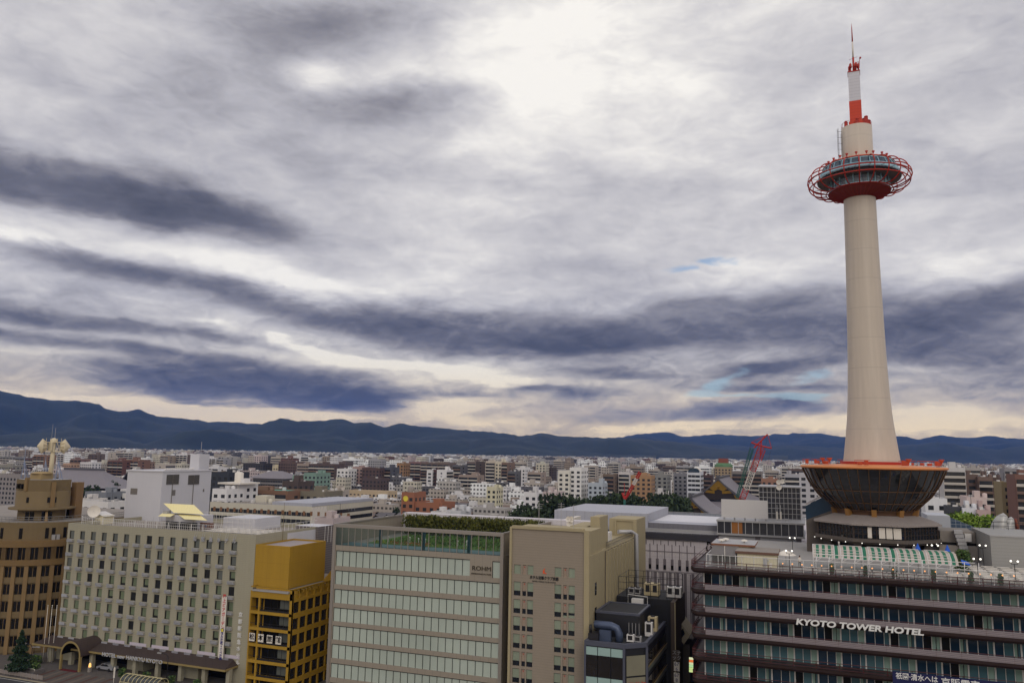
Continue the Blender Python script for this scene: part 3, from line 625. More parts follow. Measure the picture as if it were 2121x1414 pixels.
# white tables with benches
def make_table():
    t = thing('beer_table', 'white beer table set out in rows on the open terrace', 'table', (0, 0, 0), 'white tables on the roof terrace')
    MB().box(-.85, .85, -.36, .36, .70, .75).build('tabletop', m_white, t)
    for x in (-.7, .7): MB().tube([(x, -.3, 0), (x, .3, .7)], .03, 4).tube([(x, .3, 0), (x, -.3, .7)], .03, 4).build('leg', m_galv, t)
    for y in (-.62, .62): MB().box(-.85, .85, y-.14, y+.14, .42, .46).box(-.8, -.74, y-.1, y+.1, 0, .42).box(.74, .8, y-.1, y+.1, 0, .42).build('bench', m_white, t)
    return reg(t)
tb = make_table(); first = True
spots = [(18.6+c*2.15+(r % 2)*.2, 130.0+r*1.75, 'white beer table set out in rows on the open terrace') for r in range(9) for c in range(7) if 18.6+c*2.15 < 21 and r < 3 or 18.6+c*2.15 > 20.8]
spots += [(-.9+k*1.93, 129.3, 'white beer table in the row behind the clear screen and lanterns') for k in range(10)]
for x, y, lab in spots:
    if first: tb.location = (x, y, DECK); tb['label'] = lab; first = False
    else: copy_thing(tb, (x, y, DECK), 0, lab, 'white tables on the roof terrace' if 'rows' in lab else 'white tables behind the screen')
def bush(name, x, y, z, r, h, label, cat, n=220, mats=None, pot=True, group=None, size=.16):
    t = thing(name, label, cat, (x, y, z), group); q = MB(); rg = random.Random(int(x*37+y*11))
    for k in range(n):
        u, v = rg.random()*2*PI, rg.random()**.6; zz = z+(.25 if pot else .0)+h*rg.random(); rr = r*v*(1-.5*((zz-z)/h-.4)**2); s_ = size*(.6+.8*rg.random())
        p = Vector((x+rr*math.cos(u), y+rr*math.sin(u), zz)); a = Vector((rg.gauss(0, 1), rg.gauss(0, 1), rg.gauss(0, .6))).normalized()*s_; b = a.cross(Vector((rg.gauss(0, 1), rg.gauss(0, 1), rg.gauss(0, 1)))).normalized()*s_*.7
        q.face([p-a, p+b, p+a, p-b], rg.randrange(2))
    q.build('foliage', mats or [m_leaf, m_leaf2], t)
    if pot: MB().lathe(x, y, [(.2, z), (.26, z+.35), (.01, z+.35)], 8).build('pot', m_concd, t)
    return t
m_leaf2 = MAT('planter_leaf_light', (84, 104, 50), .8, var=.4, scale=4)
for k, x in enumerate((2.3, 6.9, 10.6, 15.7, 20.3, 23.9)): bush('potted_plant', x, 128.6, DECK, .35, 1.3, 'potted plant behind the screen, '+('number one from the cream shed', 'below the second awning', 'below the third awning', 'below the fourth awning', 'at the foot of the last awning', 'at the foot of the open tables')[k], 'plant', group='potted plants on the terrace')
bush('terrace_shrub', 21.6, 142.5, DECK, 1.2, 3.2, 'dark green shrub at the far end of the awnings', 'shrub', 500, pot=False, size=.22)
# people on the terrace and on the neighbouring roof
def person(x, y, z, label, top, bottom, rz=0.0, arm=.3):
    t = thing('person', label, 'person', (x, y, z)); v = [(0, 0, .92), (0, .01, 1.15), (0, .01, 1.38), (0, 0, 1.50), (0, -.02, 1.62), (0, -.01, 1.72),
        (.10, 0, .86), (.12, -.02, .48), (.11, .03, .08), (.12, -.10, .04), (-.10, 0, .86), (-.12, .03, .48), (-.12, .06, .08), (-.13, -.07, .04),
        (.19, .01, 1.40), (.25, -.02, 1.13), (.24, -arm, .98), (.23, -arm-.08, .93), (-.19, .01, 1.40), (-.26, .0, 1.13), (-.25, -.10, .88), (-.24, -.13, .80)]
    e = [(0, 1), (1, 2), (2, 3), (3, 4), (4, 5), (0, 6), (6, 7), (7, 8), (8, 9), (0, 10), (10, 11), (11, 12), (12, 13), (2, 14), (14, 15), (15, 16), (16, 17), (2, 18), (18, 19), (19, 20), (20, 21)]
    rad = [.15, .13, .15, .055, .10, .085, .095, .065, .045, .04, .095, .065, .045, .04, .06, .045, .035, .03, .06, .045, .035, .03]
    me = bpy.data.meshes.new('body'); me.from_pydata(v, e, []); o = bpy.data.objects.new('body_src', me); COL.objects.link(o)
    o.modifiers.new('skin', 'SKIN'); sb = o.modifiers.new('sub', 'SUBSURF'); sb.levels = 1; sb.render_levels = 1
    for k, sv in enumerate(me.skin_vertices[0].data): sv.radius = (rad[k], rad[k]*.85); sv.use_root = k == 0
    bpy.context.view_layer.update(); m2 = bpy.data.meshes.new_from_object(o.evaluated_get(bpy.context.evaluated_depsgraph_get())); bpy.data.objects.remove(o)
    m2.materials.clear(); [m2.materials.append(m) for m in (m_skin, top, bottom)]
    for p in m2.polygons: c = p.center; p.material_index = 0 if c.z > 1.47 or (abs(c.x) > .2 and c.z < 1.0) else (1 if c.z > .9 else 2); p.use_smooth = True
    m2.transform(Matrix.Translation((x, y, z)) @ Matrix.Rotation(rz, 4, 'Z')); link('body', m2, t)
    MB().lathe(x, y+.02, [(.105, z+1.62), (.115, z+1.70), (.09, z+1.79), (.01, z+1.82)], 10).build('hair', m_black, t)
m_skin = MAT('skin', (186, 140, 112), .6)
person(-2.2, 134.6, DECK, 'person in a white shirt standing by the parasol and awnings', m_white, m_dark, .4)

# ------------------------------------------------------------------ panel wall block, plant room and horn at the right
pw = thing('panel_clad_block', 'pale grey ribbed panel clad block behind the open tables', 'building', (34, 150, DECK))
MB().box(26.1, 52, 146, 162, DECK-.02, 33.4).build('wall', MAT('grey_panel', (150, 148, 144), .6, var=.06, pat=('hlines', 1, .5, .05, (128, 126, 122))), pw)
MB().box(26.0, 52.1, 145.9, 146.0, 33.3, 33.5).build('coping', m_galv, pw)
q = MB()
for k in range(10): q.tube([(27+k*2.2, 160, 33.4), (27+k*2.2, 160, 34.6)], .04, 4)
q.tube([(27, 160, 34.6), (50, 160, 34.6)], .04, 4).tube([(27, 160, 34.0), (50, 160, 34.0)], .03, 4); q.build('railing', m_dark, pw)
pr = thing('plant_room', 'beige plant room with a stepped duct beside the bowl', 'plant room', (23, 158, DECK))
MB().box(20.6, 26.0, 158, 166, 31.0, 32.9).build('wall', m_conc, pr, 'upper beige box'); MB().box(20.2, 26.0, 156.5, 166, DECK-.02, 30.6).build('base', m_conc, pr)
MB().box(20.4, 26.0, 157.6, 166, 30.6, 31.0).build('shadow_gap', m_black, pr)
q = MB()
for k in range(6): q.box(22.6+k*.14, 23.9+k*.14, 156.4-k*.12, 157.9, 32.6-k*.62, 33.15-k*.62)
q.build('duct', m_galv, pr); MB().box(24.3, 25.3, 157.2, 158, 31.3, 32.6).build('unit', m_wframe, pr)
ws = thing('lift_house', 'plain pale grey lift house wall behind the plant room', 'building', (24, 186, 0)); MB().box(21.9, 26.0, 184, 194, 0, 33.9).build('wall', MAT('pale_grey_wall', (176, 178, 184), .7, var=.05), ws)
q = MB().face([(26.0, 184.5, 33.6), (26.0, 193, 33.6), (33, 193, 30.8), (33, 184.5, 30.8)]).face([(26.0, 184.5, 29), (33, 184.5, 29), (33, 184.5, 30.8), (26.0, 184.5, 33.6)]); q.build('skylight', MAT('skylight_glass', (70, 86, 104), .1, pat=('joints', .9, .7, .08, (150, 156, 164))), ws)
hn = thing('ventilation_horn', 'tapering silver horn of curved metal panels on a rooftop', 'horn', (36, 190, 26)); m_horn = MAT('horn_metal', (172, 170, 166), .45, metal=.3, var=.08)
q = MB()
for cx_, r_, zt_, n_ in ((35.7, 1.75, 34.6, 0), (37.0, 1.35, 33.9, 1)):
    rings = [[(cx_+(r_*math.cos(math.asin(min(1, k/8)))*math.cos(u))+.9*(k/8)**2, 190+r_*math.cos(math.asin(k/8))*math.sin(u)-.3*n_, 30.2+(zt_-30.2)*k/8) for u in [2*PI*j/24 for j in range(24)]] for k in range(9)]
    for A, B_ in zip(rings, rings[1:]):
        for j in range(24): q.face([A[j], A[(j+1) % 24], B_[(j+1) % 24], B_[j]], 0, True)
    for A in rings[1:8:2]: q.tube([(p[0], p[1]-.02, p[2]) for p in A], .035, 3, 1, closed=True)
q.build('cowl', [m_horn, m_dark], hn); MB().lathe(36.2, 190, [(2.2, 0), (2.2, 30.25), (.1, 30.25)], 24).build('drum', m_concd, hn)
MB().tube([(38.6, 190, 33.5), (39.0, 190, 31.0)], .3, 6).build('strut', MAT('rust_strut', (120, 62, 44), .8), hn)

# ------------------------------------------------------------------ grey slit-walled department store
SY = 180.0
def S(x, y): return PY(x, y, SY)
m_store = MAT('store_panel', (186, 178, 180), .6, var=.07, scale=.3, pat=('joints', 1.35, 1.2, .05, (160, 152, 156)))
m_slit = MAT('store_slit', (104, 96, 100), .6, var=.1); m_storel = MAT('store_light_panel', (164, 164, 172), .6, var=.06, pat=('vlines', 2.2, 1, .03, (130, 130, 136)))
ds = thing('department_store', 'grey panelled department store with vertical slit walls and flat roof', 'building', (-40, SY, 0))
xl, xr = S(1100, 1060)[0], -1.0; zt = S(1400, 1117)[1]
MB().box(xl, xr, SY, SY+60, 0, zt).build('wall', m_store, ds)
MB().box(S(1320, 1101)[0]-8, S(1494, 1114)[0]+.6, SY-.5, SY+2, zt, S(1400, 1106)[1]+.15).build('dark_band', MAT('store_band', (50, 48, 54), .6), ds)
zl = S(1400, 1097)[1]; MB().box(S(1320, 1101)[0]-8, S(1494, 1114)[0], SY+1.5, SY+2.2, zt+.2, zl).build('ledge', m_galv, ds)
zv0, zv1 = zt, S(1400, 1086)[1]; MB().box(S(1336, 1090)[0], S(1487, 1095)[0], SY+2.5, SY+30, zv0, zv1, 0, 1).build('louvre_storey', [MAT('louvre_grey', (112, 110, 116), .6, pat=('joints', 1.1, 2.0, .05, (88, 86, 92))), m_storel], ds)
q = MB()
for k in range(11): x = S(1325, 1090)[0]+k*1.9; q.tube([(x, SY+.2, zt+.2), (x, SY+.2, zt+1.5)], .04, 4)
q.tube([(S(1325, 1090)[0], SY+.2, zt+1.5), (S(1487, 1095)[0], SY+.2, zt+1.5)], .06, 4); q.build('guard_rail', m_galv, ds)
MB().face([(S(1341, 1085)[0], SY+8, zv1+.03), (S(1487, 1090)[0], SY+8, zv1+.03), (S(1487, 1090)[0], SY+29, zv1+.03), (S(1341, 1085)[0], SY+29, zv1+.03)]).build('white_roof', MAT('white_membrane', (206, 204, 208), .7, var=.06), ds)
MB().box(S(1160, 1060)[0]-2, S(1338, 1066)[0], SY+2, SY+30, zt, S(1250, 1061)[1]).build('plant_screen', m_storel, ds)
zr = PY(1400, 1060, SY+34)[1]; q = MB()
for k in range(22): x = S(1160, 1056)[0]+k*1.35; q.tube([(x, SY+34, zv1), (x, SY+34, zr)], .06, 4)
q.tube([(xl+10, SY+34, zr), (S(1494, 1060)[0], SY+34, zr)], .07, 4).tube([(xl+10, SY+34, zr-1.6), (S(1494, 1060)[0], SY+34, zr-1.6)], .07, 4)
q.build('screen_frame', m_galv, ds); MB().box(xl+10, S(1494, 1060)[0], SY+34.1, SY+34.2, zt, zr-.1).build('roof_screen', MAT('pale_screen', (150, 154, 162), .5, pat=('vlines', 1.35, 1, .04, (110, 112, 118))), ds)
# slits: three tiers of vertical recess strips
pitch = (S(1423, 1130)[0]-S(1331, 1120)[0])/6.0; xs0 = S(1331, 1130)[0]; z1 = S(1400, 1143)[1]; z2 = S(1400, 1184)[1]
for k in range(-6, 8):
    x = xs0+k*pitch; 
    if x > S(1462, 1130)[0] or x < xl+1: continue
    MB().box(x-.09, x+.09, SY-.05, SY+.1, z1+.1, zt-1.1).build('slit', m_slit, ds)
    MB().box(x-pitch/2-.1, x-pitch/2+.1, SY-.05, SY+.1, z1+1.4, zt-.3).build('slit', m_slit, ds)
    MB().box(x-.3, x+.3, SY-.06, SY+.1, z2+.25, z1-1.6).box(x-.08, x+.08, SY-.05, SY+.1, z1-1.6, z1-.1).build('slit', m_slit, ds)
    MB().box(x-.28, x+.28, SY-.09, SY-.07, z2+.45, z2+1.35).build('window', m_black, ds)
    MB().box(x-.08+pitch/2, x+.02+pitch/2, SY-.12, SY, z1-.6, z1-.25).build('facade_lamp', m_white, ds)
    MB().box(x-.75, x-.15, SY-.05, SY+.1, 2, z2-.15).box(x+.55, x+.75, SY-.05, SY+.1, 2, z2-.3).build('slit', m_slit, ds)
    MB().box(x+.02, x+.10, SY-.1, SY, z2-.75, z2-.4).build('facade_lamp', m_white, ds)
q = MB().box(xl, xr, SY-.08, SY+.1, z1-.06, z1+.06).box(xl, xr, SY-.08, SY+.1, z2-.05, z2+.05); q.build('string_course', m_slit, ds)
lt = thing('store_letters', 'black letters K and C fixed vertically on the grey store wall', 'sign', (S(1470, 1125)[0], SY-.2, 20))
for ch, yy, rz in (('K', 1122, 0), ('C', 1136, PI/2)):
    x, z = S(1469.5, yy); o = text(ch, 1.75, 'letter', m_black, lt, (x, SY-.16, z), bold=.06, ext=.06)
    if rz: o.rotation_euler.y = -rz
# upper glazed storey, orange boarded panel, billboard, dark glass block
x0, x1 = S(1487, 1085)[0], S(1664, 1080)[0]; zb, zt2 = S(1575, 1106)[1], S(1575, 1081)[1]
MB().box(x0, x1, SY-1, SY+16, zb, zt2-.1).build('glazed_storey', MAT('storey_glass', (52, 52, 56), .08, var=.35, spec=.6), ds)
q = MB()
for k in range(13): x = x0+(x1-x0)*k/12; q.box(x-.07, x+.07, SY-1.08, SY-1, zb, zt2-.1)
q.box(x0-.2, x1+.3, SY-1.3, SY+16, zb-.4, zb).box(x0-.2, x1+.3, SY-1.3, SY+16.2, zt2-.1, zt2+.25); q.build('storey_frame', m_galv, ds)
xo = S(1516, 1090)[0]; MB().box(xo, xo+2.25, SY-1.06, SY-1.01, zb+.05, zt2-.15).build('boarded_panel', MAT('orange_board', (150, 96, 44), .7, var=.2), ds)
MB().box(x0+.2, x1-.6, SY-.6, SY+10, 2, zb-.4).build('siding', MAT('white_siding', (170, 168, 170), .6, var=.06, pat=('hlines', 1, .55, .12, (140, 138, 142))), ds)
for a in (1570, 1655): x = S(a, 1120)[0]; MB().box(x-.5, x+.5, SY-.75, SY-.6, 12, zb-.45).build('pier', m_slit, ds)
bb = thing('billboard', 'blank white rooftop billboard above the dark glazed storey', 'billboard', (S(1540, 1074)[0], SY, zt2+.25))
xa, za = S(1494, 1033); xb, zb2 = S(1590, 1036); zc = S(1540, 1072)[1]
MB().box(xa, xb, SY-.3, SY+.2, zc, za).build('panel', MAT('blank_panel', (196, 192, 190), .5, var=.03, scale=.1, pat=('joints', 3.0, 2.6, .012, (176, 172, 170))), bb)
q = MB()
for k in range(5): x = xa+.5+(xb-xa-1)*k/4; q.tube([(x, SY, zt2+.2), (x, SY, zc+.3)], .09, 4).tube([(x, SY+2, zt2+.2), (x, SY+.2, za-.6)], .06, 4)
q.tube([(xa+(xb-xa)*.98, SY-.2, zb-.2), (xa+(xb-xa)*.98, SY-.2, zc)], .06, 4); q.build('frame', m_galv, bb)
gb = thing('glass_block', 'dark glass rooftop block with square grid and dishes behind the billboard', 'building', (S(1616, 1075)[0], SY+8, zt2))
xa, za = PY(1572, 1008, SY+8); xb = PY(1657, 1009, SY+8)[0]; za = PY(1616, 1009, SY+8)[1]
MB().box(xa, xb, SY+8, SY+18, zt2+.2, za).build('glazing', MAT('grid_glass', (56, 56, 60), .1, var=.3, scale=.4, spec=.6), gb); q = MB()
for k in range(11): x = xa+(xb-xa)*k/10; q.box(x-.05, x+.05, SY+7.9, SY+8, zt2+.2, za)
for k in range(7): z = zt2+.3+(za-zt2-.3)*k/6; q.box(xa, xb, SY+7.88, SY+7.98, z-.05, z+.05)
q.box(xa-.3, xb+.3, SY+7.6, SY+18.3, za, za+.22); q.build('frame', m_galv, gb)
def dish(x, y, z, r, az, label=None, name='satellite_dish', group=None, parent=None, h=1.0):
    t = parent or thing(name, label, 'dish', (x, y, z-h), group); q = MB(); prof = [(r*k/6, r*.28*(k/6)**2) for k in range(7)]
    d = Vector((math.sin(az), -math.cos(az), .18)).normalized(); u = d.cross(Vector((0, 0, 1))).normalized(); w = u.cross(d)
    for (ra, ha), (rb, hb) in zip(prof, prof[1:]):
        for k in range(16):
            a, b = 2*PI*k/16, 2*PI*(k+1)/16; P = lambda rr, hh, t_: Vector((x, y, z))+u*(rr*math.cos(t_))+w*(rr*math.sin(t_))+d*hh
            q.face([P(ra, ha, a), P(rb, hb, a), P(rb, hb, b), P(ra, ha, b)], 0, True)
    q.build('reflector', m_white, t); c = Vector((x, y, z))
    MB().tube([c, c+d*r*.9], .03, 4).tube([c-d*.1, (x, y+.1, z-h)], .05, 5).build('mount', m_galv, t); return t
for i, (px, py, r) in enumerate(((1614, 1009, .62), (1613, 998, .55), (1620, 997, .5))):
    x, z = PY(px, py, SY+7.4); dish(x, SY+7.4, z, r, .3*(i-1), 'white dish on the dark glass block, '+('lowest of three', 'upper one facing the station', 'upper one seen edge on')[i], group='dishes on the glass block')
aq = thing('phone_antenna', 'white mobile phone antenna panels on the roof edge before the grid glass', 'antenna', (S(1612, 1075)[0], SY+3, zt2)); xq = S(1612, 1075)[0]
MB().box(xq-.5, xq-.15, SY+3, SY+3.2, zt2+.5, zt2+2.2).build('panel', m_white, aq); MB().box(xq+.25, xq+.6, SY+3, SY+3.2, zt2+.5, zt2+2.2).build('panel', m_white, aq); MB().box(xq+1.2, xq+2, SY+3, SY+3.4, zt2+.25, zt2+.75).build('cabinet', m_galv, aq)
MB().tube([(xq-.3, SY+3.3, zt2+.2), (xq-.3, SY+3.3, zt2+3.6)], .06, 5).tube([(xq+.4, SY+3.3, zt2+.2), (xq+.4, SY+3.3, zt2+3.6)], .06, 5).build('mast', m_galv, aq)
# ------------------------------------------------------------------ beige hotel with balconettes (left)
m_tan = MAT('hotel_tan_tile', (156, 150, 130), .85, var=.07, scale=.5, streak=.08, pat=('joints', .7, .35, .03, (146, 140, 121)))
m_wpan = MAT('white_panel', (192, 190, 194), .6, var=.04, scale=.2, streak=.05, pat=('joints', 14, 3.2, .05, (186, 184, 190)))
m_frame = MAT('window_frame_dark', (26, 28, 30), .4)
m_curt = MAT('curtain_grey', (90, 93, 88), .3, var=.12, scale=1.5, rnd=.3, spec=.5); m_curg = MAT('curtain_green', (104, 114, 90), .3, var=.1, scale=1.2, rnd=.2, spec=.5)
m_alu = MAT('balconette_alu', (172, 172, 178), .45, metal=.3, var=.05)
BX0, BX1, BY, BZ = -151.7, -102.0, 130.0, 28.25
hk = thing('station_hotel', 'beige tiled hotel with rows of small balconied windows and white penthouse', 'building', (BX0, BY, 0))
cols = [-150.4+k*(43.3/14) for k in range(15)]; rows = [25.15-k*2.87 for k in range(8)]; ww, wh = 1.42, 1.72
xs = [0]; 
for c in cols: xs += [c-ww/2-BX0, c+ww/2-BX0]
xs.append(BX1-BX0); zs = [3.2]
for r in reversed(rows): zs += [r-.15, r-.15+wh]
zs.append(BZ)
q = MB(); facade(q, (BX0, BY, 0), (1, 0, 0), xs, zs, lambda i, j: i % 2 == 1 and j % 2 == 1, .28)
q.box(BX0, BX1, BY+24, BY+24.2, 0, BZ).face([(BX1, BY, 0), (BX1, BY+24, 0), (BX1, BY+24, BZ), (BX1, BY, BZ)]).face([(BX0, BY+24, 0), (BX0, BY, 0), (BX0, BY, BZ), (BX0, BY+24, BZ)])
q.face([(BX0, BY, 3.2), (BX1, BY, 3.2), (BX1, BY+3, 3.2), (BX0, BY+3, 3.2)][::-1]).face([(BX0, BY+3, 0), (BX1, BY+3, 0), (BX1, BY+3, 3.2), (BX0, BY+3, 3.2)], 1)
q.rim([(BX0, BY), (BX1, BY), (BX1, BY+24), (BX0, BY+24)], .35, BZ-.9, BZ, 0, False); q.build('wall', [m_tan, m_black], hk)
MB().box(BX0+.3, BX1-.3, BY+.4, BY+23.8, BZ-1.2, BZ-.85).build('roof_deck', m_conc, hk)
MB().box(BX0+.3, BX1-.6, BY+.5, BY+.9, BZ-.85, BZ-.02).build('planter', MAT('dark_planter', (70, 66, 58), .9, var=.4, scale=2), hk)
for x in (BX0, -132, -118, BX1-4.2): MB().box(x, x+4.2, BY+.02, BY+3.1, -.05, 3.2).build('ground_pier', m_tan, hk)
def hk_win(v):
    q = MB(); q.box(-ww/2, ww/2, .0, .05, 0, wh, 0); q.box(-ww/2, -ww/2+.2, -.03, 0, 0, wh, 0).box(-ww/2, ww/2, -.03, 0, wh-.08, wh, 0)
    a, b = (.1, .16) if v != 3 else (.1, .9)
    if v < 3: q.box(-ww/2+.3, ww/2-.03, -.04, -.01, .1 if v != 2 else .45, wh-.12, 1 if v == 0 else 2)
    return q.mesh('hotel_room_window', [m_frame, m_curt, m_curg])
hkw = [hk_win(v) for v in range(4)]
q = MB(); q.box(-.8, .8, -.52, 0, -.62, -.5)
for z in (-.02, -.3): q.tube([(-.8, 0, z), (-.8, -.42, z), (-.55, -.55, z), (.55, -.55, z), (.8, -.42, z), (.8, 0, z)], .035, 4)
for k in range(15): x = -.75+k*.107; q.box(x-.018, x+.018, -.55, -.51, -.55, -.02)
hkb = q.mesh('balconette', m_alu); n = 0; qx = MB()
order = sorted([(i, j) for i in range(15) for j in range(8)], key=lambda t: -t[0]*1.0+t[1]*.8)
for i, j in order:
    x, z = cols[i], rows[j]-.15; rr = RNG.random(); v = (0 if j < 3 else 1) if rr < .72 else (2 if rr < .84 else 3)
    if n < 100:
        w = link('window', hkw[v], hk, (x, BY+.2, z)); link('balconette', hkb, w, (x, BY, z)); n += 1
    else: qx.box(x-ww/2, x+ww/2, BY+.2, BY+.25, z, z+wh, 0).box(x-ww/2+.16, x+ww/2, BY+.17, BY+.2, z+.1, z+wh-.1, 1 if j < 3 else 2).box(x-.8, x+.8, BY-.5, BY, z-.62, z-.5, 3).box(x-.8, x+.8, BY-.53, BY-.5, z-.5, z, 3)
qx.build('far_windows', [m_frame, m_curt, m_curg, m_alu], hk)['kind'] = 'stuff'
# penthouse with louvres
m_lslat = MAT('louvre_slat', (112, 106, 100), .6)
PB = 150.0; pz = 39.0; pmid, px0 = PY(337, 978, PB)[0], PY(265, 975, PB)[0]; pyb = PX(438, 976, pmid)[0]
MB().box(px0, pmid, PB, pyb, BZ-1, pz).box(px0-.4, pmid+.15, PB-.2, pyb+.2, pz, pz+.3).build('penthouse', m_wpan, hk)
for a, b, y0_, y1_ in ((344, 371, 1003, 982), (389, 413, 1003, 983)):
    (ya, z0), (yb, z1) = PX(a, y0_, pmid), PX(b, y1_, pmid); q = MB().box(pmid, pmid+.06, ya, yb, z0, z1, 0)
    for k in range(9): q.box(pmid+.06, pmid+.14, ya, yb, z0+(z1-z0)*k/9, z0+(z1-z0)*(k+.45)/9, 1)
    q.box(pmid+.02, pmid+.14, (ya+yb)/2-.06, (ya+yb)/2+.06, BZ, z1, 1); q.build('louvre', [m_frame, m_lslat], hk)
for a, b, y0_, y1_ in ((355.5, 363.5, 1026, 1014), (420, 423, 1018, 1012)):
    (ya, z0), (yb, z1) = PX(a, y0_, pmid), PX(b, y1_, pmid); MB().box(pmid, pmid+.05, ya, yb, z0, z1).build('vent', m_lslat, hk)
x0, z0 = PY(270, 1023, PB); x1, z1 = PY(285, 1011, PB); MB().box(x0, x1, PB-.05, PB, z0, z1).build('vent', m_lslat, hk)
cyb = PX(411, 976, pmid-4)[0]; x0 = pmid-6; z1 = PX(420, 940, pmid-4)[1]; cye = PX(432, 976, pmid-4)[0]
MB().box(pmid-7, pmid-4, cyb, cye, pz, z1).build('chimney', m_wpan, hk); MB().tube([(pmid-4.5, cyb+1, pz), (pmid-4.5, cyb+1, z1+3.2)], .06, 4).build('lightning_rod', m_galv, hk)
for k in range(16): MB().ball((pmid-1.2, PB+2+k*.62, pz+.55), .26, n=5).build('roof_vent', m_wframe, hk)
# front canopy and arch
m_can = MAT('canopy_brown', (62, 50, 46), .6, var=.15, pat=('vlines', 1.6, 1, .04, (44, 36, 32))); m_canb = MAT('canopy_edge', (140, 122, 78), .6)
cy = 126.4; q = MB().face([(-154.4, cy, 3.75), (-104.4, cy, 3.75), (-105.6, BY-.02, 4.75), (-153.2, BY-.02, 4.75)]).face([(-104.4, cy, 3.75), (-104.4, BY-.02, 3.75), (-105.6, BY-.02, 4.75)]).face([(-154.4, cy, 3.75), (-153.2, BY-.02, 4.75), (-154.4, BY-.02, 3.75)])
q.box(-154.5, -104.3, cy-.1, BY-.03, 3.4, 3.74, 1)
q.build('canopy', [m_can, m_canb], hk)
ax = PY(150, 1360, 124.6)[0]-.3; q = MB(); n_ = 18; ar = 2.75
for k in range(n_):
    a, b = PI*k/n_, PI*(k+1)/n_; A = lambda t, r, y: (ax+r*math.cos(t), y, 3.0+r*math.sin(t)*1.02)
    q.face([A(a, ar, 124.3), A(b, ar, 124.3), A(b, ar, BY-.05), A(a, ar, BY-.05)], 0, True).face([A(a, ar+.02, 124.28), A(a, ar-.38, 124.28), A(b, ar-.38, 124.28), A(b, ar+.02, 124.28)], 1).face([A(a, ar-.38, 124.28), A(a, ar-.38, BY-.05), A(b, ar-.38, BY-.05), A(b, ar-.38, 124.28)], 2)
for s_ in (-1, 1): q.box(ax+s_*(ar-.19)-.19, ax+s_*(ar-.19)+.19, 124.28, 124.7, .1, 3.0, 1)
q.build('entrance_arch', [m_can, m_canb, m_black], hk)
for k in range(6): MB().box(-137.5+k*5.8, -134.3+k*5.8+1.2, BY-.06, BY-.03, 4.85, 5.45).build('fascia_panel', MAT('fascia_white', (190, 180, 190), .6) if k == 0 else bpy.data.materials['fascia_white'], hk)
for k in range(9): MB().box(-151+k*5.75, -150.2+k*5.75, BY-2.5, BY-1.7, .1, 3.45).build('canopy_column', m_tan, hk)
bx = PY(580*.2079+360, 1393, BY)[0]; MB().box(bx-.5, bx+.5, BY-.12, BY, 3.2, 4.3).box(bx-.3, bx+.3, BY-.16, BY-.12, 3.4, 4.1, 0).build('crest', MAT('crest_bronze', (70, 64, 48), .5, metal=.4), hk)
sn = thing('hotel_name_sign', 'pale HOTEL new HANKYU KYOTO lettering along the brown canopy edge', 'sign', (-127, cy-.3, 3.6))
text('HOTEL new HANKYU KYOTO', 1.0, 'lettering', MAT('sign_grey', (176, 176, 178), .5), sn, (-127.0, cy-.25, 3.55), width=15.5, bold=.02, ext=.06)
sv = thing('hotel_name_sign', 'white vertical Japanese hotel name beside the hanging banner', 'sign', (-104.2, BY-.1, 10))
xq, zq = PY(496, 1322, BY); text('京\n都\n新\n阪\n急\nホ\nテ\nル', .95, 'lettering', m_letter, sv, (xq, BY-.1, zq), bold=.015, ext=.06, line=1.33)
sr = thing('hotel_name_sign', 'row of grey Japanese characters hung under the beige hotel parapet', 'sign', (-111, BY-.3, 27)); xq, zq = PY(447, 1117.5, BY)
for k, ch in enumerate('新阪急ホテル'):
    xx, zz = PY(406.5+k*16.1, 1115.2+k*1.05, BY); text(ch, .95, 'character', m_alu, sr, (xx, BY-.3, zz), bold=.02, ext=.05); 
    MB().tube([(xx-.25, BY-.3, zz+.4), (xx-.25, BY-.1, zz+1.3)], .025, 4).tube([(xx+.25, BY-.3, zz+.4), (xx+.25, BY-.1, zz+1.3)], .025, 4).build('bracket', m_alu, sr)
vb = thing('beer_garden_banner', 'long white vertical banner with red and blue writing on the beige hotel', 'banner', (-109.5, BY-.7, 4)); xt, zt_ = PY(466, 1235, BY-.7); xb_, zb_ = PY(457.5, 1362, BY-.7)
MB().box(xt-.68, xt+.5, BY-.72, BY-.68, zb_, zt_).build('cloth', m_white, vb); xm = xt-.09; hh = zt_-zb_
text('屋\n上\nビ\nア\nガ\n｜\nデ\nン', .80, 'lettering', MAT('banner_red', (190, 30, 44), .7), vb, (xm, BY-.74, zb_+hh*.745), bold=.02, ext=.008, line=1.06)
text('飲\nみ\n放\n題\n+\n食\nべ\n放\n題', .62, 'lettering', MAT('banner_blue', (44, 40, 120), .7), vb, (xm, BY-.74, zb_+hh*.19), bold=.015, ext=.008, line=.95)
q = MB().lathe(0, 0, [(.01, 0), (.38, 0), (.38, .02), (.01, .02)], 16, sm=False, m=1).box(-.25, .25, -.3, .22, .02, .04, 0); me = q.mesh('emblem', [m_yell, m_navy]); me.transform(Matrix.Rotation(PI/2, 4, 'X')); link('emblem', me, vb, (xm, BY-.74, zb_+hh*.455))
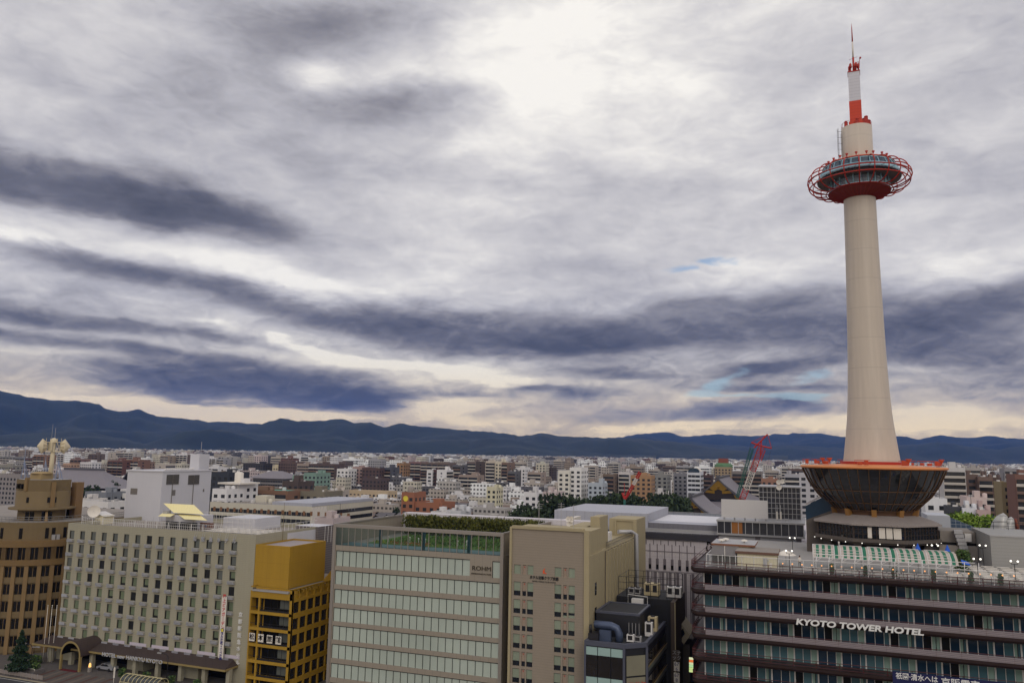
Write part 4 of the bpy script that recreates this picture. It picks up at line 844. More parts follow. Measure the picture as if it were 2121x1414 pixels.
# roof terrace of the beige hotel
m_yelr = MAT('pale_yellow_sheet', (232, 218, 158), .6, var=.05, pat=('vlines', .45, 1, .08, (212, 198, 138)))
hut = thing('rooftop_hut', 'rooftop hut with pale yellow sheet roofs before the white penthouse', 'hut', (-137, 142, BZ)); hx0, hx1 = PY(338, 1075, 140)[0], PY(425, 1075, 140)[0]
MB().box(hx0+1.2, hx1-2.2, 139.5, 145, BZ-.85, 30.2).build('wall', m_wpan, hut)
z1 = PY(380, 1043, 146)[1]; z0 = PY(380, 1061, 141)[1]; MB().face([(PY(360, 1061, 139.5)[0], 139.5, z0), (PY(423, 1058, 139.5)[0], 139.5, z0), (PY(402, 1042, 145)[0], 145, z1), (PY(338, 1044, 145)[0], 145, z1)]).build('roof', m_yelr, hut, 'upper pale yellow roof')
z1 = PY(380, 1065, 140)[1]; z0 = PY(380, 1075, 136)[1]; q = MB().face([(PY(382, 1076, 136.5)[0], 136.5, z0), (PY(430, 1074, 136.5)[0], 136.5, z0), (PY(415, 1064, 140.5)[0], 140.5, z1), (PY(367, 1066, 140.5)[0], 140.5, z1)])
q.face([(PY(327, 1073, 136.5)[0], 136.5, z0+.3), (PY(352, 1072, 136.5)[0], 136.5, z0+.3), (PY(364, 1066, 140.5)[0], 140.5, z1), (PY(336, 1066, 140.5)[0], 140.5, z1)]); q.build('porch_roof', m_yelr, hut)
MB().box(hx0+1.4, hx1-1.5, 139.35, 139.45, BZ-.85, 28.8).build('opening', m_black, hut); MB().box(hx0-.2, hx0+1.0, 140, 141, 29.8, 31.0).build('air_conditioner', m_galv, hut)
for k in range(4): MB().tube([(hx0+.6+k*2.3, 136.6, BZ-.85), (hx0+.6+k*2.3, 136.6, z0+.2)], .05, 4).build('post', m_galv, hut)
rl = thing('roof_railing', 'white railing along the beige hotel roof edge', 'railing', (-127, BY+1.2, BZ)); q = MB(); rx0 = PY(171, 1065, BY+1.2)[0]
for k in range(90):
    x = rx0+k*.52; q.box(x-.018, x+.018, BY+1.18, BY+1.22, BZ-.8, BZ+1.25)
for k in range(16): x = rx0+k*3; q.box(x-.05, x+.05, BY+1.15, BY+1.25, BZ-.8, BZ+1.55 if k % 3 == 0 else BZ+1.3)
for z in (BZ-.2, BZ+.6, BZ+1.25): q.box(rx0, BX1-1, BY+1.17, BY+1.23, z-.03, z+.03)
q.box(BX1-1.1, BX1-1, BY+1.2, BY+22, BZ+1.2, BZ+1.27)
for k in range(16): q.box(BX1-1.08, BX1-1.02, BY+1.2+k*1.3, BY+1.25+k*1.3, BZ-.8, BZ+1.25)
q.build('rail', m_wframe, rl)
dx_, dz_ = PY(195, 1059, BY+7); dish(dx_, BY+7, dz_, 1.35, .7, 'large white satellite dish at the left end of the beige roof', h=3.0)
tn = thing('garden_shed', 'small cream gabled shed beside the large white dish', 'shed', (-141, 139, BZ)); sx_ = PY(213, 1067, 139)[0]
MB().box(sx_-1.3, sx_+1.3, 138, 141, BZ-.85, BZ+1.1).build('wall', m_cream, tn); MB().face([(sx_-1.5, 137.8, BZ+1.8), (sx_+1.7, 137.8, BZ+.9), (sx_+1.7, 141, BZ+.9), (sx_-1.5, 141, BZ+1.8)]).build('roof', m_wframe, tn)
tb2 = make_table(); tb2['label'] = 'white table and chairs crowding the beige hotel roof'; tb2['group'] = 'white tables on the beige hotel roof'; tb2.location = (-117.0, 133.5, BZ-.85)
for r in range(4):
    for c in range(8):
        if r or c: copy_thing(tb2, (-117.0+c*1.8, 133.5+r*2.1, BZ-.85), 0, None)
wb = thing('roof_store', 'low white slatted rooftop store beyond the white tables', 'shed', (-113, 146, BZ)); wx0, wx1 = PY(475, 1080, 146)[0], PY(540, 1080, 146)[0]
MB().box(wx0, wx1, 144, 153, BZ-.85, BZ+1.6).build('wall', m_wpan, wb); q = MB()
for k in range(10): q.tube([(wx0-6+k*1.5, 143.5, BZ-.85), (wx0-6+k*1.5, 143.5, BZ+2.6)], .04, 4)
for z in (.6, 1.4, 2.6): q.tube([(wx0-6, 143.5, BZ+z), (wx0+8, 143.5, BZ+z)], .04, 4)
q.build('trellis', m_wframe, wb)
for k in range(4): MB().box(wx0-3.6+k*.9, wx0-3.1+k*.9, 141, 141.5, BZ-.85, BZ+.5).build('crate', MAT('rust_crate', (120, 84, 72), .8) if k == 0 else bpy.data.materials['rust_crate'], wb)
person(PY(427, 1080, 137)[0], 137, BZ-.85, 'person in dark blue standing beside the yellow roofed hut', MAT('dark_blue_cloth', (40, 50, 84), .8), m_dark, .8)
wp_ = thing('white_panel_wing', 'low white panelled wing with railing behind the yellow block', 'building', (-98, 146, 0)); wx1 = PY(628, 1105, 146)[0]
MB().box(BX1+.05, wx1, 140, 154, 0, PY(600, 1104, 140)[1]).build('wall', m_wpan, wp_)
zq = PY(600, 1090, 150)[1]; q = MB()
for k in range(14): q.tube([(BX1+.3+k*.8, 152, zq-3), (BX1+.3+k*.8, 152, zq+.4)], .05, 4)
q.tube([(BX1+.3, 152, zq+.4), (wx1, 152, zq+.4)], .05, 4); q.build('railing', m_wframe, wp_); MB().box(wx1-5, wx1+1, 150, 156, 0, zq+.3, 0, 1).build('louvred_store', [MAT('louvre_brown', (112, 104, 102), .7, pat=('hlines', 1, .5, .3, (84, 78, 78))), m_wpan], wp_)
ml = thing('aerial_mast', 'thin aerial mast standing on the yellow block', 'pole', (-97, 140, 26)); xx = PY(585, 1120, 138)[0]; MB().tube([(xx, 138, 26), (xx, 138, PY(585, 1040, 138)[1])], .06, 5, r2=.03).build('pole', MAT('old_brass', (110, 96, 66), .6), ml)

# ------------------------------------------------------------------ yellow inn
m_yl = MAT('yellow_paint', (160, 124, 34), .7, var=.09, scale=.3, streak=.16, pat=('joints', 3.1, 2.9, .03, (136, 104, 30))); m_inng = MAT('inn_glass', (34, 32, 32), .1, var=.4, scale=.8, spec=.5, rnd=.4)
YX0, YX1, YY0, YZ = -100.9, -91.4, 128.0, 18.95; YD = 22.0
yi = thing('yellow_inn', 'bright yellow inn with a blind tower block and dark balconies', 'building', (YX0, YY0, 0))
fl = 2.95; tops = [YZ-1.9-fl*k for k in range(7)]
q = MB(); q.box(YX0, YX1-.3, YY0+1.6, YY0+YD, 0, YZ-.4, 0, 1)
for k, z in enumerate(tops): q.box(YX0, YX1-.02, YY0, YY0+1.6, z-.05, z+.5 if k else YZ-.75)       # balcony parapets
q.box(YX1-.55, YX1, YY0, YY0+.5, 0, YZ).box(YX0+1.9, YX0+2.25, YY0+.02, YY0+.4, 0, YZ-1.4).box(YX0-.02, YX0+.25, YY0+.02, YY0+1.6, 0, YZ-1)
q.build('wall', [m_yl, m_conc], yi)
q = MB(); ny = 9; ys = [0]
for k in range(ny): ys += [.45+k*2.35, .45+k*2.35+1.95]
ys.append(YD); zs = [0]
for z in reversed(tops[1:]): zs += [z+.45, z+.45+2.05]
zs += [YZ-1.85+.02, YZ-.25, YZ]; zs = sorted(zs)
jt = len(zs)-2
facade(q, (YX1, YY0, 0), (0, 1, 0), ys, zs, lambda i, j: i % 2 == 1 and (j % 2 == 1), .3); q.build('side_wall', m_yl, yi)
def inn_win(w, h, d):
    q = MB().box(0, .05, 0, w, 0, h, 0)
    for t in (0, .5, 1): q.box(.05, .09, w*t-.03 if t else 0, w*t+.03 if t < 1 else w, 0, h, 1)
    q.box(.05, .09, 0, w, h*.28, h*.28+.05, 1); return q.mesh('inn_window', [m_inng, m_dark])
iw = inn_win(1.95, 2.05, 1)
for i in range(ny):
    for j, z in enumerate(tops[1:]): link('window', iw, yi, (YX1-.32, YY0+.45+i*2.35, z+.45))
for j, z in enumerate(tops):
    z0 = tops[j+1]+.5 if j+1 < len(tops) else 0
    x = YX0+2.3; q = MB().box(x, YX1-.6, YY0+1.45, YY0+1.55, z0, z-.05, 0).box(x+3.6, x+6.0, YY0+1.38, YY0+1.44, z0+.4, z-.4, 2)
    for k in range(5): q.box(x+k*1.5, x+k*1.5+.06, YY0+1.36, YY0+1.45, z0, z-.05, 1)
    q.build('window', [m_black, m_dark, m_curt], yi)
    MB().box(YX0+.3, YX0+1.85, YY0+1.45, YY0+1.55, z0, z-.05).build('window', m_inng, yi)
    q = MB().box(x, YX1-.6, YY0+.1, YY0+.16, z0-.1, z0+.35, 0)
    for k in range(20): q.box(x+k*.33, x+k*.33+.03, YY0+.05, YY0+.1, z0-.05, z0+.75, 0)
    q.box(YX0+.2, YX1-.6, YY0+.05, YY0+.1, z0+.72, z0+.78, 0); q.build('balcony_rail', m_dark, yi)
bx0, bz = PY(530, 1129, 130); bx1 = PY(601, 1136, 130)[0]; q = MB().box(bx0, bx1, 130, 142, YZ-.3, 26.2, 0, 1); q.rim([(bx0, 130), (bx1, 130), (bx1, 142), (bx0, 142)], .3, 26.2, 26.5, 0); q.build('tower_block', [m_yl, MAT('grey_roof_felt', (150, 140, 140), .9, var=.15)], yi)
q = MB(); q.box(YX0, YX1, YY0, YY0+.1, YZ-.1, YZ+.05)
for k in range(20): q.box(YX1-.1, YX1, YY0+k*1.1, YY0+k*1.1+.5, YZ-.9, YZ-.1)
q.box(YX1-.1, YX1+.02, YY0, YY0+YD, YZ-.1, YZ+.12); q.box(YX0, YX0+.1, YY0, YY0+6, YZ-.1, YZ+.1); q.build('parapet_rail', m_yl, yi)
MB().box(YX0+.5, YX1-.8, YY0-.2, YY0+.7, YZ-.75, YZ-.45).build('awning_box', m_galv, yi)
MB().box(bx1+.05, YX1+3, 145, 150, 0, 24.3, 0, 1).build('rear_block', [m_yl, MAT('blue_roof', (90, 104, 128), .7)], yi); q = MB()
for k in range(9): q.box(YX1-2.2+k*.22, YX1-2.0+k*.22, 141+k*.1, 142+k*.1, YZ-.3, YZ-.1+k*.3)
q.build('roof_stair', m_yl, yi)
for z in (21.8, 23.2): MB().tube([(bx1+.2, 144.9, z), (YX1+3, 144.9, z)], .09, 5).build('pipe', m_yl, yi)
for k, ch in enumerate('松本旅館'):
    xx, zz = PY(522+k*18.3, 1318+k*2.4, YY0-.2); t = thing('sign_board', 'white square board with black character '+('first of four on the yellow inn', 'second of four on the yellow inn', 'third of four on the yellow inn', 'last of four on the yellow inn')[k], 'sign', (xx, YY0-.3, zz), 'white sign boards on the yellow inn')
    MB().box(xx-.62, xx+.62, YY0-.28, YY0-.2, zz-.72, zz+.72).build('board', m_white, t); text(ch, 1.15, 'character', m_black, t, (xx, YY0-.3, zz), bold=.025, ext=.01)
# ------------------------------------------------------------------ curtain walled office with roof garden
GX0, GX1, GY, GZ = -84.4, -50.15, 130.0, 31.3; GD = 27.0
m_roh = MAT('taupe_metal', (148, 138, 124), .5, metal=.1, var=.06, scale=.4, pat=('vlines', 1.49, 1, .02, (116, 107, 96)))
m_rohf = MAT('bright_edge_metal', (150, 142, 134), .4, metal=.4, var=.05)
m_blind = MAT('glazed_blind', (176, 184, 172), .06, var=.26, scale=.09, spec=.55, coat=.25, pat=('vlines', .165, 1, .12, (132, 148, 140)))  # broad mottling in the colour stands in for cloud reflections on the glass
go = thing('glass_office', 'grey office block with bands of pale blind glass and a planted roof', 'building', (GX0, GY, 0))
rr_ = [(26.45, 23.65), (22.85, 20.35), (19.5, 17.0), (16.2, 13.75), (13.0, 10.5), (9.75, 7.25), (6.4, 3.9), (3.0, .5)]
q = MB(); zs = [0]+[z for a, b in reversed(rr_) for z in (b, a)]+[27.4]; xs = [0, .75, 34.25-.55, 34.25]
facade(q, (GX0, GY, 0), (1, 0, 0), xs, zs, lambda i, j: i == 1 and j % 2 == 1, .22)
q.face([(GX1, GY, 0), (GX1, GY+GD, 0), (GX1, GY+GD, 27.4), (GX1, GY, 27.4)], 0).face([(GX0, GY+GD, 0), (GX0, GY, 0), (GX0, GY, 27.4), (GX0, GY+GD, 27.4)], 0).face([(GX1, GY+GD, 0), (GX0, GY+GD, 0), (GX0, GY+GD, 27.4), (GX1, GY+GD, 27.4)])
q.face([(GX0, GY, 27.4), (GX1, GY, 27.4), (GX1, GY+GD, 27.4), (GX0, GY+GD, 27.4)], 1); q.build('wall', [m_roh, m_conc], go)
for i, (a, b) in enumerate(rr_):
    n = 23; w = (34.25-1.3)/n; q = MB(); xe = 19 if i == 0 else n
    for k in range(n):
        if i == 0 and 19 <= k < 22: continue
        x = GX0+.75+w*k; q.box(x+.02, x+w-.02, GY+.2, GY+.26, b, a, 0); q.box(x-.03, x+.03, GY+.10, GY+.24, b, a, 1)
    q.box(GX0+.75, GX1-.55, GY+.17, GY+.2, a-.16, a, 1); q.build('window_band', [m_blind, m_frame], go)
x0 = GX0+.75+w*19+.06; MB().box(x0, x0+w*3-.1, GY-.02, GY+.2, rr_[0][1], rr_[0][0]).build('sign_panel', m_roh, go)
rs = thing('company_sign', 'small bronze ROHM lettering high on the glass office', 'sign', (x0+2.2, GY, 25)); m_brz = MAT('bronze_letter', (66, 58, 42), .5, metal=.4)
text('ROHM', 1.05, 'lettering', m_brz, rs, (x0+2.25, GY-.1, 25.05), width=3.5, bold=.0, ext=.05); text('SEMICONDUCTOR', .34, 'small_lettering', m_brz, rs, (x0+2.2, GY-.1, 24.15), width=3.75, ext=.03)
# glazed roof screen
q = MB().box(GX0, GX1, GY-.15, GY+.3, GZ-.62, GZ).box(GX0-.05, GX0+.55, GY-.12, GY+.25, 0.5, GZ-.62).box(GX1-.55, GX1+.05, GY-.12, GY+.25, 0.5, GZ-.62).box(GX1-.3, GX1, GY+.3, GY+GD, GZ-.3, GZ).box(GX0, GX0+.3, GY+.3, GY+GD, GZ-.3, GZ)
q.build('roof_frame', m_rohf, go)
q = MB()
for k in range(1, 24): x = GX0+.5+(34.25-1)*k/24; q.box(x-.05, x+.05, GY-.02, GY+.12, 27.4, GZ-.6)
q.build('screen_mullion', m_rohf, go)
m_screen = MAT('tinted_screen', (84, 106, 104), .03, alpha=.08)
MB().face([(GX0+.5, GY+.1, 27.4), (GX1-.5, GY+.1, 27.4), (GX1-.5, GY+.1, GZ-.6), (GX0+.5, GY+.1, GZ-.6)]).build('screen_glass', m_screen, go)
MB().face([(GX1-.1, GY+.3, 27.4), (GX1-.1, GY+GD, 27.4), (GX1-.1, GY+GD, GZ-.3), (GX1-.1, GY+.3, GZ-.3)]).build('side_parapet', m_roh, go); MB().face([(GX0+.1, GY+.3, 27.4), (GX0+.1, GY+GD, 27.4), (GX0+.1, GY+GD, GZ-.3), (GX0+.1, GY+.3, GZ-.3)]).build('side_parapet', m_roh, go)
MB().face([(GX0+.5, GY+.4, 27.44), (GX1-.5, GY+.4, 27.44), (GX1-.5, GY+5, 27.44), (GX0+.5, GY+5, 27.44)]).build('walkway', MAT('teal_walkway', (96, 122, 126), .5, var=.1), go)
for k in range(3): x = GX0+9.5+k*8.9; MB().box(x-.22, x+.22, GY+.8, GY+1.2, 27.44, GZ-.62).build('roof_column', MAT('teal_column', (70, 100, 112), .5) if k == 0 else bpy.data.materials['teal_column'], go)
MB().box(GX0-.05, GX1+9, GY+GD, GY+GD+3, 0, GZ+.3).build('rear_wall', MAT('rear_white_tile', (196, 190, 192), .7, pat=('joints', .9, .9, .05, (176, 168, 170))), go)
def grass(name, label, boxes, mats, n, h, size=.35, kind='stuff'):
    q = MB(); rg = random.Random(len(label))
    for x0, x1, y0, y1, z, hh in boxes:
        m = int(n*(x1-x0)*(y1-y0)*max(hh, .4))
        for _ in range(m):
            p = Vector((x0+(x1-x0)*rg.random(), y0+(y1-y0)*rg.random(), z+hh*rg.random()**.7)); a = Vector((rg.gauss(0, 1), rg.gauss(0, 1), .9+rg.random())).normalized()*size*(.5+rg.random()); b = a.cross(Vector((rg.gauss(0, 1), rg.gauss(0, 1), 0))).normalized()*size*.28
            q.face([p-b, p+b, p+a+b*.3, p+a-b*.3], rg.choice((0, 0, 1)))
    return tag(q.build(name, mats), label, name.replace('_', ' '), kind=kind)
m_hed = MAT('hedge_olive', (88, 88, 34), .85, var=.45, scale=.6, rnd=0); m_hed2 = MAT('hedge_dark', (54, 60, 24), .85, var=.4, scale=.6); m_lawn = MAT('lawn_green', (86, 112, 44), .85, var=.4, scale=1); m_ylw = MAT('yellow_grass', (150, 142, 48), .85, var=.3, scale=1); m_orf = MAT('orange_sedum', (170, 104, 58), .9, var=.3, scale=1)
grass('tall_hedge', 'tall olive green grass hedge along the back of the roof garden', [(GX0+2.0, GX1-1.0, GY+GD-4, GY+GD-.6, 27.4, 3.7), (GX1-7, GX1-1, GY+GD-8, GY+GD-4, 27.4, 2.9)], [m_hed, m_hed2], 13, 4, .62, None)
tag(MB().face([(GX0+4, GY+5.1, 27.46), (GX1-1.5, GY+5.1, 27.46), (GX1-1.5, GY+GD-4, 27.46), (GX0+4, GY+GD-4, 27.46)]).build('roof_turf', m_lawn), kind='structure')
grass('roof_lawn', 'green planted strips of the roof garden behind the glass screen', [(GX0+7, GX1-2, GY+7, GY+GD-6, 27.4, .45)], [m_lawn, m_hed], 8, 1, .5)
grass('orange_sedum', 'orange brown sedum strip in the roof garden', [(GX0+9, GX0+17, GY+5.2, GY+6.6, 27.4, .5)], [m_orf, m_orf], 30, 1, .3)
grass('yellow_sedum', 'yellow flowering strip at the front of the roof garden', [(GX0+5, GX0+9, GY+5.4, GY+7.2, 27.4, .4), (GX0+17, GX1-3, GY+5.2, GY+6.0, 27.4, .4)], [m_ylw, m_lawn], 24, 1, .3)
for k, (t, y) in enumerate(((.23, 7), (.35, 8), (.42, 7), (.47, 6.5), (.66, 7), (.70, 8.2), (.72, 6.4))):
    x = GX0+34*t; g = thing('garden_light', 'small white bollard light in the roof garden', 'light', (x, GY+y, 27.4), 'bollard lights of the roof garden'); MB().tube([(x, GY+y, 27.4), (x, GY+y, 28.5)], .06, 5).ball((x, GY+y, 28.6), .16, n=5).build('post', m_white, g)
yw = thing('garden_block', 'low side block with bright yellow grass roof behind the glass office', 'building', (GX1+5, GY+GD+4, 0)); yx0 = PY(1040, 1090, GY+30)[0]; yx1 = PY(1142, 1085, GY+30)[0]
MB().box(GX1+.1, yx1, GY+GD+3.1, GY+GD+22, 0, 30.9).build('wall', m_white, yw); MB().box(GX1+.1, GX1+5.5, GY+14, GY+GD+3, 0, 30.6).build('side_wall', m_roh, yw)
grass('yellow_grass', 'bright yellow grass bed on the block behind the glass office', [(GX1+1, yx1-.6, GY+GD+4, GY+GD+20, 30.9, .7)], [m_ylw, m_lawn], 7, 1, .5)

# ------------------------------------------------------------------ taupe hotel with cream sides
KX0, KX1, KY = -47.8, -35.2, 128.0; KZ = PY(1205, 1101, KY)[1]
m_tau = MAT('taupe_siding', (142, 130, 115), .75, var=.07, scale=.5, pat=('hlines', 1, .42, .08, (128, 117, 103))); m_crm = MAT('cream_render', (160, 147, 116), .85, var=.07, scale=.4, streak=.1)
kh = thing('taupe_hotel', 'narrow taupe hotel with paired curtain windows and tall cream flank', 'building', (KX0, KY, 0))
xg = [PY(x, 1215, KY)[0]-KX0 for x in (1064, 1078, 1082, 1089.5, 1092, 1104.5, 1148.5, 1162.5, 1166.5, 1174.5, 1177.5, 1190.5)]
rw = [PY(1125, y, KY)[1] for y in (1175.5, 1211, 1248, 1284, 1320.5, 1357.5, 1393)]
hgt = [1.5]+[2.25]*6; xs = [0]+xg+[KX1-KX0]; zs = [0]
for r, h in reversed(list(zip(rw, hgt))): zs += [r+.25-h, r+.25]
zs.append(KZ)
q = MB(); facade(q, (KX0, KY, 0), (1, 0, 0), xs, zs, lambda i, j: i % 2 == 1 and j % 2 == 1, .2)
q.build('front_wall', m_tau, kh)
m_drape = MAT('sheer_drape', (138, 146, 128), .25, var=.12, scale=2.5, rnd=.2, spec=.5, pat=('vlines', .22, 1, .25, (122, 130, 112)))
for j, (r, h) in enumerate(zip(rw, hgt)):
    for i in range(6):
        a, b = xg[2*i], xg[2*i+1]; x = KX0+a; w_ = b-a; z0, z1 = r+.25-h, r+.25; q = MB(); zc = z0 if j == 0 else z0+.78
        q.box(x, x+w_, KY+.14, KY+.2, zc, z1, 0 if i % 3 != 1 else 1)
        if j: q.box(x, x+w_, KY+.16, KY+.2, z0, zc-.05, 2).box(x, x+w_, KY+.1, KY+.2, zc-.06, zc, 3)
        q.box(x, x+w_, KY+.11, KY+.14, z1-.08, z1, 3)
        if i % 3 == 1: c = x+w_/2; q.face([(c-.13, KY+.12, z1-.25), (c, KY+.12, z1-.5), (c+.13, KY+.12, z1-.25)], 4)
        if j in (2, ) and i > 3: q.box(x, x+w_, KY+.12, KY+.15, z0, z0+.3+.1*(i % 2), 0)
        q.build('window', [m_drape, MAT('small_panel', (150, 132, 116), .5) if (j, i) == (0, 1) else bpy.data.materials.get('small_panel') or m_tau, m_glassd, m_frame, m_red], kh)
NB = [(KX0-.35, KY-.25), (KX0, KY-.25), (KX0, KY+.02), (KX0-.35, KY+.02)]
q = MB().box(KX0-.4, KX0-.002, KY-.25, KY+3, 0, KZ+.25).box(KX1+.002, KX1+.9, KY-.25, KY+.4, 0, KZ+.25).box(KX0, KX1, KY-.25, KY+.3, KZ+.003, KZ+.5)
q.build('edge_frame', m_crm, kh)
zs_ = PX(1260, 1135, KX1+.9)[1]; MB().box(KX0-.4, KX1+.9, KY+.41, KY+38, 0, zs_).build('flank_wall', m_crm, kh)
MB().box(KX0-.3, KX1+.6, KY+.31, KY+9, zs_, KZ).build('front_block', m_crm, kh)
q = MB()
for k in range(12): y = KY+10.5+k*2.35; q.box(KX1+.905, KX1+1.3, y, y+1.35, 4, zs_-.25)
q.build('flank_rib', m_crm, kh)
q = MB()
for k in range(12): y = KY+10.2+k*2.35; q.tube([(KX1+1.0, y, 4), (KX1+1.0, y, zs_-.2), (KX1+1.5, y+.4, zs_)], .07, 5)
q.build('down_pipe', m_concd, kh)
for z in (22.9, 18.9): MB().box(KX1+.9, KX1+.95, KY+3.4, KY+4.4, z-1, z+1).build('slit_window', m_glassd, kh)
xa, za = PY(1248, 1080, KY+30); xb, zb = PY(1319, 1073, KY+42)
MB().box(PY(1229, 1070, KY+12)[0], PY(1248, 1070, KY+12)[0], KY+10, KY+16, zs_, PY(1235, 1070, KY+10)[1]).build('stair_core', m_crm, kh)
MB().box(PY(1192, 1090, KY+14)[0], PY(1226, 1090, KY+14)[0], KY+10.5, KY+20, zs_, PY(1210, 1088, KY+12)[1]).build('tank_room', m_crm, kh)
y9 = KY+36; xa, xb = PY(1262, 1074, y9)[0], PY(1319, 1074, y9)[0]; zz = PY(1290, 1074, y9)[1]
q = MB().box(xa, xb, y9, y9+9, 0, zz).box(PY(1277, 1074, y9)[0]-.4, PY(1277, 1074, y9)[0], y9-.25, y9, zs_, zz).box(xb-.8, xb, y9-.25, y9, 0, zz).box(PY(1277, 1074, y9)[0], xb-.8, y9-.25, y9, zz-.4, zz); q.build('rear_tower', m_crm, kh)
q = MB()
for k in range(26): y = KY+12+k*.9; q.tube([(KX1+.7, y, zs_), (KX1+.7, y, zs_+1.1)], .04, 4)
for z in (.5, 1.1): q.tube([(KX1+.7, KY+12, zs_+z), (KX1+.7, KY+35, zs_+z)], .04, 4)
q.build('roof_rail', m_dark, kh)
x5, z5 = PX(1295, 1120, KX1+1.2); MB().tube([(KX1-1.5, KY+31, zs_+1.2), (KX1+.6, KY+33.5, zs_+1.1), (KX1+1.5, KY+34, zs_+.6), (KX1+1.7, KY+34.2, 4)], .42, 10).build('flue', m_galv, kh)
for k in range(3): MB().box(KX1-3.5, KX1-1.6, KY+18+k*3, KY+20+k*3, zs_, zs_+1.7).build('condenser', m_wframe, kh)
xx, z_ = PY(1127, 1197, KY); ks = thing('hotel_wall_sign', 'dark Japanese and English hotel name with small red flame on the taupe front', 'sign', (xx, KY, z_))
text('ホテル法華クラブ京都', .62, 'lettering', m_frame, ks, (xx, KY-.04, z_), width=5.0, bold=.014, ext=.03); text('HOTEL HOKKE CLUB KYOTO', .34, 'small_lettering', m_frame, ks, (xx, KY-.04, PY(1127, 1204.5, KY)[1]), width=4.1, ext=.02)
xx, z_ = PY(1128, 1182, KY); q = MB().face([(xx-.25, KY-.05, z_-.45), (xx+.1, KY-.05, z_-.3), (xx-.02, KY-.05, z_+.1), (xx+.12, KY-.05, z_+.55), (xx-.3, KY-.05, z_+.05)]).face([(xx+.08, KY-.05, z_-.45), (xx+.32, KY-.05, z_-.45), (xx+.3, KY-.05, z_-.25), (xx+.1, KY-.05, z_-.3)]); q.build('flame_mark', MAT('flame_orange', (220, 84, 40), .6), ks)
for i, (px, py, r) in enumerate(((1178, 1075, .55), (1184, 1075, .55), (1180, 1085, .6))):
    x, z = PY(px, py, KY+13); dish(x, KY+13, z, r, -.3+i*.3, ('upper left', 'upper right', 'lower')[i]+' of three small white dishes on the cream tank room', group='dishes on the tank room')
for px, py0, py1, lab in ((1162, 1095, 1040, 'thin aerial with small cross arms above the taupe hotel'), (1116, 1095, 1040, 'thin bare aerial above the left of the taupe hotel'), (1188, 1090, 1045, 'thin aerial above the right of the taupe hotel')):
    x, z0 = PY(px, py0, KY+6); z1 = PY(px, py1, KY+6)[1]; t = thing('aerial', lab, 'aerial', (x, KY+6, KZ)); q = MB().tube([(x, KY+6, KZ-.5), (x, KY+6, z1)], .05, 5)
    for k in range(3): q.tube([(x-.6, KY+6, z1-.3-k*.35), (x+.6, KY+6, z1-.3-k*.35)], .025, 4)
    q.build('mast', m_galv, t)

# ------------------------------------------------------------------ black corner building in front
CX0, CX1, CY, CZ = -35.1, -24.8, 124.5, 16.2
CX0 += .9
m_blk = MAT('black_panel', (34, 34, 38), .45, var=.15, scale=.4, pat=('joints', 1.6, 3.1, .02, (22, 22, 24))); m_blk2 = MAT('charcoal_roof', (52, 52, 54), .9, var=.35, scale=2)
m_mint = MAT('mint_glass_band', (150, 174, 168), .1, var=.06, spec=.5); m_drk = MAT('shop_glass', (36, 32, 30), .06, var=.6, scale=.5, spec=.6); m_crs = MAT('corner_glass', (126, 122, 104), .12, var=.12, scale=.5, spec=.5)
cb = thing('black_corner_building', 'black low building with mint glass bands and crowded roof plant', 'building', (CX0, CY, 0))
xc = PY(1293, 1332, CY)[0]; foot = [(CX0, CY), (xc, CY), (CX1, CY+2.6), (CX1, CY+22), (CX0, CY+22)]
MB().prism([(p[0]+(.25 if i in (0, 4) else -.25 if i in (2, 3) else 0), p[1]+.25) for i, p in enumerate(foot)], 0, CZ-.4, 0, 1).build('wall', [m_blk, m_blk2], cb)
q = MB(); q.rim(foot, .5, CZ-.7, CZ, 0); q.build('parapet', MAT('slate_trim', (74, 76, 88), .5), cb)
bands = [(15.35, 14.1, 0), (14.1, 10.9, 1), (10.9, 9.7, 0), (9.55, 8.5, 0), (8.3, 4.6, 2), (4.5, 3.4, 0), (3.4, .4, 1)]
def along(a, b, y): return a
for z1, z0, m in bands:
    q = MB(); P0, P1 = Vector(foot[0]), Vector(foot[1]); n = 6 if m == 2 else 3
    for k in range(n):
        a = P0.lerp(P1, (k+.02)/n*.985+.012); b = P0.lerp(P1, (k+.98)/n*.985+.005); q.box(a.x, b.x, CY+.06, CY+.2, z0+.03, z1-.03)
        if m == 2 and k % 2 == 0: pass
    q.build('front_band', [m_mint, m_drk, MAT('cream_blind', (190, 180, 156), .3) if 'cream_blind' not in bpy.data.materials else bpy.data.materials['cream_blind']][m], cb)
e1 = Vector((foot[2][0]-foot[1][0], foot[2][1]-foot[1][1])); nrm = Vector((e1.y, -e1.x)).normalized()
for k in range(5):
    z1 = 14.4-k*3.2; z0 = max(z1-2.95, .2); a = Vector(foot[1])+e1*.10-nrm*.05; b = Vector(foot[1])+e1*.92-nrm*.05
    MB().face([(a.x, a.y, z0), (b.x, b.y, z0), (b.x, b.y, z1), (a.x, a.y, z1)]).build('corner_glass', m_crs, cb)
q = MB()
for f_ in (foot[1], foot[2]): q.box(f_[0]-.22, f_[0]+.12, f_[1]-.12, f_[1]+.3, 0, CZ-.7)
q.box(CX0-.02, CX0+.3, CY-.05, CY+.3, 0, CZ-.7); q.build('corner_post', bpy.data.materials['slate_trim'], cb)
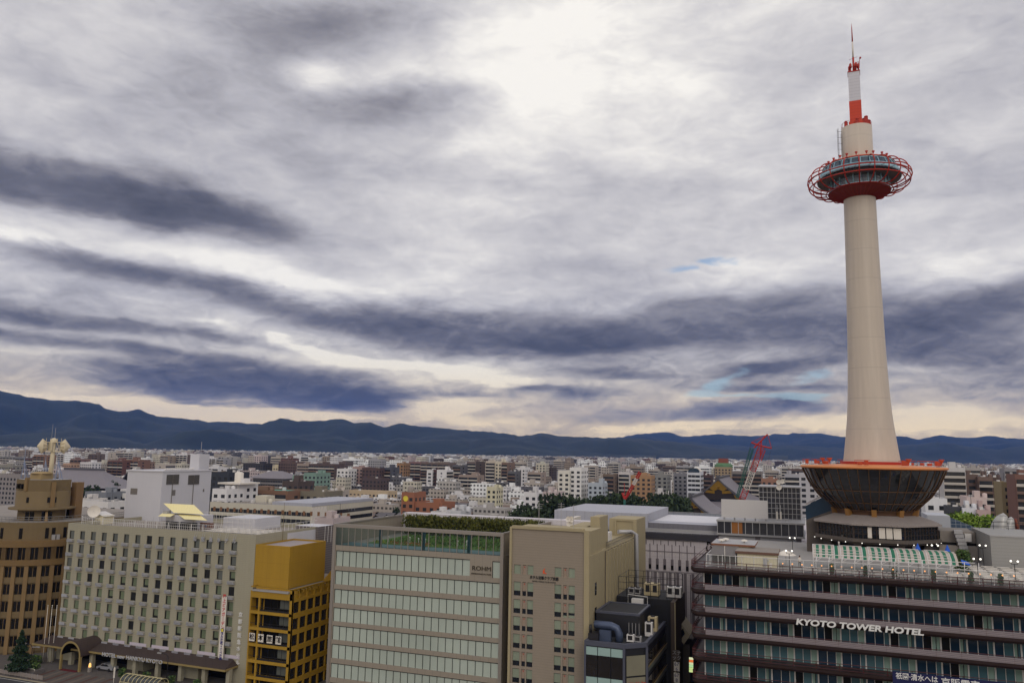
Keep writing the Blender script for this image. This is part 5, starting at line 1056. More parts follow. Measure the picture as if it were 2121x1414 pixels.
for k in range(4):
    z1 = 15.0-k*3.6; MB().box(CX1-.2, CX1-.05, CY+3.1, CY+21.8, z1-2.6, z1-.7).build('side_window', m_drk, cb)
    MB().box(CX1-.05, CX1+.05, CY+3, CY+22, z1-3.3, z1-2.6).build('side_band', m_mint if False else MAT('side_grey', (96, 100, 100), .4) if k == 0 else bpy.data.materials['side_grey'], cb)
    MB().box(CX1+.05, CX1+.12, CY+3, CY+22, z1-2.55, z1-2.4).build('light_strip', MAT('strip_gold', (150, 124, 78), .5) if k == 0 else bpy.data.materials['strip_gold'], cb)
q = MB(); hx0, hx1 = PY(1235, 1268, CY+6)[0], PY(1324, 1268, CY+6)[0]; hz = PY(1290, 1270, CY+6)[1]
q.box(hx0, hx1, CY+6, CY+15, CZ-.4, hz, 0, 1).rim([(hx0-.1, CY+5.9), (hx1+.1, CY+5.9), (hx1+.1, CY+15.1), (hx0-.1, CY+15.1)], .4, hz-.2, hz+.15, 2); q.build('roof_room', [m_blk, m_blk2, bpy.data.materials['slate_trim']], cb)
rx0, rx1 = PY(1277, 1235, CY+20)[0], PY(1401, 1235, CY+20)[0]; rz = PY(1340, 1238, CY+20)[1]
MB().box(rx0, rx1-.7, CY+20, CY+30, 0, rz, 0, 1).box(rx1-.7, rx1, CY+18, CY+30, 0, rz, 2).build('rear_block', [m_blk, m_blk2, MAT('brown_flank', (74, 62, 54), .7)], cb)
MB().box(rx1-.02, rx1+.14, CY+17.9, CY+18, 4, rz).build('pale_edge', m_crm, cb)
q = MB()
for k in range(8):
    for y in (CY+20.4, CY+29): q.tube([(rx0+.3+k*(rx1-rx0-.6)/7, y, rz), (rx0+.3+k*(rx1-rx0-.6)/7, y, rz+3.4)], .05, 4)
for z in (1.2, 2.4, 3.4):
    for y in (CY+20.4, CY+29): q.tube([(rx0+.3, y, rz+z), (rx1-.3, y, rz+z)], .04, 4)
for x in (rx0+.3, rx1-.3): q.tube([(x, CY+20.4, rz+3.4), (x, CY+29, rz+3.4)], .04, 4)
q.build('roof_cage', m_dark, cb)
def condenser(x, y, z, w, d, h, label, mat=None, g=None):
    t = thing('condenser', label, 'condenser', (x, y, z), g); MB().box(x, x+w, y, y+d, z+.15, z+h).build('casing', mat or m_wframe, t)
    for k in range(max(1, int(w/.9))):
        q = MB(); c = x+w*(k+.5)/max(1, int(w/.9)); q.lathe(c, y+d/2, [(.34, z+h+.01), (.34, z+h+.12), (.01, z+h+.13)], 12); q.box(c-.36, c+.36, y-.03, y, z+h*.35, z+h*.9); q.build('fan_guard', m_dark, t)
    MB().box(x+.05, x+.15, y, y+d, z, z+.15).box(x+w-.15, x+w-.05, y, y+d, z, z+.15).build('foot', m_dark, t)
condenser(rx0+4.6, CY+22, rz, 2.6, 2, 2.2, 'large cream condenser unit in the roof cage', MAT('cream_unit', (184, 168, 132), .6)); condenser(rx0+8.6, CY+22, rz, 2.6, 1.8, 1.9, 'white twin condenser at the right of the roof cage'); condenser(rx0+1.6, CY+22.5, rz, 2.2, 1.6, 1.1, 'low grey condenser at the left of the roof cage', m_galv)
zr = CZ-.38; condenser(PY(1298, 1325, CY+3)[0], CY+3, zr, 1.1, .9, 1.2, 'pale condenser on the front edge of the black roof'); condenser(PY(1313, 1325, CY+3.2)[0], CY+3.2, zr, 1.1, .9, 1.0, 'second condenser on the front edge, dark sided', m_galv)
condenser(hx1+.5, CY+8, zr, 1.2, .9, 2.3, 'upright condenser on the roof path right of the black roof room'); condenser(hx1+.4, CY+11, zr, 1.5, 1.2, 2.6, 'tall tan condenser behind the upright one', bpy.data.materials['cream_unit'])
dk = thing('roof_duct', 'blue grey bent air duct at the left of the black roof', 'duct', (CX0+2, CY+3, zr)); m_dct = MAT('duct_blue', (72, 82, 104), .45, metal=.3)
q = MB()
pth = [(CX0+.9, CY+3, zr+2.3), (CX0+2.2, CY+3, zr+2.3), (CX0+3.6, CY+3, zr+2.3), (CX0+4.5, CY+3, zr+2.0), (CX0+4.9, CY+3, zr+1.2), (CX0+4.9, CY+3, zr)]
q.tube(pth, .62, 8); q.box(CX0+1.9, CX0+3.7, CY+2.2, CY+2.9, zr, zr+1.7); q.build('duct', m_dct, dk); MB().box(CX0+.3, CX0+1.9, CY+1.2, CY+3.4, zr, zr+1.2).tube([(CX0+.5, CY+2, zr+1.2), (CX0+.5, CY+2, zr+2.4)], .25, 6).build('fan', m_dark, dk)
q = MB()
for k in range(4): x = hx0+5.5+k*.55; q.tube([(x, CY+5.6, zr+.3), (x, CY+5.6, zr+2.5)], .05, 4)
q.tube([(hx0+5.5, CY+5.6, zr+.3), (hx0+7.15, CY+5.6, zr+.3)], .05, 4); tag(q.build('pipe_rack', m_galv), 'white pipe rack before the black roof room', 'pipe rack')
q = MB().tube([(hx1-4, CY+16, hz-1), (hx1-4, CY+16, hz+1.4), (hx1-.6, CY+16, hz+1.2), (hx1-.6, CY+16, hz-1)], .07, 5).box(hx1-3.4, hx1-1.4, CY+16, CY+17, hz-.6, hz+.7); tag(q.build('pipe_stand', m_wframe), 'white pipe frame and box behind the black roof room', 'pipe frame')
xr_, zr_ = PY(1320, 1413, CY+1.2); tag(text('エドヤ', 1.0, 'corner_sign', m_red, None, (xr_, CY+1.1, zr_-.3), ext=.05, rot=(PI/2, 0, .6)), 'red lettering on the corner glass of the black building', 'sign')
# alley: slanted beige gable and stacked signs
al = thing('slanted_gable', 'beige gabled lean-to jutting over the alley beside the black building', 'building', (-22, 150, 0)); aa, ab, ac, ad = PY(1401, 1276, 150), PY(1429, 1315, 150), PY(1416, 1334, 150), PY(1401, 1310, 150)
q = MB(); P4 = [(aa[0], aa[1]), (ab[0], ab[1]), (ac[0], ac[1]), (ad[0], ad[1])]
q.face([(x, 150, z) for x, z in P4][::-1]); q.face([(P4[0][0], 150, P4[0][1]), (P4[1][0], 150, P4[1][1]), (P4[1][0], 156, P4[1][1]), (P4[0][0], 156, P4[0][1])]); q.face([(P4[1][0], 150, P4[1][1]), (P4[2][0], 150, P4[2][1]), (P4[2][0], 156, P4[2][1]), (P4[1][0], 156, P4[1][1])])
q.build('gable', MAT('beige_gable', (176, 164, 142), .8), al); MB().face([(P4[0][0]+.2, 149.95, P4[0][1]-3.1), (P4[0][0]+1.2, 149.95, P4[0][1]-1.9), (P4[1][0]-.9, 149.95, P4[1][1]+.2), (P4[1][0]-1.7, 149.95, P4[1][1]-.9)]).build('window', m_glassd, al)
MB().box(P4[0][0]-.5, P4[1][0]-.2, 151, 160, 0, P4[3][1]-2).build('wall', m_concd, al)
for i, (y0, y1, mt) in enumerate(((1345, 1367, 0), (1369, 1389, 1), (1391, 1413, 1))):
    x, z1 = PY(1396, y0, 141); x1, z0 = PY(1408, y1, 141); t = thing('alley_sign', ('dark weathered sign at the top of the alley stack', 'white sign with blue letters, middle of the alley stack', 'white sign with blue letters, lowest of the alley stack')[i], 'sign', (x, 141, z0), 'signs stacked at the alley')
    MB().box(x, x1, 140.8, 141, z0, z1).build('board', [m_concd, m_white][mt], t); text(('スナ\nック', '67\n6', '67\n8')[i], .8, 'lettering', [m_galv, MAT('sign_blue', (50, 60, 110), .6)][mt] if i < 2 else bpy.data.materials['sign_blue'], t, ((x+x1)/2, 140.75, (z0+z1)/2), ext=.01)
al2 = thing('alley_light_sign', 'stack of small lit green and yellow panels in the alley', 'sign', (-20.5, 150, 4))
for k in range(6): x, z = PY(1431.5, 1363+k*5.2, 145); MB().box(x-.35, x+.35, 145, 145.1, z-.18, z+.18).build('lit_panel', MAT('lit_'+str(k), ((230, 236, 190), (240, 120, 60), (220, 230, 180), (190, 232, 170), (210, 232, 150), (220, 240, 160))[k], .5, emit=.7), al2)
MB().box(-22.5, -20.0, 146, 176, 0, 13).build('alley_wall', MAT('alley_dark', (52, 46, 44), .9, var=.3), al2) if False else None
adk = thing('alley_house', 'dark narrow building at the end of the alley', 'building', (-21, 158, 0)); MB().box(-23.5, -18.4, 158, 176, 0, 11).build('wall', MAT('alley_dark', (56, 50, 48), .9, var=.3, pat=('windows', 1.6, 2.9, .5, (20, 20, 22))), adk)

# ------------------------------------------------------------------ tan round-cornered office with microwave tower
m_kt = MAT('tan_terracotta', (112, 95, 67), .85, var=.1, scale=.35, streak=.1); m_ktd = MAT('tan_band', (116, 92, 58), .85, var=.12, scale=.5); m_ktp = MAT('tan_pier', (128, 104, 70), .85, var=.1); m_ktw = MAT('old_window', (24, 22, 22), .15, var=.3, spec=.4, rnd=.4)
QX, QY, QR = -170.5, 139.5, 13.6
ko = thing('round_corner_office', 'tan round cornered office with stepped tower and piered windows', 'building', (QX, QY, 0))
A0, A1 = R(-92), R(2)
def arcpts(r, n=20): return [(QX+r*math.cos(A0+(A1-A0)*k/n), QY+r*math.sin(A0+(A1-A0)*k/n)) for k in range(n+1)]
def body(r, wl): a = arcpts(r); return [(QX-wl, a[0][1])]+a+[(a[-1][0], QY+30), (QX-wl, QY+30)]
fh = 3.62; z_band = 19.9
MB().prism(body(QR-.55, 45), 0, 23.6, 0, 1).build('wall', [m_kt, m_conc], ko)
MB().prism(body(QR+.25, 45), 22.6, 23.7).prism(body(QR+.05, 45), 23.7, 24.0).build('upper_cornice', m_ktd, ko); MB().prism(body(QR+.15, 45), z_band-1.25, z_band).build('lower_cornice', m_ktd, ko)
q = MB(); nb = 9
angs = [A0+(A1-A0)*(k+.0)/nb for k in range(nb+1)]
def radial(q, a, r0, r1, w, z0, z1, m=0):
    c, s_ = math.cos(a), math.sin(a); p = [(QX+r*c-s_*o, QY+r*s_+c*o) for r, o in ((r0, -w), (r1, -w), (r1, w), (r0, w))]; q.prism(p, z0, z1, m)
for a in angs: radial(q, a, QR-.7, QR, .42, 0, z_band-1.25)
for k in range(6):
    x = QX-4.6*(k+1); q.box(x-.42, x+.42, QY-QR, QY-QR+.7, 0, z_band-1.25); q.box(QX+QR-.7, QX+QR, QY+1+4.2*k, QY+1.84+4.2*k, 0, z_band-1.25)
for j in range(2):
    for a in [A0+(A1-A0)*(k+t)/nb for k in range(nb) for t in (0, )]: radial(q, a, QR-.6, QR+.02, .5, z_band, 22.6)
q.build('pier', m_ktp, ko)
q = MB(); rs = arcpts(QR-.30)
for j in range(6):
    z = z_band-1.25-fh*(j+1)
    q.lathe(QX, QY, [(QR-.58, z-.1), (QR-.3, z-.1), (QR-.3, z+1.15), (QR-.58, z+1.2)], 24, a0=A0, a1=A1, sm=False); q.box(QX-40, QX, QY-QR+.3, QY-QR+.58, z-.1, z+1.15)
q.build('spandrel', m_kt, ko)
def arcwin(a, z0, z1, w, r):
    q = MB(); radial(q, a, r-.05, r+.05, w, z0, z1, 0); radial(q, a, r+.05, r+.08, .05, z0, z1, 1); return q
for j in range(5):
    zt = z_band-1.25-fh*j-.35
    for k in range(nb): arcwin((angs[k]+angs[k+1])/2, zt-2.15, zt, .72, QR-.52).build('window', [m_ktw, m_ktd], ko)
for k in range(nb): arcwin((angs[k]+angs[k+1])/2, z_band+.05, 22.5, .85, QR-.52).build('window', [m_ktw, m_ktd], ko)
R2 = 12.2
MB().prism(body(R2, 45), 23.7, 27.8, 0, 1).build('second_tier', [m_kt, m_conc], ko)
for a in (-80, -60, -36, -30, -19, -12, -8): radial_q = MB(); radial(radial_q, R(a), R2-.1, R2+.06, .35, 24.3, 26.6); radial_q.build('window', m_ktw, ko)
ac = MB(); [radial(ac, R(a), QR-1.2, QR-.7, .35, 24, 25.1) for a in (-30, -26)]; ac.build('air_conditioner', m_galv, ko)
q = MB(); path = [(QX-40, QY-R2)]+arcpts(R2-.1)+[(QX+R2-.1, QY+20)]
for z in (28.0, 28.5, 29.0): q.tube([(p[0], p[1], z) for p in path], .05, 4)
for a, b in zip(path, path[1:]):
    n = max(1, int((Vector(b)-Vector(a)).length/.5))
    for k in range(n): p = Vector(a).lerp(Vector(b), k/n); q.tube([(p.x, p.y, 27.8), (p.x, p.y, 29.05)], .03, 3)
q.build('roof_fence', MAT('fence_grey', (120, 118, 118), .6), ko)
DX, DY, DR = QX+1.6, QY-2.2, 5.6
MB().lathe(DX, DY, [(DR-.7, 27.8), (DR-.7, 30.3)], 40).lathe(DX, DY, [(DR+1.2, 30.25), (DR+1.3, 30.6), (DR, 30.8), (DR, 34.3), (DR-.1, 34.4), (.1, 34.4)], 48, sm=False).build('drum', m_kt, ko)
for p_ in [o for o in COL.objects if o.parent == ko][-1].data.polygons: p_.use_smooth = abs(p_.normal.z) < .3
def radial2(a, r, w, z0, z1, t=.06):
    q = MB(); c, s_ = math.cos(a), math.sin(a); q.prism([(DX+rr*c-s_*o, DY+rr*s_+c*o) for rr, o in ((r-.1, -w), (r+t, -w), (r+t, w), (r-.1, w))], z0, z1); return q
for a in (-72, -28, -14): radial2(R(a), DR, .28, 31.9, 33.1).build('window', m_ktw, ko)
for a in (-75, -62, -34, -20): radial2(R(a), DR-.7, .45, 27.9, 29.8).build('window', m_ktw, ko)
radial2(R(-20), DR, .45, 30.8, 36.5, .25).build('flue', m_ktp, ko)
q = MB(); q.prism([(DX-4.6, DY-3.6), (DX+1.4, DY-5.2), (DX+4.9, DY-2.4), (DX+4.9, DY+3), (DX-4.6, DY+4)], 34.4, 37.0, 0, 1); q.build('top_storey', [m_kt, MAT('zinc_roof', (150, 152, 158), .5)], ko)
for x in (DX-2.6, DX-1.2): MB().box(x-.25, x+.25, DY-5.2-.1*(x-DX), DY-4.0, 34.9, 36.0).build('window', m_ktw, ko)
MB().box(DX-1.7, DX+1.7, DY-2.6, DY+.6, 37.0, 38.3).lathe(DX, DY-1.0, [(2.2, 38.3), (2.2, 38.4), (1.4, 38.7), (.05, 38.8)], 24).build('lantern_room', [MAT('pale_tan', (150, 128, 90), .8)], ko)
MB().box(DX+.5, DX+1.2, DY-5.6, DY-4.8, 34.4, 37.5).build('chimney', m_ktp, ko)
fx, fz = PY(163, 998, DY+6); MB().box(fx-1.0, fx+.7, DY+5, DY+7, 27.8, fz).build('rear_stack', MAT('rear_tan', (122, 96, 66), .85), ko); MB().box(fx-2.6, fx-1.0, DY+5.5, DY+7, 27.8, fz-1.2).build('rear_shaft', m_ktw, ko)
MB().face([(DX+DR-2, DY-DR+3.6, 30.9), (DX+DR-1.2, DY-DR+3.4, 30.9), (DX+DR+2.6, DY-DR+.6, 27.9), (DX+DR+1.8, DY-DR+.4, 27.9)]).build('brace', m_ktp, ko)
mw = thing('microwave_tower', 'cream microwave mast with horn dishes both sides on the tan tower', 'antenna mast', (PY(106, 970, DY+1)[0], DY+1, 37)); mx, my = PY(106, 970, DY+1)[0], DY+1
m_crt = MAT('cream_paint', (204, 190, 160), .5, var=.06); zH = PY(106, 924, my)[1]; sc_ = .114
MB().tube([(mx, my, 37), (mx, my, zH+1.4)], .72, 16, r2=.62).build('pole', m_crt, mw)
q = MB(); pf = [(mx+a*.63-b*.77, my+a*.77+b*.63) for a, b in ((-2.2, -1), (2.2, -1), (2.2, 1), (-2.2, 1))]; q.prism(pf, zH-1.3, zH-1.1).prism(pf, zH+.9, zH+1.05)
for x in (-2.1, -1.0, 1.0, 2.1):
    for y in (-.9, .9): q.tube([(mx+x*.63-y*.77, my+x*.77+y*.63, zH-1.2), (mx+x*.63-y*.77, my+x*.77+y*.63, zH+1.9)], .07, 4)
for s_ in (-1, 1):
    A_, B2_ = [(mx+s_*a*.63+.9*.77, my+s_*a*.77-.9*.63) for a in (1.0, 2.1)]; q.tube([(*A_, zH-1.2), (*B2_, zH+1)], .06, 4).tube([(*B2_, zH-1.2), (*A_, zH+1)], .06, 4)
q.build('platform', m_crt, mw); MB().lathe(mx, my, [(.9, zH+1.0), (.95, zH+1.6), (.5, zH+1.9), (.01, zH+2.0)], 16).box(mx-.9, mx+.9, my-1.25, my-1.0, zH-1.0, zH+.9).build('hub', m_crt, mw)
for s_ in (-1, 1):
    q = MB(); prof = [(.95, -.2), (1.72, .95), (1.78, 1.05), (1.70, 1.15), (.03, 2.75 if s_ > 0 else 2.5)]; n = 20; ax_ = Vector((s_*.63+(.12 if s_ < 0 else 0), s_*.77-(.12 if s_ < 0 else 0), 0)).normalized(); u = ax_.cross(Vector((0, 0, 1))).normalized(); c0 = Vector((mx, my, zH))+ax_*2.1
    for (ra, ha), (rb, hb_) in zip(prof, prof[1:]):
        for k in range(n):
            P = lambda r, h, t_: c0+ax_*h+u*(r*math.cos(t_))+Vector((0, 0, 1))*(r*math.sin(t_)); a, b = 2*PI*k/n, 2*PI*(k+1)/n
            q.face([P(ra, ha, a), P(ra, ha, b), P(rb, hb_, b), P(rb, hb_, a)], 1 if k % 2 and ha < .9 else 0, ha > 1.1)
    q.build('horn_dish', [m_crt, MAT('dish_rib', (176, 160, 130), .6)], mw)
MB().tube([(mx+.3, my, zH+1.9), (mx+.3, my, PY(110, 886, my)[1])], .06, 5).tube([(mx-1.1, my, zH+1), (mx-1.1, my, PY(99, 878, my)[1])], .04, 5).build('whip', m_galv, mw)
mw.scale = (.74, .74, 1)
for px, lab in ((50, 'left'), (94, 'middle'), (121, 'right')):
    x = PY(px, 960, DY+.5)[0]; z1 = PY(px, 926 if px == 50 else 945, DY+.5)[1]; t = thing('tripod_aerial', 'blue grey tripod aerial on the tan tower roof, '+{'left': 'standing alone', 'middle': 'next to the cream mast', 'right': 'just beyond the cream mast'}[lab], 'aerial', (x, DY+.5, 37), 'tripod aerials on the tan tower')
    q = MB().tube([(x, DY+.5, 40.5), (x, DY+.5, z1)], .07, 5)
    for dx2, dy2 in ((-.6, 0), (1.3, -.4), (.3, 1.2)): q.tube([(x, DY+.5, 41.2), (x+dx2, DY+.5+dy2, 37)], .1, 5)
    q.build('mast', MAT('aerial_blue', (128, 138, 162), .5) if px == 50 else bpy.data.materials['aerial_blue'], t)

# ------------------------------------------------------------------ street corner
def flagpole(px, lab):
    x, y = PZ(px, 1372, 0); t = thing('flagpole', lab, 'flagpole', (x, y, .14), 'flagpoles beside the beige hotel'); MB().tube([(x, y, .14), (x, y, 11.5)], .07, 6, r2=.045).ball((x, y, 11.55), .1, n=5).build('pole', m_white, t)
flagpole(88, 'slim white flagpole standing nearest the tan office'); flagpole(97, 'slim white flagpole, middle of the three'); flagpole(107, 'slim white flagpole against the beige hotel corner')
def street_lamp(x, y, h, dirx, lab):
    t = thing('street_lamp', lab, 'street lamp', (x, y, .14)); MB().tube([(x, y, .14), (x, y, h-.5), (x+dirx*.5, y, h), (x+dirx*2.2, y, h+.1)], .09, 6, r2=.06).build('pole', m_dark, t); MB().box(x+dirx*2.2-.45, x+dirx*2.2+.45, y-.15, y+.15, h-.02, h+.16).build('lamp_head', m_galv, t)
x, y = PZ(344, 1420, 0); street_lamp(x, y, PY(344, 1354, y)[1], -1, 'dark street lamp with a bent arm before the beige hotel canopy')
x, y = PZ(62, 1392, 0); street_lamp(x, y, PY(62, 1334, y)[1], -1, 'double armed street lamp behind the conifer'); t = [o for o in COL.objects if o.name.startswith('street_lamp')][-1]
MB().tube([(x, y, PY(62, 1334, y)[1]-.4), (x+1.4, y, PY(62, 1337, y)[1])], .07, 5).box(x+1.1, x+2.0, y-.15, y+.15, PY(62, 1337, y)[1]-.05, PY(62, 1337, y)[1]+.1).build('second_arm', m_galv, t)
gx, gy = PZ(30, 1388, 0); gr = thing('guard_fence', 'pale panelled guard fence along the kerb at the street corner', 'fence', (gx, gy, .14)); q = MB()
for k in range(13):
    x = gx-8+k*1.5; q.box(x, x+1.4, 117.3, 117.38, .25, 1.0, 1).tube([(x, 117.34, .14), (x, 117.34, 1.1)], .05, 5)
q.build('panel', [m_galv, MAT('fence_stone', (132, 122, 116), .8)], gr)
pl_ = thing('planter_bed', 'low stone planter with white rail and shrubs at the corner', 'planter', (-150, 120, .14)); MB().box(-152.5, -144.5, 119.2, 121.5, .14, .9).build('kerb_wall', MAT('planter_stone', (104, 98, 96), .9), pl_); MB().tube([(-152.5, 119.3, 1.2), (-144.5, 119.3, 1.2)], .05, 4).tube([(-152.5, 119.3, .9), (-152.5, 119.3, 1.2)], .05, 4).tube([(-144.5, 119.3, .9), (-144.5, 119.3, 1.2)], .05, 4).build('rail', m_white, pl_)
for i, (x, lab) in enumerate(((-151, 'dark shrub in the corner planter, nearest the tan office'), (-148.4, 'dark shrub in the middle of the corner planter'), (-145.8, 'dark shrub in the corner planter, nearest the hotel arch'))): bush('shrub', x, 120.4, .8, .9, 1.2, lab, 'shrub', 260, pot=False, group='shrubs in the corner planter')
for k in range(6): bush('shrub', -153+k*1.6 if k < 2 else -141+k*6.2, 125.6, .14, .8, 1.5, ('dark clipped shrub left of the hotel arch', 'dark clipped shrub close left of the hotel arch', 'shrub under the hotel canopy, first right of the arch', 'shrub under the hotel canopy, second right of the arch', 'shrub under the hotel canopy, third right of the arch', 'shrub under the hotel canopy, farthest from the arch')[k], 'shrub', 220, pot=False, group='shrubs before the hotel')
q = MB()
for k in range(9): q.face([(-143.5+k*1.9, 117.0, .152), (-142.7+k*1.9, 117.0, .152), (-143.6+k*1.9, 123.5, .152), (-144.4+k*1.9, 123.5, .152)], k % 2)
o = q.build('brick_paving', [MAT('brick_red', (84, 60, 52), .9, var=.3, scale=2), MAT('brick_tan', (104, 92, 82), .9, var=.2)]); o['kind'] = 'structure'
MB().box(ax-2.2, ax+2.2, 123.8, 124.9, .152, .19).build('doormat', MAT('red_mat', (90, 22, 24), .9), hk)
gl = thing('garden_lantern', 'small lit lantern beside the hotel arch', 'lantern', (ax+4.4, 125, .14)); MB().box(ax+4.2, ax+4.7, 125.0, 125.5, .14, 1.1).build('base', m_conc, gl); MB().lathe(ax+4.45, 125.25, [(.26, 1.1), (.2, 1.7), (.02, 1.9)], 6, sm=False).build('lamp', MAT('warm_lamp', (255, 190, 110), .5, emit=1.2), gl)
sh = thing('arched_shelter', 'cream framed arched glass roof over the subway stair', 'shelter', (-125, 119.5, .14)); sx0, sy0 = PZ(262, 1412, 1.5); sx1 = PZ(352, 1418, 1.5)[0]; q = MB(); g_ = MB(); n = 9
for k in range(n+1):
    x = sx0+(sx1-sx0)*k/n; q.tube([(x, 117.6+1.5+1.5*math.cos(a), 2.0+1.1*math.sin(a)) for a in [PI*j/10 for j in range(11)]], .07, 4)
for a in (0, .5, 1): y, z = 119.1+1.5*math.cos(PI*a), 2.0+1.1*math.sin(PI*a); q.tube([(sx0, y, z), (sx1, y, z)], .06, 4)
for x in (sx0, sx1):
    for y in (117.6, 120.6): q.tube([(x, y, .14), (x, y, 2.0)], .09, 5)
for j in range(10):
    a, b = PI*j/10, PI*(j+1)/10; g_.face([(sx0, 119.1+1.5*math.cos(a), 2.0+1.1*math.sin(a)), (sx1, 119.1+1.5*math.cos(a), 2.0+1.1*math.sin(a)), (sx1, 119.1+1.5*math.cos(b), 2.0+1.1*math.sin(b)), (sx0, 119.1+1.5*math.cos(b), 2.0+1.1*math.sin(b))], 0, True)
q.build('frame', MAT('cream_frame', (186, 174, 132), .5), sh); g_.build('glazing', MAT('smoked_glass', (60, 62, 60), .1, alpha=.35), sh)
x, y = PZ(235, 1414, 0); bp_ = thing('bus_stop_post', 'white post sign on the pavement before the hotel', 'sign', (x, y, .14)); MB().tube([(x, y, .14), (x, y, 2.9)], .05, 5).build('post', m_white, bp_); MB().box(x-.18, x+.18, y-.04, y+.04, 1.0, 2.9).build('panel', m_white, bp_)
car = thing('parked_car', 'pale grey car parked under the beige hotel canopy', 'car', (-139, 127, .14)); cx0, cy0 = -134.6, 127.6
prof = [(-2.1, .35), (-2.1, .75), (-1.3, .9), (-.7, 1.42), (.7, 1.45), (1.4, .95), (2.1, .85), (2.15, .35)]
q = MB(); yy = (-.8, .8)
for a, b in zip(prof, prof[1:]): q.face([(cx0+a[0], cy0+yy[0], a[1]+.14), (cx0+a[0], cy0+yy[1], a[1]+.14), (cx0+b[0], cy0+yy[1], b[1]+.14), (cx0+b[0], cy0+yy[0], b[1]+.14)][::-1])
for y in yy: q.face([(cx0+a[0], cy0+y, a[1]+.14) for a in prof])
q.build('body', MAT('car_silver', (170, 172, 180), .3, metal=.5, coat=.5), car); MB().face([(cx0-1.1, cy0-.82, 1.1), (cx0+1.2, cy0-.82, 1.12), (cx0+.65, cy0-.81, 1.52), (cx0-.65, cy0-.81, 1.5)]).build('side_window', m_glassd, car)
for x in (-1.3, 1.3):
    for y in (-.78, .78): q = MB().tube([(cx0+x, cy0+y-.1, .46), (cx0+x, cy0+y+.1, .46)], .32, 12); q.build('wheel', m_dark, car)
# ------------------------------------------------------------------ temple halls
m_tile = MAT('grey_tile', (122, 116, 120), .6, var=.1, scale=.1, pat=('vlines', .8, 1, .3, (108, 102, 106))); m_tiled = MAT('ridge_tile', (84, 82, 86), .6, var=.15); m_gold = MAT('gold_leaf', (140, 108, 38), .4, metal=.6, var=.2, scale=1); m_wood = MAT('dark_temple_wood', (42, 34, 30), .8, var=.3)
def temple(name, label, cx, y0, zr, hw, ze, length, zb, ridge_y=0.0):
    """irimoya hall with its ridge running north from a gable that faces the station"""
    t = thing(name, label, 'temple', (cx, y0, 0)); q = MB(); n = 10
    def prof(s): return zr+(ze-zr)*(1-(1-s)**1.35*1.0) if False else zr-(zr-ze)*(1-(1-s)**1.6)     # concave slope, s from ridge 0 to eave 1
    for sgn in (-1, 1):
        for k in range(n):
            a, b = k/n, (k+1)/n
            q.face([(cx+sgn*hw*a, y0, prof(a)), (cx+sgn*hw*b, y0, prof(b)), (cx+sgn*hw*b, y0+length, prof(b)), (cx+sgn*hw*a, y0+length, prof(a))], 0, False)
            q.face([(cx+sgn*hw*a, y0-.05, prof(a)), (cx+sgn*hw*b, y0-.05, prof(b)), (cx+sgn*hw*b, y0-.05, prof(b)-1.1), (cx+sgn*hw*a, y0-.05, prof(a)-1.1)], 1)
            q.face([(cx+sgn*hw*a, y0-.05, prof(a)+.25), (cx+sgn*hw*b, y0-.05, prof(b)+.25), (cx+sgn*hw*b, y0+1.6, prof(b)+.25), (cx+sgn*hw*a, y0+1.6, prof(a)+.25)], 1)
    q.build('roof', [m_tile, m_tiled], t)
    MB().box(cx-.7, cx+.7, y0-.2, y0+length, zr-.2, zr+1.0).box(cx-1.1, cx+1.1, y0-.5, y0+.3, zr+.2, zr+2.0).build('ridge', m_tiled, t)
    g0 = y0+1.0; MB().face([(cx-hw*.72, g0, prof(.72)-.6), (cx+hw*.72, g0, prof(.72)-.6), (cx, g0, zr-.8)]).build('gable', m_wood, t)
    q = MB(); H = zr-prof(.72)
    for sgn in (-1, 1):
        q.face([(cx, g0-.3, zr-1.6), (cx+sgn*hw*.16, g0-.3, zr-H*.30), (cx+sgn*hw*.24, g0-.3, zr-H*.5), (cx+sgn*hw*.12, g0-.3, zr-H*.62), (cx, g0-.3, zr-H*.52)])
        q.face([(cx+sgn*hw*.40, g0-.3, prof(.40)-1.5), (cx+sgn*hw*.56, g0-.3, prof(.56)-1.2), (cx+sgn*hw*.58, g0-.3, prof(.56)-2.6), (cx+sgn*hw*.44, g0-.3, prof(.44)-3.0)])
        q.face([(cx+sgn*hw*.1, g0-.3, zr-H*.62), (cx+sgn*hw*.3, g0-.3, zr-H*.58), (cx+sgn*hw*.36, g0-.3, zr-H*.70), (cx+sgn*hw*.1, g0-.3, zr-H*.74)])
    q.ball((cx, g0-.4, zr-H*.42), hw*.03+.2, n=6); q.build('gable_ornament', m_gold, t)
    q = MB()                                                     # lower skirt roof round the hall
    w2, d2 = hw*1.35, hw*.5
    a = [(cx-hw, y0+.5), (cx+hw, y0+.5), (cx+hw, y0+length), (cx-hw, y0+length)]; b = [(cx-w2, y0-d2), (cx+w2, y0-d2), (cx+w2, y0+length+d2), (cx-w2, y0+length+d2)]
    for k in range(4): j = (k+1) % 4; q.face([(*b[k], zb), (*b[j], zb), (*a[j], ze+.3), (*a[k], ze+.3)])
    q.build('skirt_roof', m_tile, t); MB().box(cx-hw*1.1, cx+hw*1.1, y0, y0+length, 0, zb+.6).build('wall', m_wood, t); return t
x, z = PY(1430, 1030, 430); temple('temple_hall', 'smaller grey tiled temple hall with gold gable, in front', x, 430, z, 12.5, z-8.6, 52, 9)
x, z = PY(1487, 990, 540); temple('temple_hall', 'larger grey tiled temple hall with gold gable, behind the billboard', x, 540, z, 24, z-15.5, 75, 12)
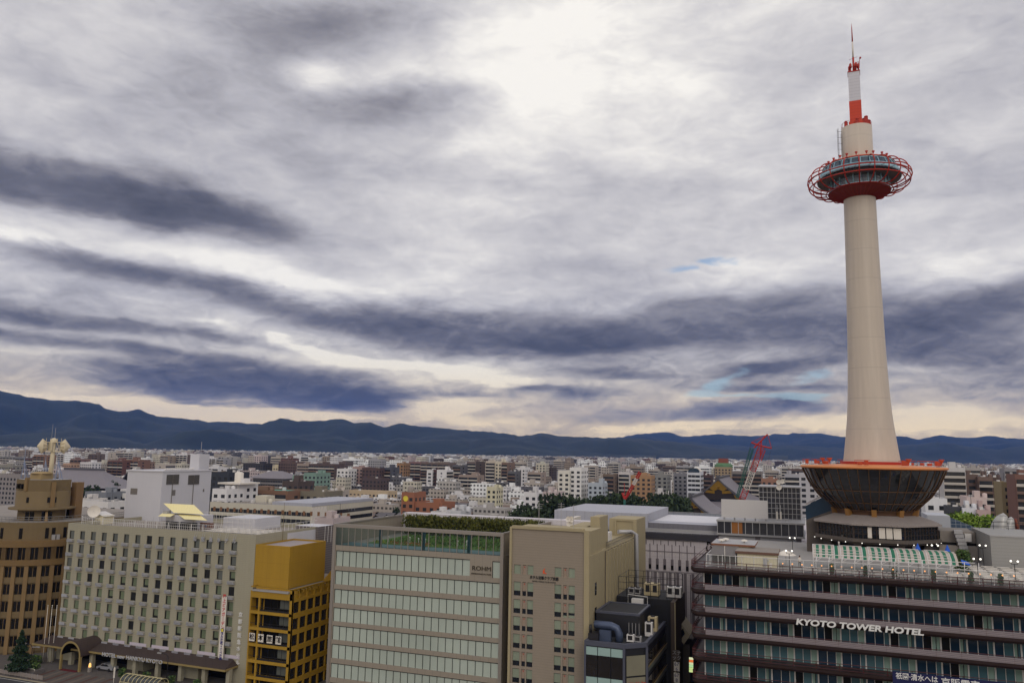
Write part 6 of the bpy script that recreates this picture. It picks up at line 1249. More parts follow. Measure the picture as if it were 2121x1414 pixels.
t = thing('temple_hall', 'broad grey tiled temple roof behind the tan tower', 'temple', (-280, 470, 0)); Yt = 470; xl, zl = PY(121, 971, Yt); xr_, zr_ = PY(201, 971, Yt); xe, ze = PY(238, 1012, Yt-14); q = MB(); n = 8; cxm = (xl+xr_)/2; hr = (xr_-xl)/2; he = xe-cxm
for k in range(n):
    f = lambda s: (hr+(he-hr)*s**1.25, 20*s, zl-(zl-ze)*(1-(1-s)**1.35)); (w0, d0, z0), (w1, d1, z1) = f(k/n), f((k+1)/n); Yc = Yt+6
    A = [(cxm-w0, Yc-d0), (cxm+w0, Yc-d0), (cxm+w0, Yc+d0), (cxm-w0, Yc+d0)]; B_ = [(cxm-w1, Yc-d1), (cxm+w1, Yc-d1), (cxm+w1, Yc+d1), (cxm-w1, Yc+d1)]
    for i in range(4): j = (i+1) % 4; q.face([(*B_[i], z1), (*B_[j], z1), (*A[j], z0), (*A[i], z0)])
q.build('roof', m_tile, t); MB().box(cxm-hr-.4, cxm+hr+.4, Yt+5.2, Yt+6.8, zl-.3, zl+1.2).build('ridge', m_tiled, t); MB().box(cxm-he+4, cxm+he-4, Yt-10, Yt+22, 0, ze+.2).build('wall', m_wood, t)
t = thing('temple_hall', 'dark upswept temple roof half hidden by the white penthouse', 'temple', (-262, 520, 0)); q = MB(); P = [(x, PY(x_, y_, 520)[1]) for x_, y_ in ((232, 1004), (248, 998), (258, 985), (265, 975), (300, 975)) for x in (PY(x_, y_, 520)[0], )]
for (xa, za), (xb, zb) in zip(P, P[1:]): q.face([(xa, 520, za), (xb, 520, zb), (xb, 550, zb+1.5), (xa, 550, za)]).face([(xa, 519.9, za-1.2), (xb, 519.9, zb-1.2), (xb, 519.9, zb), (xa, 519.9, za)])
q.build('roof', m_tiled, t); MB().box(P[1][0]+4, P[-1][0], 522, 548, 0, P[1][1]-.5).build('wall', m_wood, t)

# ------------------------------------------------------------------ cranes
m_crg = MAT('crane_green', (24, 84, 72), .6); m_crr = MAT('crane_red', (170, 44, 36), .6, var=.1); m_crw = MAT('crane_white', (206, 198, 190), .6)
def lattice(q, a, b, w, n, r, m=0):
    a, b = Vector(a), Vector(b); d = (b-a).normalized(); u = d.cross(Vector((0, 1, 0))).normalized(); v = u.cross(d); cs = [(-1, -1), (1, -1), (1, 1), (-1, 1)]
    L_ = [[a+(b-a)*k/n+(u*c0+v*c1)*w for c0, c1 in cs] for k in range(n+1)]
    for i in range(4): q.tube([L_[0][i], L_[-1][i]], r, 4, m)
    for k in range(n):
        for i in range(4): q.tube([L_[k][i], L_[k+1][(i+1) % 4]], r*.6, 3, m); q.tube([L_[k][i], L_[k][(i+1) % 4]], r*.6, 3, m)
CYR = 360.0; P3 = lambda x, y, Y=CYR: Vector((PY(x, y, Y)[0], Y, PY(x, y, Y)[1]))
cr = thing('crawler_crane', 'tall lattice crane in red, white and green behind the temple roofs', 'crane', tuple(P3(1534, 1040))); base = P3(1532, 1046)
q = MB(); lattice(q, base, P3(1546, 1012), 1.1, 4, .13); q.build('boom_foot', m_crr, cr); q = MB(); lattice(q, P3(1546, 1012), P3(1559, 975), 1.1, 6, .13); q.build('boom_middle', m_crw, cr); q = MB(); lattice(q, P3(1559, 975), P3(1577, 925), 1.1, 7, .13); q.build('boom_top', m_crr, cr)
q = MB(); lattice(q, P3(1527, 1030), P3(1557, 928), .5, 16, .13); q.tube([P3(1527, 1030), P3(1562, 928)], .12, 4).tube([P3(1546, 1020), P3(1569, 928)], .10, 4); q.build('back_mast', m_crg, cr)
q = MB(); q.tube([P3(1556, 916), P3(1580, 924), P3(1598, 928)], .32, 4).tube([P3(1562, 927), P3(1577, 912), P3(1590, 899)], .32, 4).tube([P3(1590, 899), P3(1598, 928)], .12, 4).tube([P3(1556, 916), P3(1590, 900)], .1, 4).tube([P3(1577, 912), P3(1575, 945)], .3, 4).tube([P3(1585, 932), P3(1576, 955)], .2, 4); q.build('jib', m_crr, cr)
q = MB(); q.tube([P3(1590, 899), P3(1574, 985)], .05, 3).tube([P3(1556, 916), P3(1536, 985)], .06, 3).tube([P3(1598, 928), P3(1590, 960)], .05, 3); q.build('cable', m_dark, cr); MB().box(base.x-3.5, base.x+2.5, CYR-2, CYR+3, base.z-3.2, base.z-.2).build('cab', m_crr, cr)
MB().box(base.x-4, base.x+3.5, CYR-3, CYR+4, 0, base.z-3.2).build('crawler_base', m_dark, cr)
cr2 = thing('small_crane', 'small red and white crane among the pines', 'crane', tuple(P3(1293, 1055, 330))); Q3 = lambda x, y: P3(x, y, 330)
q = MB(); q.tube([Q3(1293, 1053), Q3(1294, 1033)], .55, 6, 1).tube([Q3(1294, 1033), Q3(1289, 1020)], .5, 5).tube([Q3(1294, 1033), Q3(1303, 1021)], .6, 5).tube([Q3(1294, 1024), Q3(1293, 1000)], .12, 4); q.build('mast', [m_crr, m_crg], cr2)
q = MB(); lattice(q, Q3(1300, 1024), Q3(1312, 1003), .5, 5, .16); q.build('boom_foot', m_crr, cr2); q = MB(); lattice(q, Q3(1312, 1003), Q3(1319, 990), .5, 3, .16); q.build('boom_middle', m_crw, cr2); q = MB(); lattice(q, Q3(1319, 990), Q3(1326, 977), .5, 3, .16); q.build('boom_top', m_crr, cr2)
z0 = Q3(1293, 1053).z; MB().box(Q3(1293, 1053).x-1.5, Q3(1293, 1053).x+1.5, 329, 332, 0, z0).build('crane_base', m_dark, cr2)

m_bpan = MAT('brown_window_panel', (120, 84, 56), .6)
# ------------------------------------------------------------------ the city: named buildings first, then the blocks between and beyond
PAL = {}
def wallmat(c, win=False):
    g_ = sum(c)/3; c = tuple(min(230, int((v+(g_-v)*.34)*1.06+3)) for v in c); k = (c, win)
    if k not in PAL:
        PAL[k] = MAT(('windowed_' if win else 'wall_')+'%02x%02x%02x' % c, c, .8, var=.08, scale=.15, streak=.08, rnd=.12, pat=('windows', 2.9, 3.1, .55, tuple(int(v*.42) for v in c)) if win else None)
    return PAL[k]
m_roofg = MAT('flat_roof', (146, 140, 136), .9, var=.2, scale=.1); m_winr = MAT('window_row_glass', (46, 48, 52), .15, var=.4, scale=.4, rnd=.5, spec=.5); m_balw = MAT('pale_balcony', (186, 178, 168), .7, var=.1, scale=.2); m_balb = MAT('brown_balcony', (112, 90, 78), .7, var=.1, scale=.2)
m_htile = [MAT('house_tile', (98, 94, 96), .7, var=.25, scale=.4, rnd=.3, pat=('hlines', 1, .3, .3, (76, 72, 74))), MAT('house_tile_brown', (112, 94, 82), .7, var=.25, scale=.4, rnd=.3), MAT('house_roof_pale', (150, 146, 146), .7, var=.2, scale=.4, rnd=.3)]
FOOT = [(BX0-3, wx1+2, BY-2, 158), (GX0-3, -24, 124, 200), (-75, 0, 176, 246), (HX0-3, 55, 120, 205), (-230, -153, 118, 172)]
for (cx_, y_, w_, l_) in ((PY(1430, 1030, 430)[0], 424, 18, 64), (PY(1487, 990, 540)[0], 528, 34, 100), (cxm, 450, he+3, 50)): FOOT.append((cx_-w_, cx_+w_, y_, y_+l_))
FOOT += [(P[0][0], P[-1][0], 515, 552), (base.x-5, base.x+5, 355, 366), (Q3(1293, 1053).x-3, Q3(1293, 1053).x+3, 326, 334), (-60, -12, 330, 424)]
COLS = 560; BUF = [1414.0]*COLS
def occl(x0, x1, y):
    for c in range(max(0, int(x0/4)), min(COLS, int(x1/4)+1)): BUF[c] = min(BUF[c], y)
for a in ((-20, 140, 1066), (30, 128, 992), (140, 265, 1075), (265, 440, 976), (440, 690, 1094), (690, 1050, 1080), (1050, 1142, 1078), (1060, 1210, 1098), (1225, 1320, 1074), (1105, 1494, 1058), (1487, 1660, 1036), (1576, 1658, 1009), (1660, 1960, 968), (1700, 1920, 960), (1935, 2240, 1108)): occl(*a)
def screen(b):
    x0, x1, y0, y1, z = b; ps = [project((x, y, z)) for x in (x0, x1) for y in (y0, y1)]
    if min(p[2] for p in ps) < 5: return None
    return min(p[0] for p in ps), max(p[0] for p in ps), min(p[1] for p in ps), max(p[1] for p in ps), sum(p[0] for p in ps)/4
def visible(b, commit=True):
    s_ = screen(b)
    if not s_ or s_[1] < -40 or s_[0] > 2200: return 0, None
    A = 0
    for c in range(max(0, int(s_[0]/4)), min(COLS, int(s_[1]/4)+1)):
        h = BUF[c]-s_[2]
        if h > 0:
            if c*4 < 2121: A += h*4
            if commit: BUF[c] = s_[2]
    return A, s_
MID = []                                                         # every individual: (label parts, centre px, root)
def block(name, x0, x1, y0, y1, z, c, style, fine=2, rg=RNG, roofcol=None):
    """a flat roofed building; style: balcony rows, window rows, or plain"""
    t = thing(name, None, 'building', (x0, y0, 0)); w = x1-x0; d = y1-y0
    plain = fine == 0
    q = MB().box(x0, x1, y0, y1, 0, z, 0, 1); q.rim([(x0, y0), (x1, y0), (x1, y1), (x0, y1)], .3, z, z+.7, 0)
    q.build('wall', [wallmat(c, plain and style != 'plain'), roofcol or m_roofg], t)
    if z > 9 and rg.random() < .8:
        a = x0+w*rg.uniform(.1, .6); b = y0+d*rg.uniform(.2, .6); h = rg.uniform(1.8, 3.6); q = MB().box(a, a+min(w*.3, 6), b, b+min(d*.3, 6), z, z+h)
        if fine and rg.random() < .6: q.lathe(a+min(w*.3, 6)+1.5, b+1, [(.9, z), (.9, z+1.8), (.01, z+2.0)], 10)
        q.build('penthouse', wallmat(c), t)
    if not plain or rg.random() < .4:
        for k in range(rg.randrange(1, 4)):
            a = x0+.8+(w-3)*rg.random(); b = y0+.8+max(d-3, .1)*rg.random(); u = rg.uniform(.7, 1.8); MB().box(a, a+u, b, b+rg.uniform(.6, 1.4), z+.004, z+rg.uniform(.8, 1.7)).build('roof_unit', m_wframe if rg.random() < .6 else m_galv, t)
        if rg.random() < .4: a = x0+w*rg.random(); MB().tube([(a, y0+d*.5, z), (a, y0+d*.5, z+rg.uniform(3, 6))], .07, 4).build('aerial', m_dark, t)
    if plain: return t
    fh = 3.05; n = max(1, int((z-1.0)/fh)); lo = max(0, n-9)
    for k in range(lo, n):
        zz = z-1.0-fh*(n-k)+.35; q = MB()
        if style == 'balc':
            q.box(x0+.3, x1-.3, y0-.04, y0, zz+.5, zz+2.4, 1).box(x0+.1, x1-.1, y0-1.1, y0-.95, zz-.55, zz+.62, 0).box(x0+.1, x1-.1, y0-1.1, y0, zz-.6, zz-.45, 0)
            for j in range(int(w/6.2)+1): xx = x0+.1+j*(w-.35)/max(1, int(w/6.2)); q.box(xx, xx+.15, y0-1.05, y0, zz-.45, zz+2.45, 2)
            q.box(x1, x1+.04, y0+d*.3, y0+d*.45, zz+.5, zz+1.8, 1)
        elif style == 'eastbalc':
            q.box(x1, x1+.04, y0+.3, y1-.3, zz+.5, zz+2.4, 1).box(x1+.95, x1+1.1, y0+.1, y1-.1, zz-.55, zz+.62, 0).box(x1, x1+1.1, y0+.1, y1-.1, zz-.6, zz-.45, 0).box(x0+w*.4, x0+w*.55, y0-.04, y0, zz+.5, zz+1.8, 1)
        elif style == 'strip':
            q.box(x0+.5, x1-.5, y0-.05, y0, zz+.3, zz+1.9, 1)
            q.box(x1, x1+.05, y0+.5, y1-.5, zz+.3, zz+1.9, 1)
            for j in range(int(w/2.5)): q.box(x0+.5+j*2.5, x0+.62+j*2.5, y0-.09, y0-.05, zz+.3, zz+1.9, 2)
        else:
            m_ = max(1, int(w/3.1)); g = w/m_
            for j in range(m_): q.box(x0+g*(j+.25), x0+g*(j+.75), y0-.05, y0, zz+.35, zz+1.9, 1)
            m_ = max(1, int(d/4)); g = d/m_
            for j in range(m_): q.box(x1, x1+.05, y0+g*(j+.3), y0+g*(j+.7), zz+.35, zz+1.9, 1)
        q.build('balcony' if 'balc' in style else 'window_row', [m_balw if sum(c) > 330 or rg.random() < .5 else m_balb, m_winr, wallmat(c)], t)
    return t
def hand(px0, px1, yt, Y, dp, c, style, label, name='building', fine=2, roofcol=None):
    xa, za = PY(px0, yt, Y); xb, zb = PY(px1, yt, Y); z = (za+zb)/2; b = (xa, xb, Y, Y+dp, z); FOOT.append((xa-1.5, xb+1.5, Y-2.5, Y+dp+1)); visible(b)
    t = block(name, xa, xb, Y, Y+dp, z, c, style, fine, RNG, roofcol); t['label'] = label; return t, xa, xb, z
WHT, CRM, BEI, TAN, BRN, DBR, RED, GRY, DGR, NVY, PNK = (196, 192, 190), (184, 174, 150), (166, 152, 136), (140, 120, 102), (104, 84, 74), (74, 60, 56), (116, 74, 64), (140, 138, 140), (84, 82, 86), (44, 48, 58), (176, 154, 150)
_, xa, xb, z = hand(435, 646, 1047, 285, 50, CRM, 'strip', 'long cream school block with brown window panels and railed roof', 'school_block', roofcol=m_conc)
ye = PX(676, 1050, xb)[0]; MB().box(xb+.06, xb+.3, 285, ye, 0, z+.3).build('stair_wall', m_white, _)
for k in range(30): MB().box(xa+2+k*3.6, xa+3.2+k*3.6, 284.9, 284.94, z-3.0, z-1.3).build('brown_panel', m_bpan, _) if k < 20 else None
q = MB()
for k in range(50): q.tube([(xa+k*1.5, 285.5, z), (xa+k*1.5, 285.5, z+1.6)], .05, 3)
q.tube([(xa, 285.5, z+1.6), (xb, 285.5, z+1.6)], .07, 4).tube([(xa, 285.5, z+.9), (xb, 285.5, z+.9)], .05, 4); q.build('railing', m_galv, _); MB().box(xa+(xb-xa)*.62, xb, 285.2, 335, z+.6, z+2.0).build('grey_parapet', m_storel, _)
hand(652, 690, 1076, 262, 12, PNK, 'plain', 'salmon pink block below the cream school block')
_, xa, xb, z = hand(466, 494, 1003, 300, 14, WHT, 'plain', 'white lift tower with drum tank behind the hotel penthouse'); tq = _
MB().lathe((xa+xb)/2-1, 306, [(2.0, z+.7), (2.0, z+5.2), (1.2, z+5.6), (.01, z+5.7)], 16).build('water_tank', m_white, tq); MB().box(xa-2.5, xb+2.5, 298, 312, z+.2, z+.9).build('roof_slab', m_white, tq)
MB().face([(xa+1, 299.9, 14), (xa+2.4, 299.9, 14), (xb-.4, 299.9, z-4), (xb-1.8, 299.9, z-4)]).build('stair', m_dark, tq)
hand(440, 470, 1015, 292, 12, WHT, 'grid', 'small white block left of the drum tank tower')
hand(438, 474, 980, 330, 16, NVY, 'plain', 'navy black slab beside the white penthouse')
hand(496, 596, 1017, 320, 18, (128, 84, 58), 'balc', 'low brown apartments with a turquoise roof edge', 'apartment_block', roofcol=MAT('turquoise_roof', (70, 160, 146), .7))
hand(585, 618, 999, 345, 14, (80, 62, 58), 'plain', 'tall dark brown windowless block by the turquoise roofed flats')
hand(630, 655, 981, 480, 18, (104, 140, 122), 'plain', 'sea green block with a lower green wing'); hand(606, 632, 986, 482, 16, (106, 142, 124), 'grid', 'lower wing of the sea green block')
hand(620, 672, 1020, 330, 16, (112, 102, 80), 'grid', 'olive flat topped block beside the dark brown tower'); hand(672, 692, 1018, 340, 14, BEI, 'plain', 'narrow beige block right of the olive block')
hand(715, 803, 1018, 500, 14, (178, 150, 110), 'grid', 'long tan school with two rows of windows', 'school_block'); hand(697, 752, 1029, 480, 12, (178, 150, 110), 'grid', 'lower front wing of the tan school', 'school_block')
m_or = (156, 84, 50)
_, xa, xb, z = hand(832, 858, 1022, 330, 12, m_or, 'plain', 'orange brick tower block with yellow round badge', 'brick_building'); MB().lathe(0, 0, [(.01, 0), (1.3, 0), (1.3, .1)], 14, sm=False).build('badge', m_yell, _); bdg = [o for o in COL.objects if o.parent == _][-1]; bdg.rotation_euler.x = PI/2; bdg.location = (2.2, -.06, z-2.2)
MB().lathe(xa+2.2, 335, [(1.6, z), (1.7, z+2.4), (.9, z+3.2), (.01, z+3.3)], 12).lathe(xb-1.5, 335, [(1.1, z), (1.1, z+1.8), (.01, z+2.1)], 12).build('tank', m_conc, _)
hand(858, 916, 1043, 331, 14, m_or, 'grid', 'lower orange brick hall beside the orange tower', 'brick_building')
hand(892, 922, 1063, 285, 10, WHT, 'grid', 'white box in front of the orange brick hall'); hand(922, 955, 1060, 290, 10, (176, 176, 178), 'plain', 'grey white plant box right of the white box')
hand(847, 872, 957, 760, 16, (128, 88, 88), 'balc', 'mauve apartment block left of the wide brown flats', 'apartment_block'); hand(872, 930, 959, 740, 18, BRN, 'balc', 'wide dark brown apartment block behind the white pair', 'apartment_block')
hand(884, 896, 975, 640, 14, WHT, 'plain', 'slim white slab, left of the white pair'); hand(896, 905, 974, 642, 12, (84, 48, 42), 'plain', 'maroon strip between the two white slabs'); hand(905, 925, 974, 640, 14, WHT, 'eastbalc', 'wider white slab, right of the white pair')
hand(938, 955, 964, 700, 16, DGR, 'balc', 'charcoal apartment slab with white balcony bands', 'apartment_block'); hand(955, 967, 960, 780, 14, GRY, 'grid', 'grey slab between charcoal and brown towers'); hand(967, 986, 957, 730, 18, (112, 92, 84), 'balc', 'brown apartment tower right of the grey slab', 'apartment_block'); hand(986, 1006, 957, 715, 16, DBR, 'eastbalc', 'dark brown tower against the white banded one', 'apartment_block')
hand(1006, 1026, 956, 690, 16, (176, 160, 140), 'balc', 'beige tower with bold white balcony bands', 'apartment_block'); hand(1026, 1039, 957, 688, 18, (190, 176, 146), 'grid', 'cream and tan tower face beside the white bands', 'apartment_block'); hand(1039, 1051, 959, 686, 20, (118, 88, 70), 'balc', 'brown end tower right of the cream one', 'apartment_block')
hand(950, 990, 985, 620, 14, (142, 120, 104), 'balc', 'low tan flats in front of the brown towers', 'apartment_block'); hand(1052, 1068, 977, 640, 14, (92, 90, 94), 'balc', 'slate apartment slab right of the banded towers', 'apartment_block'); hand(1068, 1088, 969, 700, 14, WHT, 'grid', 'white stepped block beside the slate slab'); hand(1093, 1121, 979, 650, 14, (150, 128, 112), 'balc', 'pinkish tan flats with brown end wall', 'apartment_block')
hand(1156, 1180, 976, 520, 14, (196, 188, 172), 'grid', 'cream left half of the pale hospital like block'); hand(1180, 1204, 970, 522, 18, (202, 198, 192), 'grid', 'white right half of the pale hospital like block'); hand(1110, 1130, 960, 900, 14, CRM, 'grid', 'cream block with turquoise roof trim', roofcol=bpy.data.materials['turquoise_roof'])
hand(1086, 1112, 1022, 400, 12, WHT, 'grid', 'plain white house block with two small windows', 'house_block'); hand(1124, 1154, 1021, 410, 14, PNK, 'plain', 'pale pink house block left of the pines', 'house_block'); hand(1008, 1028, 1010, 470, 12, (192, 182, 142), 'grid', 'pale yellow house block below the banded towers', 'house_block')
hand(1306, 1349, 986, 560, 14, (168, 118, 70), 'grid', 'orange tan office block behind the small crane'); hand(1281, 1304, 979, 600, 16, (186, 176, 172), 'balc', 'white banded flats left of the orange tan block', 'apartment_block'); hand(1249, 1272, 983, 590, 16, (112, 88, 70), 'balc', 'brown flats left of the white banded ones', 'apartment_block'); hand(1218, 1248, 1002, 520, 14, (150, 160, 170), 'grid', 'pale blue grey hall among the houses')
hand(1350, 1382, 984, 620, 16, (120, 118, 112), 'grid', 'grey green ribbed office right of the orange tan block'); hand(1395, 1423, 982, 640, 16, (110, 108, 114), 'plain', 'plain slate wall left of the arched white block')
_, xa, xb, z = hand(1423, 1451, 978, 560, 16, (186, 188, 194), 'strip', 'white glazed block with an arched blue fanlight'); q = MB(); zc_ = z; r_ = (xb-xa)*.42; xm_ = (xa+xb)/2
for k in range(12): a, b = PI*k/12, PI*(k+1)/12; q.face([(xm_, 559.9, zc_), (xm_+r_*math.cos(a), 559.9, zc_+r_*.8*math.sin(a)), (xm_+r_*math.cos(b), 559.9, zc_+r_*.8*math.sin(b))]).face([(xm_+r_*1.1*math.cos(a), 560, zc_+r_*.9*math.sin(a)), (xm_+r_*1.1*math.cos(a), 572, zc_+r_*.9*math.sin(a)), (xm_+r_*1.1*math.cos(b), 572, zc_+r_*.9*math.sin(b)), (xm_+r_*1.1*math.cos(b), 560, zc_+r_*.9*math.sin(b))], 1)
q.build('arched_top', [m_glassn, m_white], _)
hand(1448, 1473, 985, 600, 14, (74, 46, 42), 'balc', 'dark red brown block right of the arched white block', 'apartment_block')
_, xa, xb, z = hand(1480, 1514, 968, 900, 20, (150, 122, 84), 'grid', 'tan block with green dome roof and red cap'); MB().lathe((xa+xb)/2, 910, [(10, z), (9.6, z+3), (7, z+5), (6, z+5)], 8, sm=False).build('dome', MAT('copper_green', (86, 120, 84), .7), _); MB().box((xa+xb)/2-5, (xa+xb)/2+5, 905, 915, z+5, z+10).build('cap', MAT('cap_red', (130, 70, 54), .7), _)
hand(1516, 1577, 978, 620, 18, (118, 108, 100), 'balc', 'wide grey brown flats behind the crane boom', 'apartment_block'); hand(1577, 1610, 993, 560, 14, (150, 96, 70), 'plain', 'terracotta gabled block left of the dishes'); hand(1625, 1658, 984, 520, 14, (150, 148, 154), 'balc', 'grey banded flats behind the grid glass block', 'apartment_block'); hand(1655, 1690, 982, 470, 16, (172, 168, 170), 'grid', 'pale grey flats with windows left of the bowl', 'apartment_block')
hand(1632, 1664, 972, 700, 14, (92, 70, 62), 'balc', 'brown flats left of the bowl rim', 'apartment_block')
hand(1952, 1999, 971, 420, 16, (186, 180, 176), 'balc', 'tall white banded apartments right of the bowl', 'apartment_block'); hand(1999, 2026, 985, 440, 18, (104, 78, 66), 'grid', 'brown apartment tower, taller part', 'apartment_block'); hand(2026, 2056, 990, 436, 16, (112, 84, 70), 'balc', 'brown apartment tower, right stepped part', 'apartment_block'); hand(2056, 2074, 991, 450, 16, (88, 64, 54), 'balc', 'dark brown narrow tower', 'apartment_block'); hand(2074, 2102, 1001, 400, 16, (140, 118, 72), 'grid', 'olive tan block with a darker balcony side', 'apartment_block'); hand(2102, 2150, 986, 380, 16, (120, 74, 58), 'balc', 'red brown apartments at the right edge', 'apartment_block')
hand(1998, 2030, 970, 620, 14, (150, 140, 132), 'balc', 'grey beige tower behind the brown ones', 'apartment_block'); hand(2080, 2112, 972, 640, 16, (128, 122, 124), 'balc', 'grey tower behind the olive tan block', 'apartment_block')
hand(2002, 2044, 1033, 330, 14, (190, 164, 156), 'strip', 'pale pink two part house block right of the tower', 'house_block'); hand(1964, 1994, 1053, 300, 10, (56, 58, 62), 'balc', 'charcoal house with balcony right of the tower', 'house_block'); hand(1994, 2024, 1056, 298, 10, (200, 200, 204), 'grid', 'white house beside the charcoal one', 'house_block'); hand(2024, 2052, 1060, 296, 10, (176, 142, 136), 'grid', 'dusty pink house right of the white one', 'house_block'); hand(1916, 1962, 1036, 320, 12, (206, 204, 204), 'plain', 'white block peeping from behind the bowl', 'house_block')
hand(0, 34, 946, 800, 18, (120, 118, 114), 'balc', 'grey apartment slab at the left edge', 'apartment_block'); hand(32, 52, 948, 780, 16, (104, 106, 112), 'balc', 'blue grey slab beside the left edge slab', 'apartment_block'); hand(52, 72, 950, 740, 16, (92, 58, 52), 'balc', 'dark red flats left of the orange ones', 'apartment_block'); hand(70, 93, 943, 720, 16, (136, 92, 62), 'balc', 'orange brown flats behind the cream mast', 'apartment_block'); hand(0, 26, 964, 640, 14, (130, 124, 108), 'plain', 'khaki windowless hall at the left edge'); hand(0, 42, 984, 380, 30, (132, 122, 120), 'plain', 'broad mauve grey wall behind the tan tower at left')
hand(146, 170, 951, 760, 14, (118, 86, 76), 'balc', 'brown banded flats above the temple ridge', 'apartment_block'); hand(131, 147, 960, 700, 12, (176, 130, 96), 'plain', 'salmon block above the temple ridge'); hand(166, 190, 958, 720, 14, WHT, 'grid', 'white flats right of the brown banded ones', 'apartment_block'); hand(224, 256, 954, 640, 16, (108, 66, 56), 'balc', 'red brown flats with a dark stair recess', 'apartment_block'); hand(256, 288, 953, 650, 16, (126, 84, 64), 'balc', 'lighter brown flats joined to the red brown ones', 'apartment_block'); hand(288, 304, 957, 700, 12, (130, 100, 84), 'grid', 'tan block by the white chimney')
hand(176, 220, 1021, 300, 12, (112, 116, 124), 'plain', 'grey metal clad hall behind the temple trees'); hand(220, 262, 1023, 310, 12, (196, 190, 184), 'grid', 'white small block with dark roof by the metal hall'); hand(143, 175, 1036, 260, 12, (196, 188, 180), 'grid', 'low white annex left of the metal hall'); hand(172, 224, 1041, 255, 10, (200, 194, 188), 'grid', 'low white annex below the metal hall')
hand(504, 545, 960, 700, 16, (52, 50, 54), 'grid', 'black office block above the grey tiled hall'); hand(577, 612, 957, 720, 18, (96, 70, 64), 'grid', 'brown office block with a slate end'); hand(615, 640, 961, 700, 14, (150, 128, 112), 'strip', 'pale brown block right of the brown office'); hand(640, 694, 962, 690, 18, (88, 68, 62), 'balc', 'dark brown group of flats above the green block', 'apartment_block'); hand(545, 576, 966, 760, 14, (186, 168, 128), 'grid', 'cream block right of the black office'); hand(698, 722, 972, 620, 14, (196, 192, 188), 'grid', 'white rounded block left of the pinkish wall'); hand(730, 752, 968, 640, 14, (150, 116, 106), 'plain', 'pinkish brown windowless wall'); hand(750, 786, 970, 630, 16, (84, 58, 52), 'grid', 'dark maroon flats beside the pinkish wall', 'apartment_block'); hand(786, 810, 969, 640, 16, (76, 78, 88), 'balc', 'slate blue flats beside the maroon ones', 'apartment_block'); hand(750, 788, 991, 560, 14, (80, 60, 58), 'plain', 'low dark block in front of the maroon flats'); hand(822, 836, 960, 700, 14, (150, 104, 62), 'plain', 'ochre rounded block left of the mauve flats')
_, xa, xb, z = hand(524, 586, 990, 560, 24, (128, 122, 120), 'strip', 'sports hall with a broad grey hipped roof'); xm_ = (xa+xb)/2
q = MB().face([(xa-3, 557, z), (xb+3, 557, z), (xm_+6, 572, z+6), (xm_-6, 572, z+6)]).face([(xb+3, 557, z), (xb+3, 587, z), (xm_+6, 572, z+6)]).face([(xa-3, 587, z), (xa-3, 557, z), (xm_-6, 572, z+6)]); q.build('hipped_roof', m_tile, _)

def house(x0, x1, y0, y1, z, c, rg, rt):
    t = thing('house', None, 'house', (x0, y0, 0)); MB().box(x0, x1, y0, y1, 0, z).build('wall', wallmat(c), t); w, d = x1-x0, y1-y0; o = .6; h = min(w, d)*.26; q = MB()
    if rg.random() < .5:                                          # ridge along x
        ym = (y0+y1)/2; q.face([(x0-o, y0-o, z-.2), (x1+o, y0-o, z-.2), (x1+o, ym, z+h), (x0-o, ym, z+h)]).face([(x1+o, y1+o, z-.2), (x0-o, y1+o, z-.2), (x0-o, ym, z+h), (x1+o, ym, z+h)]).face([(x1, y0, z-.1), (x1, y1, z-.1), (x1, ym, z+h-.1)], 1).face([(x0, y1, z-.1), (x0, y0, z-.1), (x0, ym, z+h-.1)], 1)
    else:
        xm = (x0+x1)/2; q.face([(x0-o, y1+o, z-.2), (x0-o, y0-o, z-.2), (xm, y0-o, z+h), (xm, y1+o, z+h)]).face([(x1+o, y0-o, z-.2), (x1+o, y1+o, z-.2), (xm, y1+o, z+h), (xm, y0-o, z+h)]).face([(x0, y0, z-.1), (x1, y0, z-.1), (xm, y0, z+h-.1)], 1)
    q.build('roof', [rt, wallmat(c)], t)
    for k in range(2): a = x0+w*(.15+.5*k); MB().box(a, a+w*.22, y0-.05, y0, z-2.1, z-.9).build('window', m_winr, t)
    MB().box(x1, x1+.05, y0+d*.35, y0+d*.6, z-2.1, z-.9).build('window', m_winr, t); return t

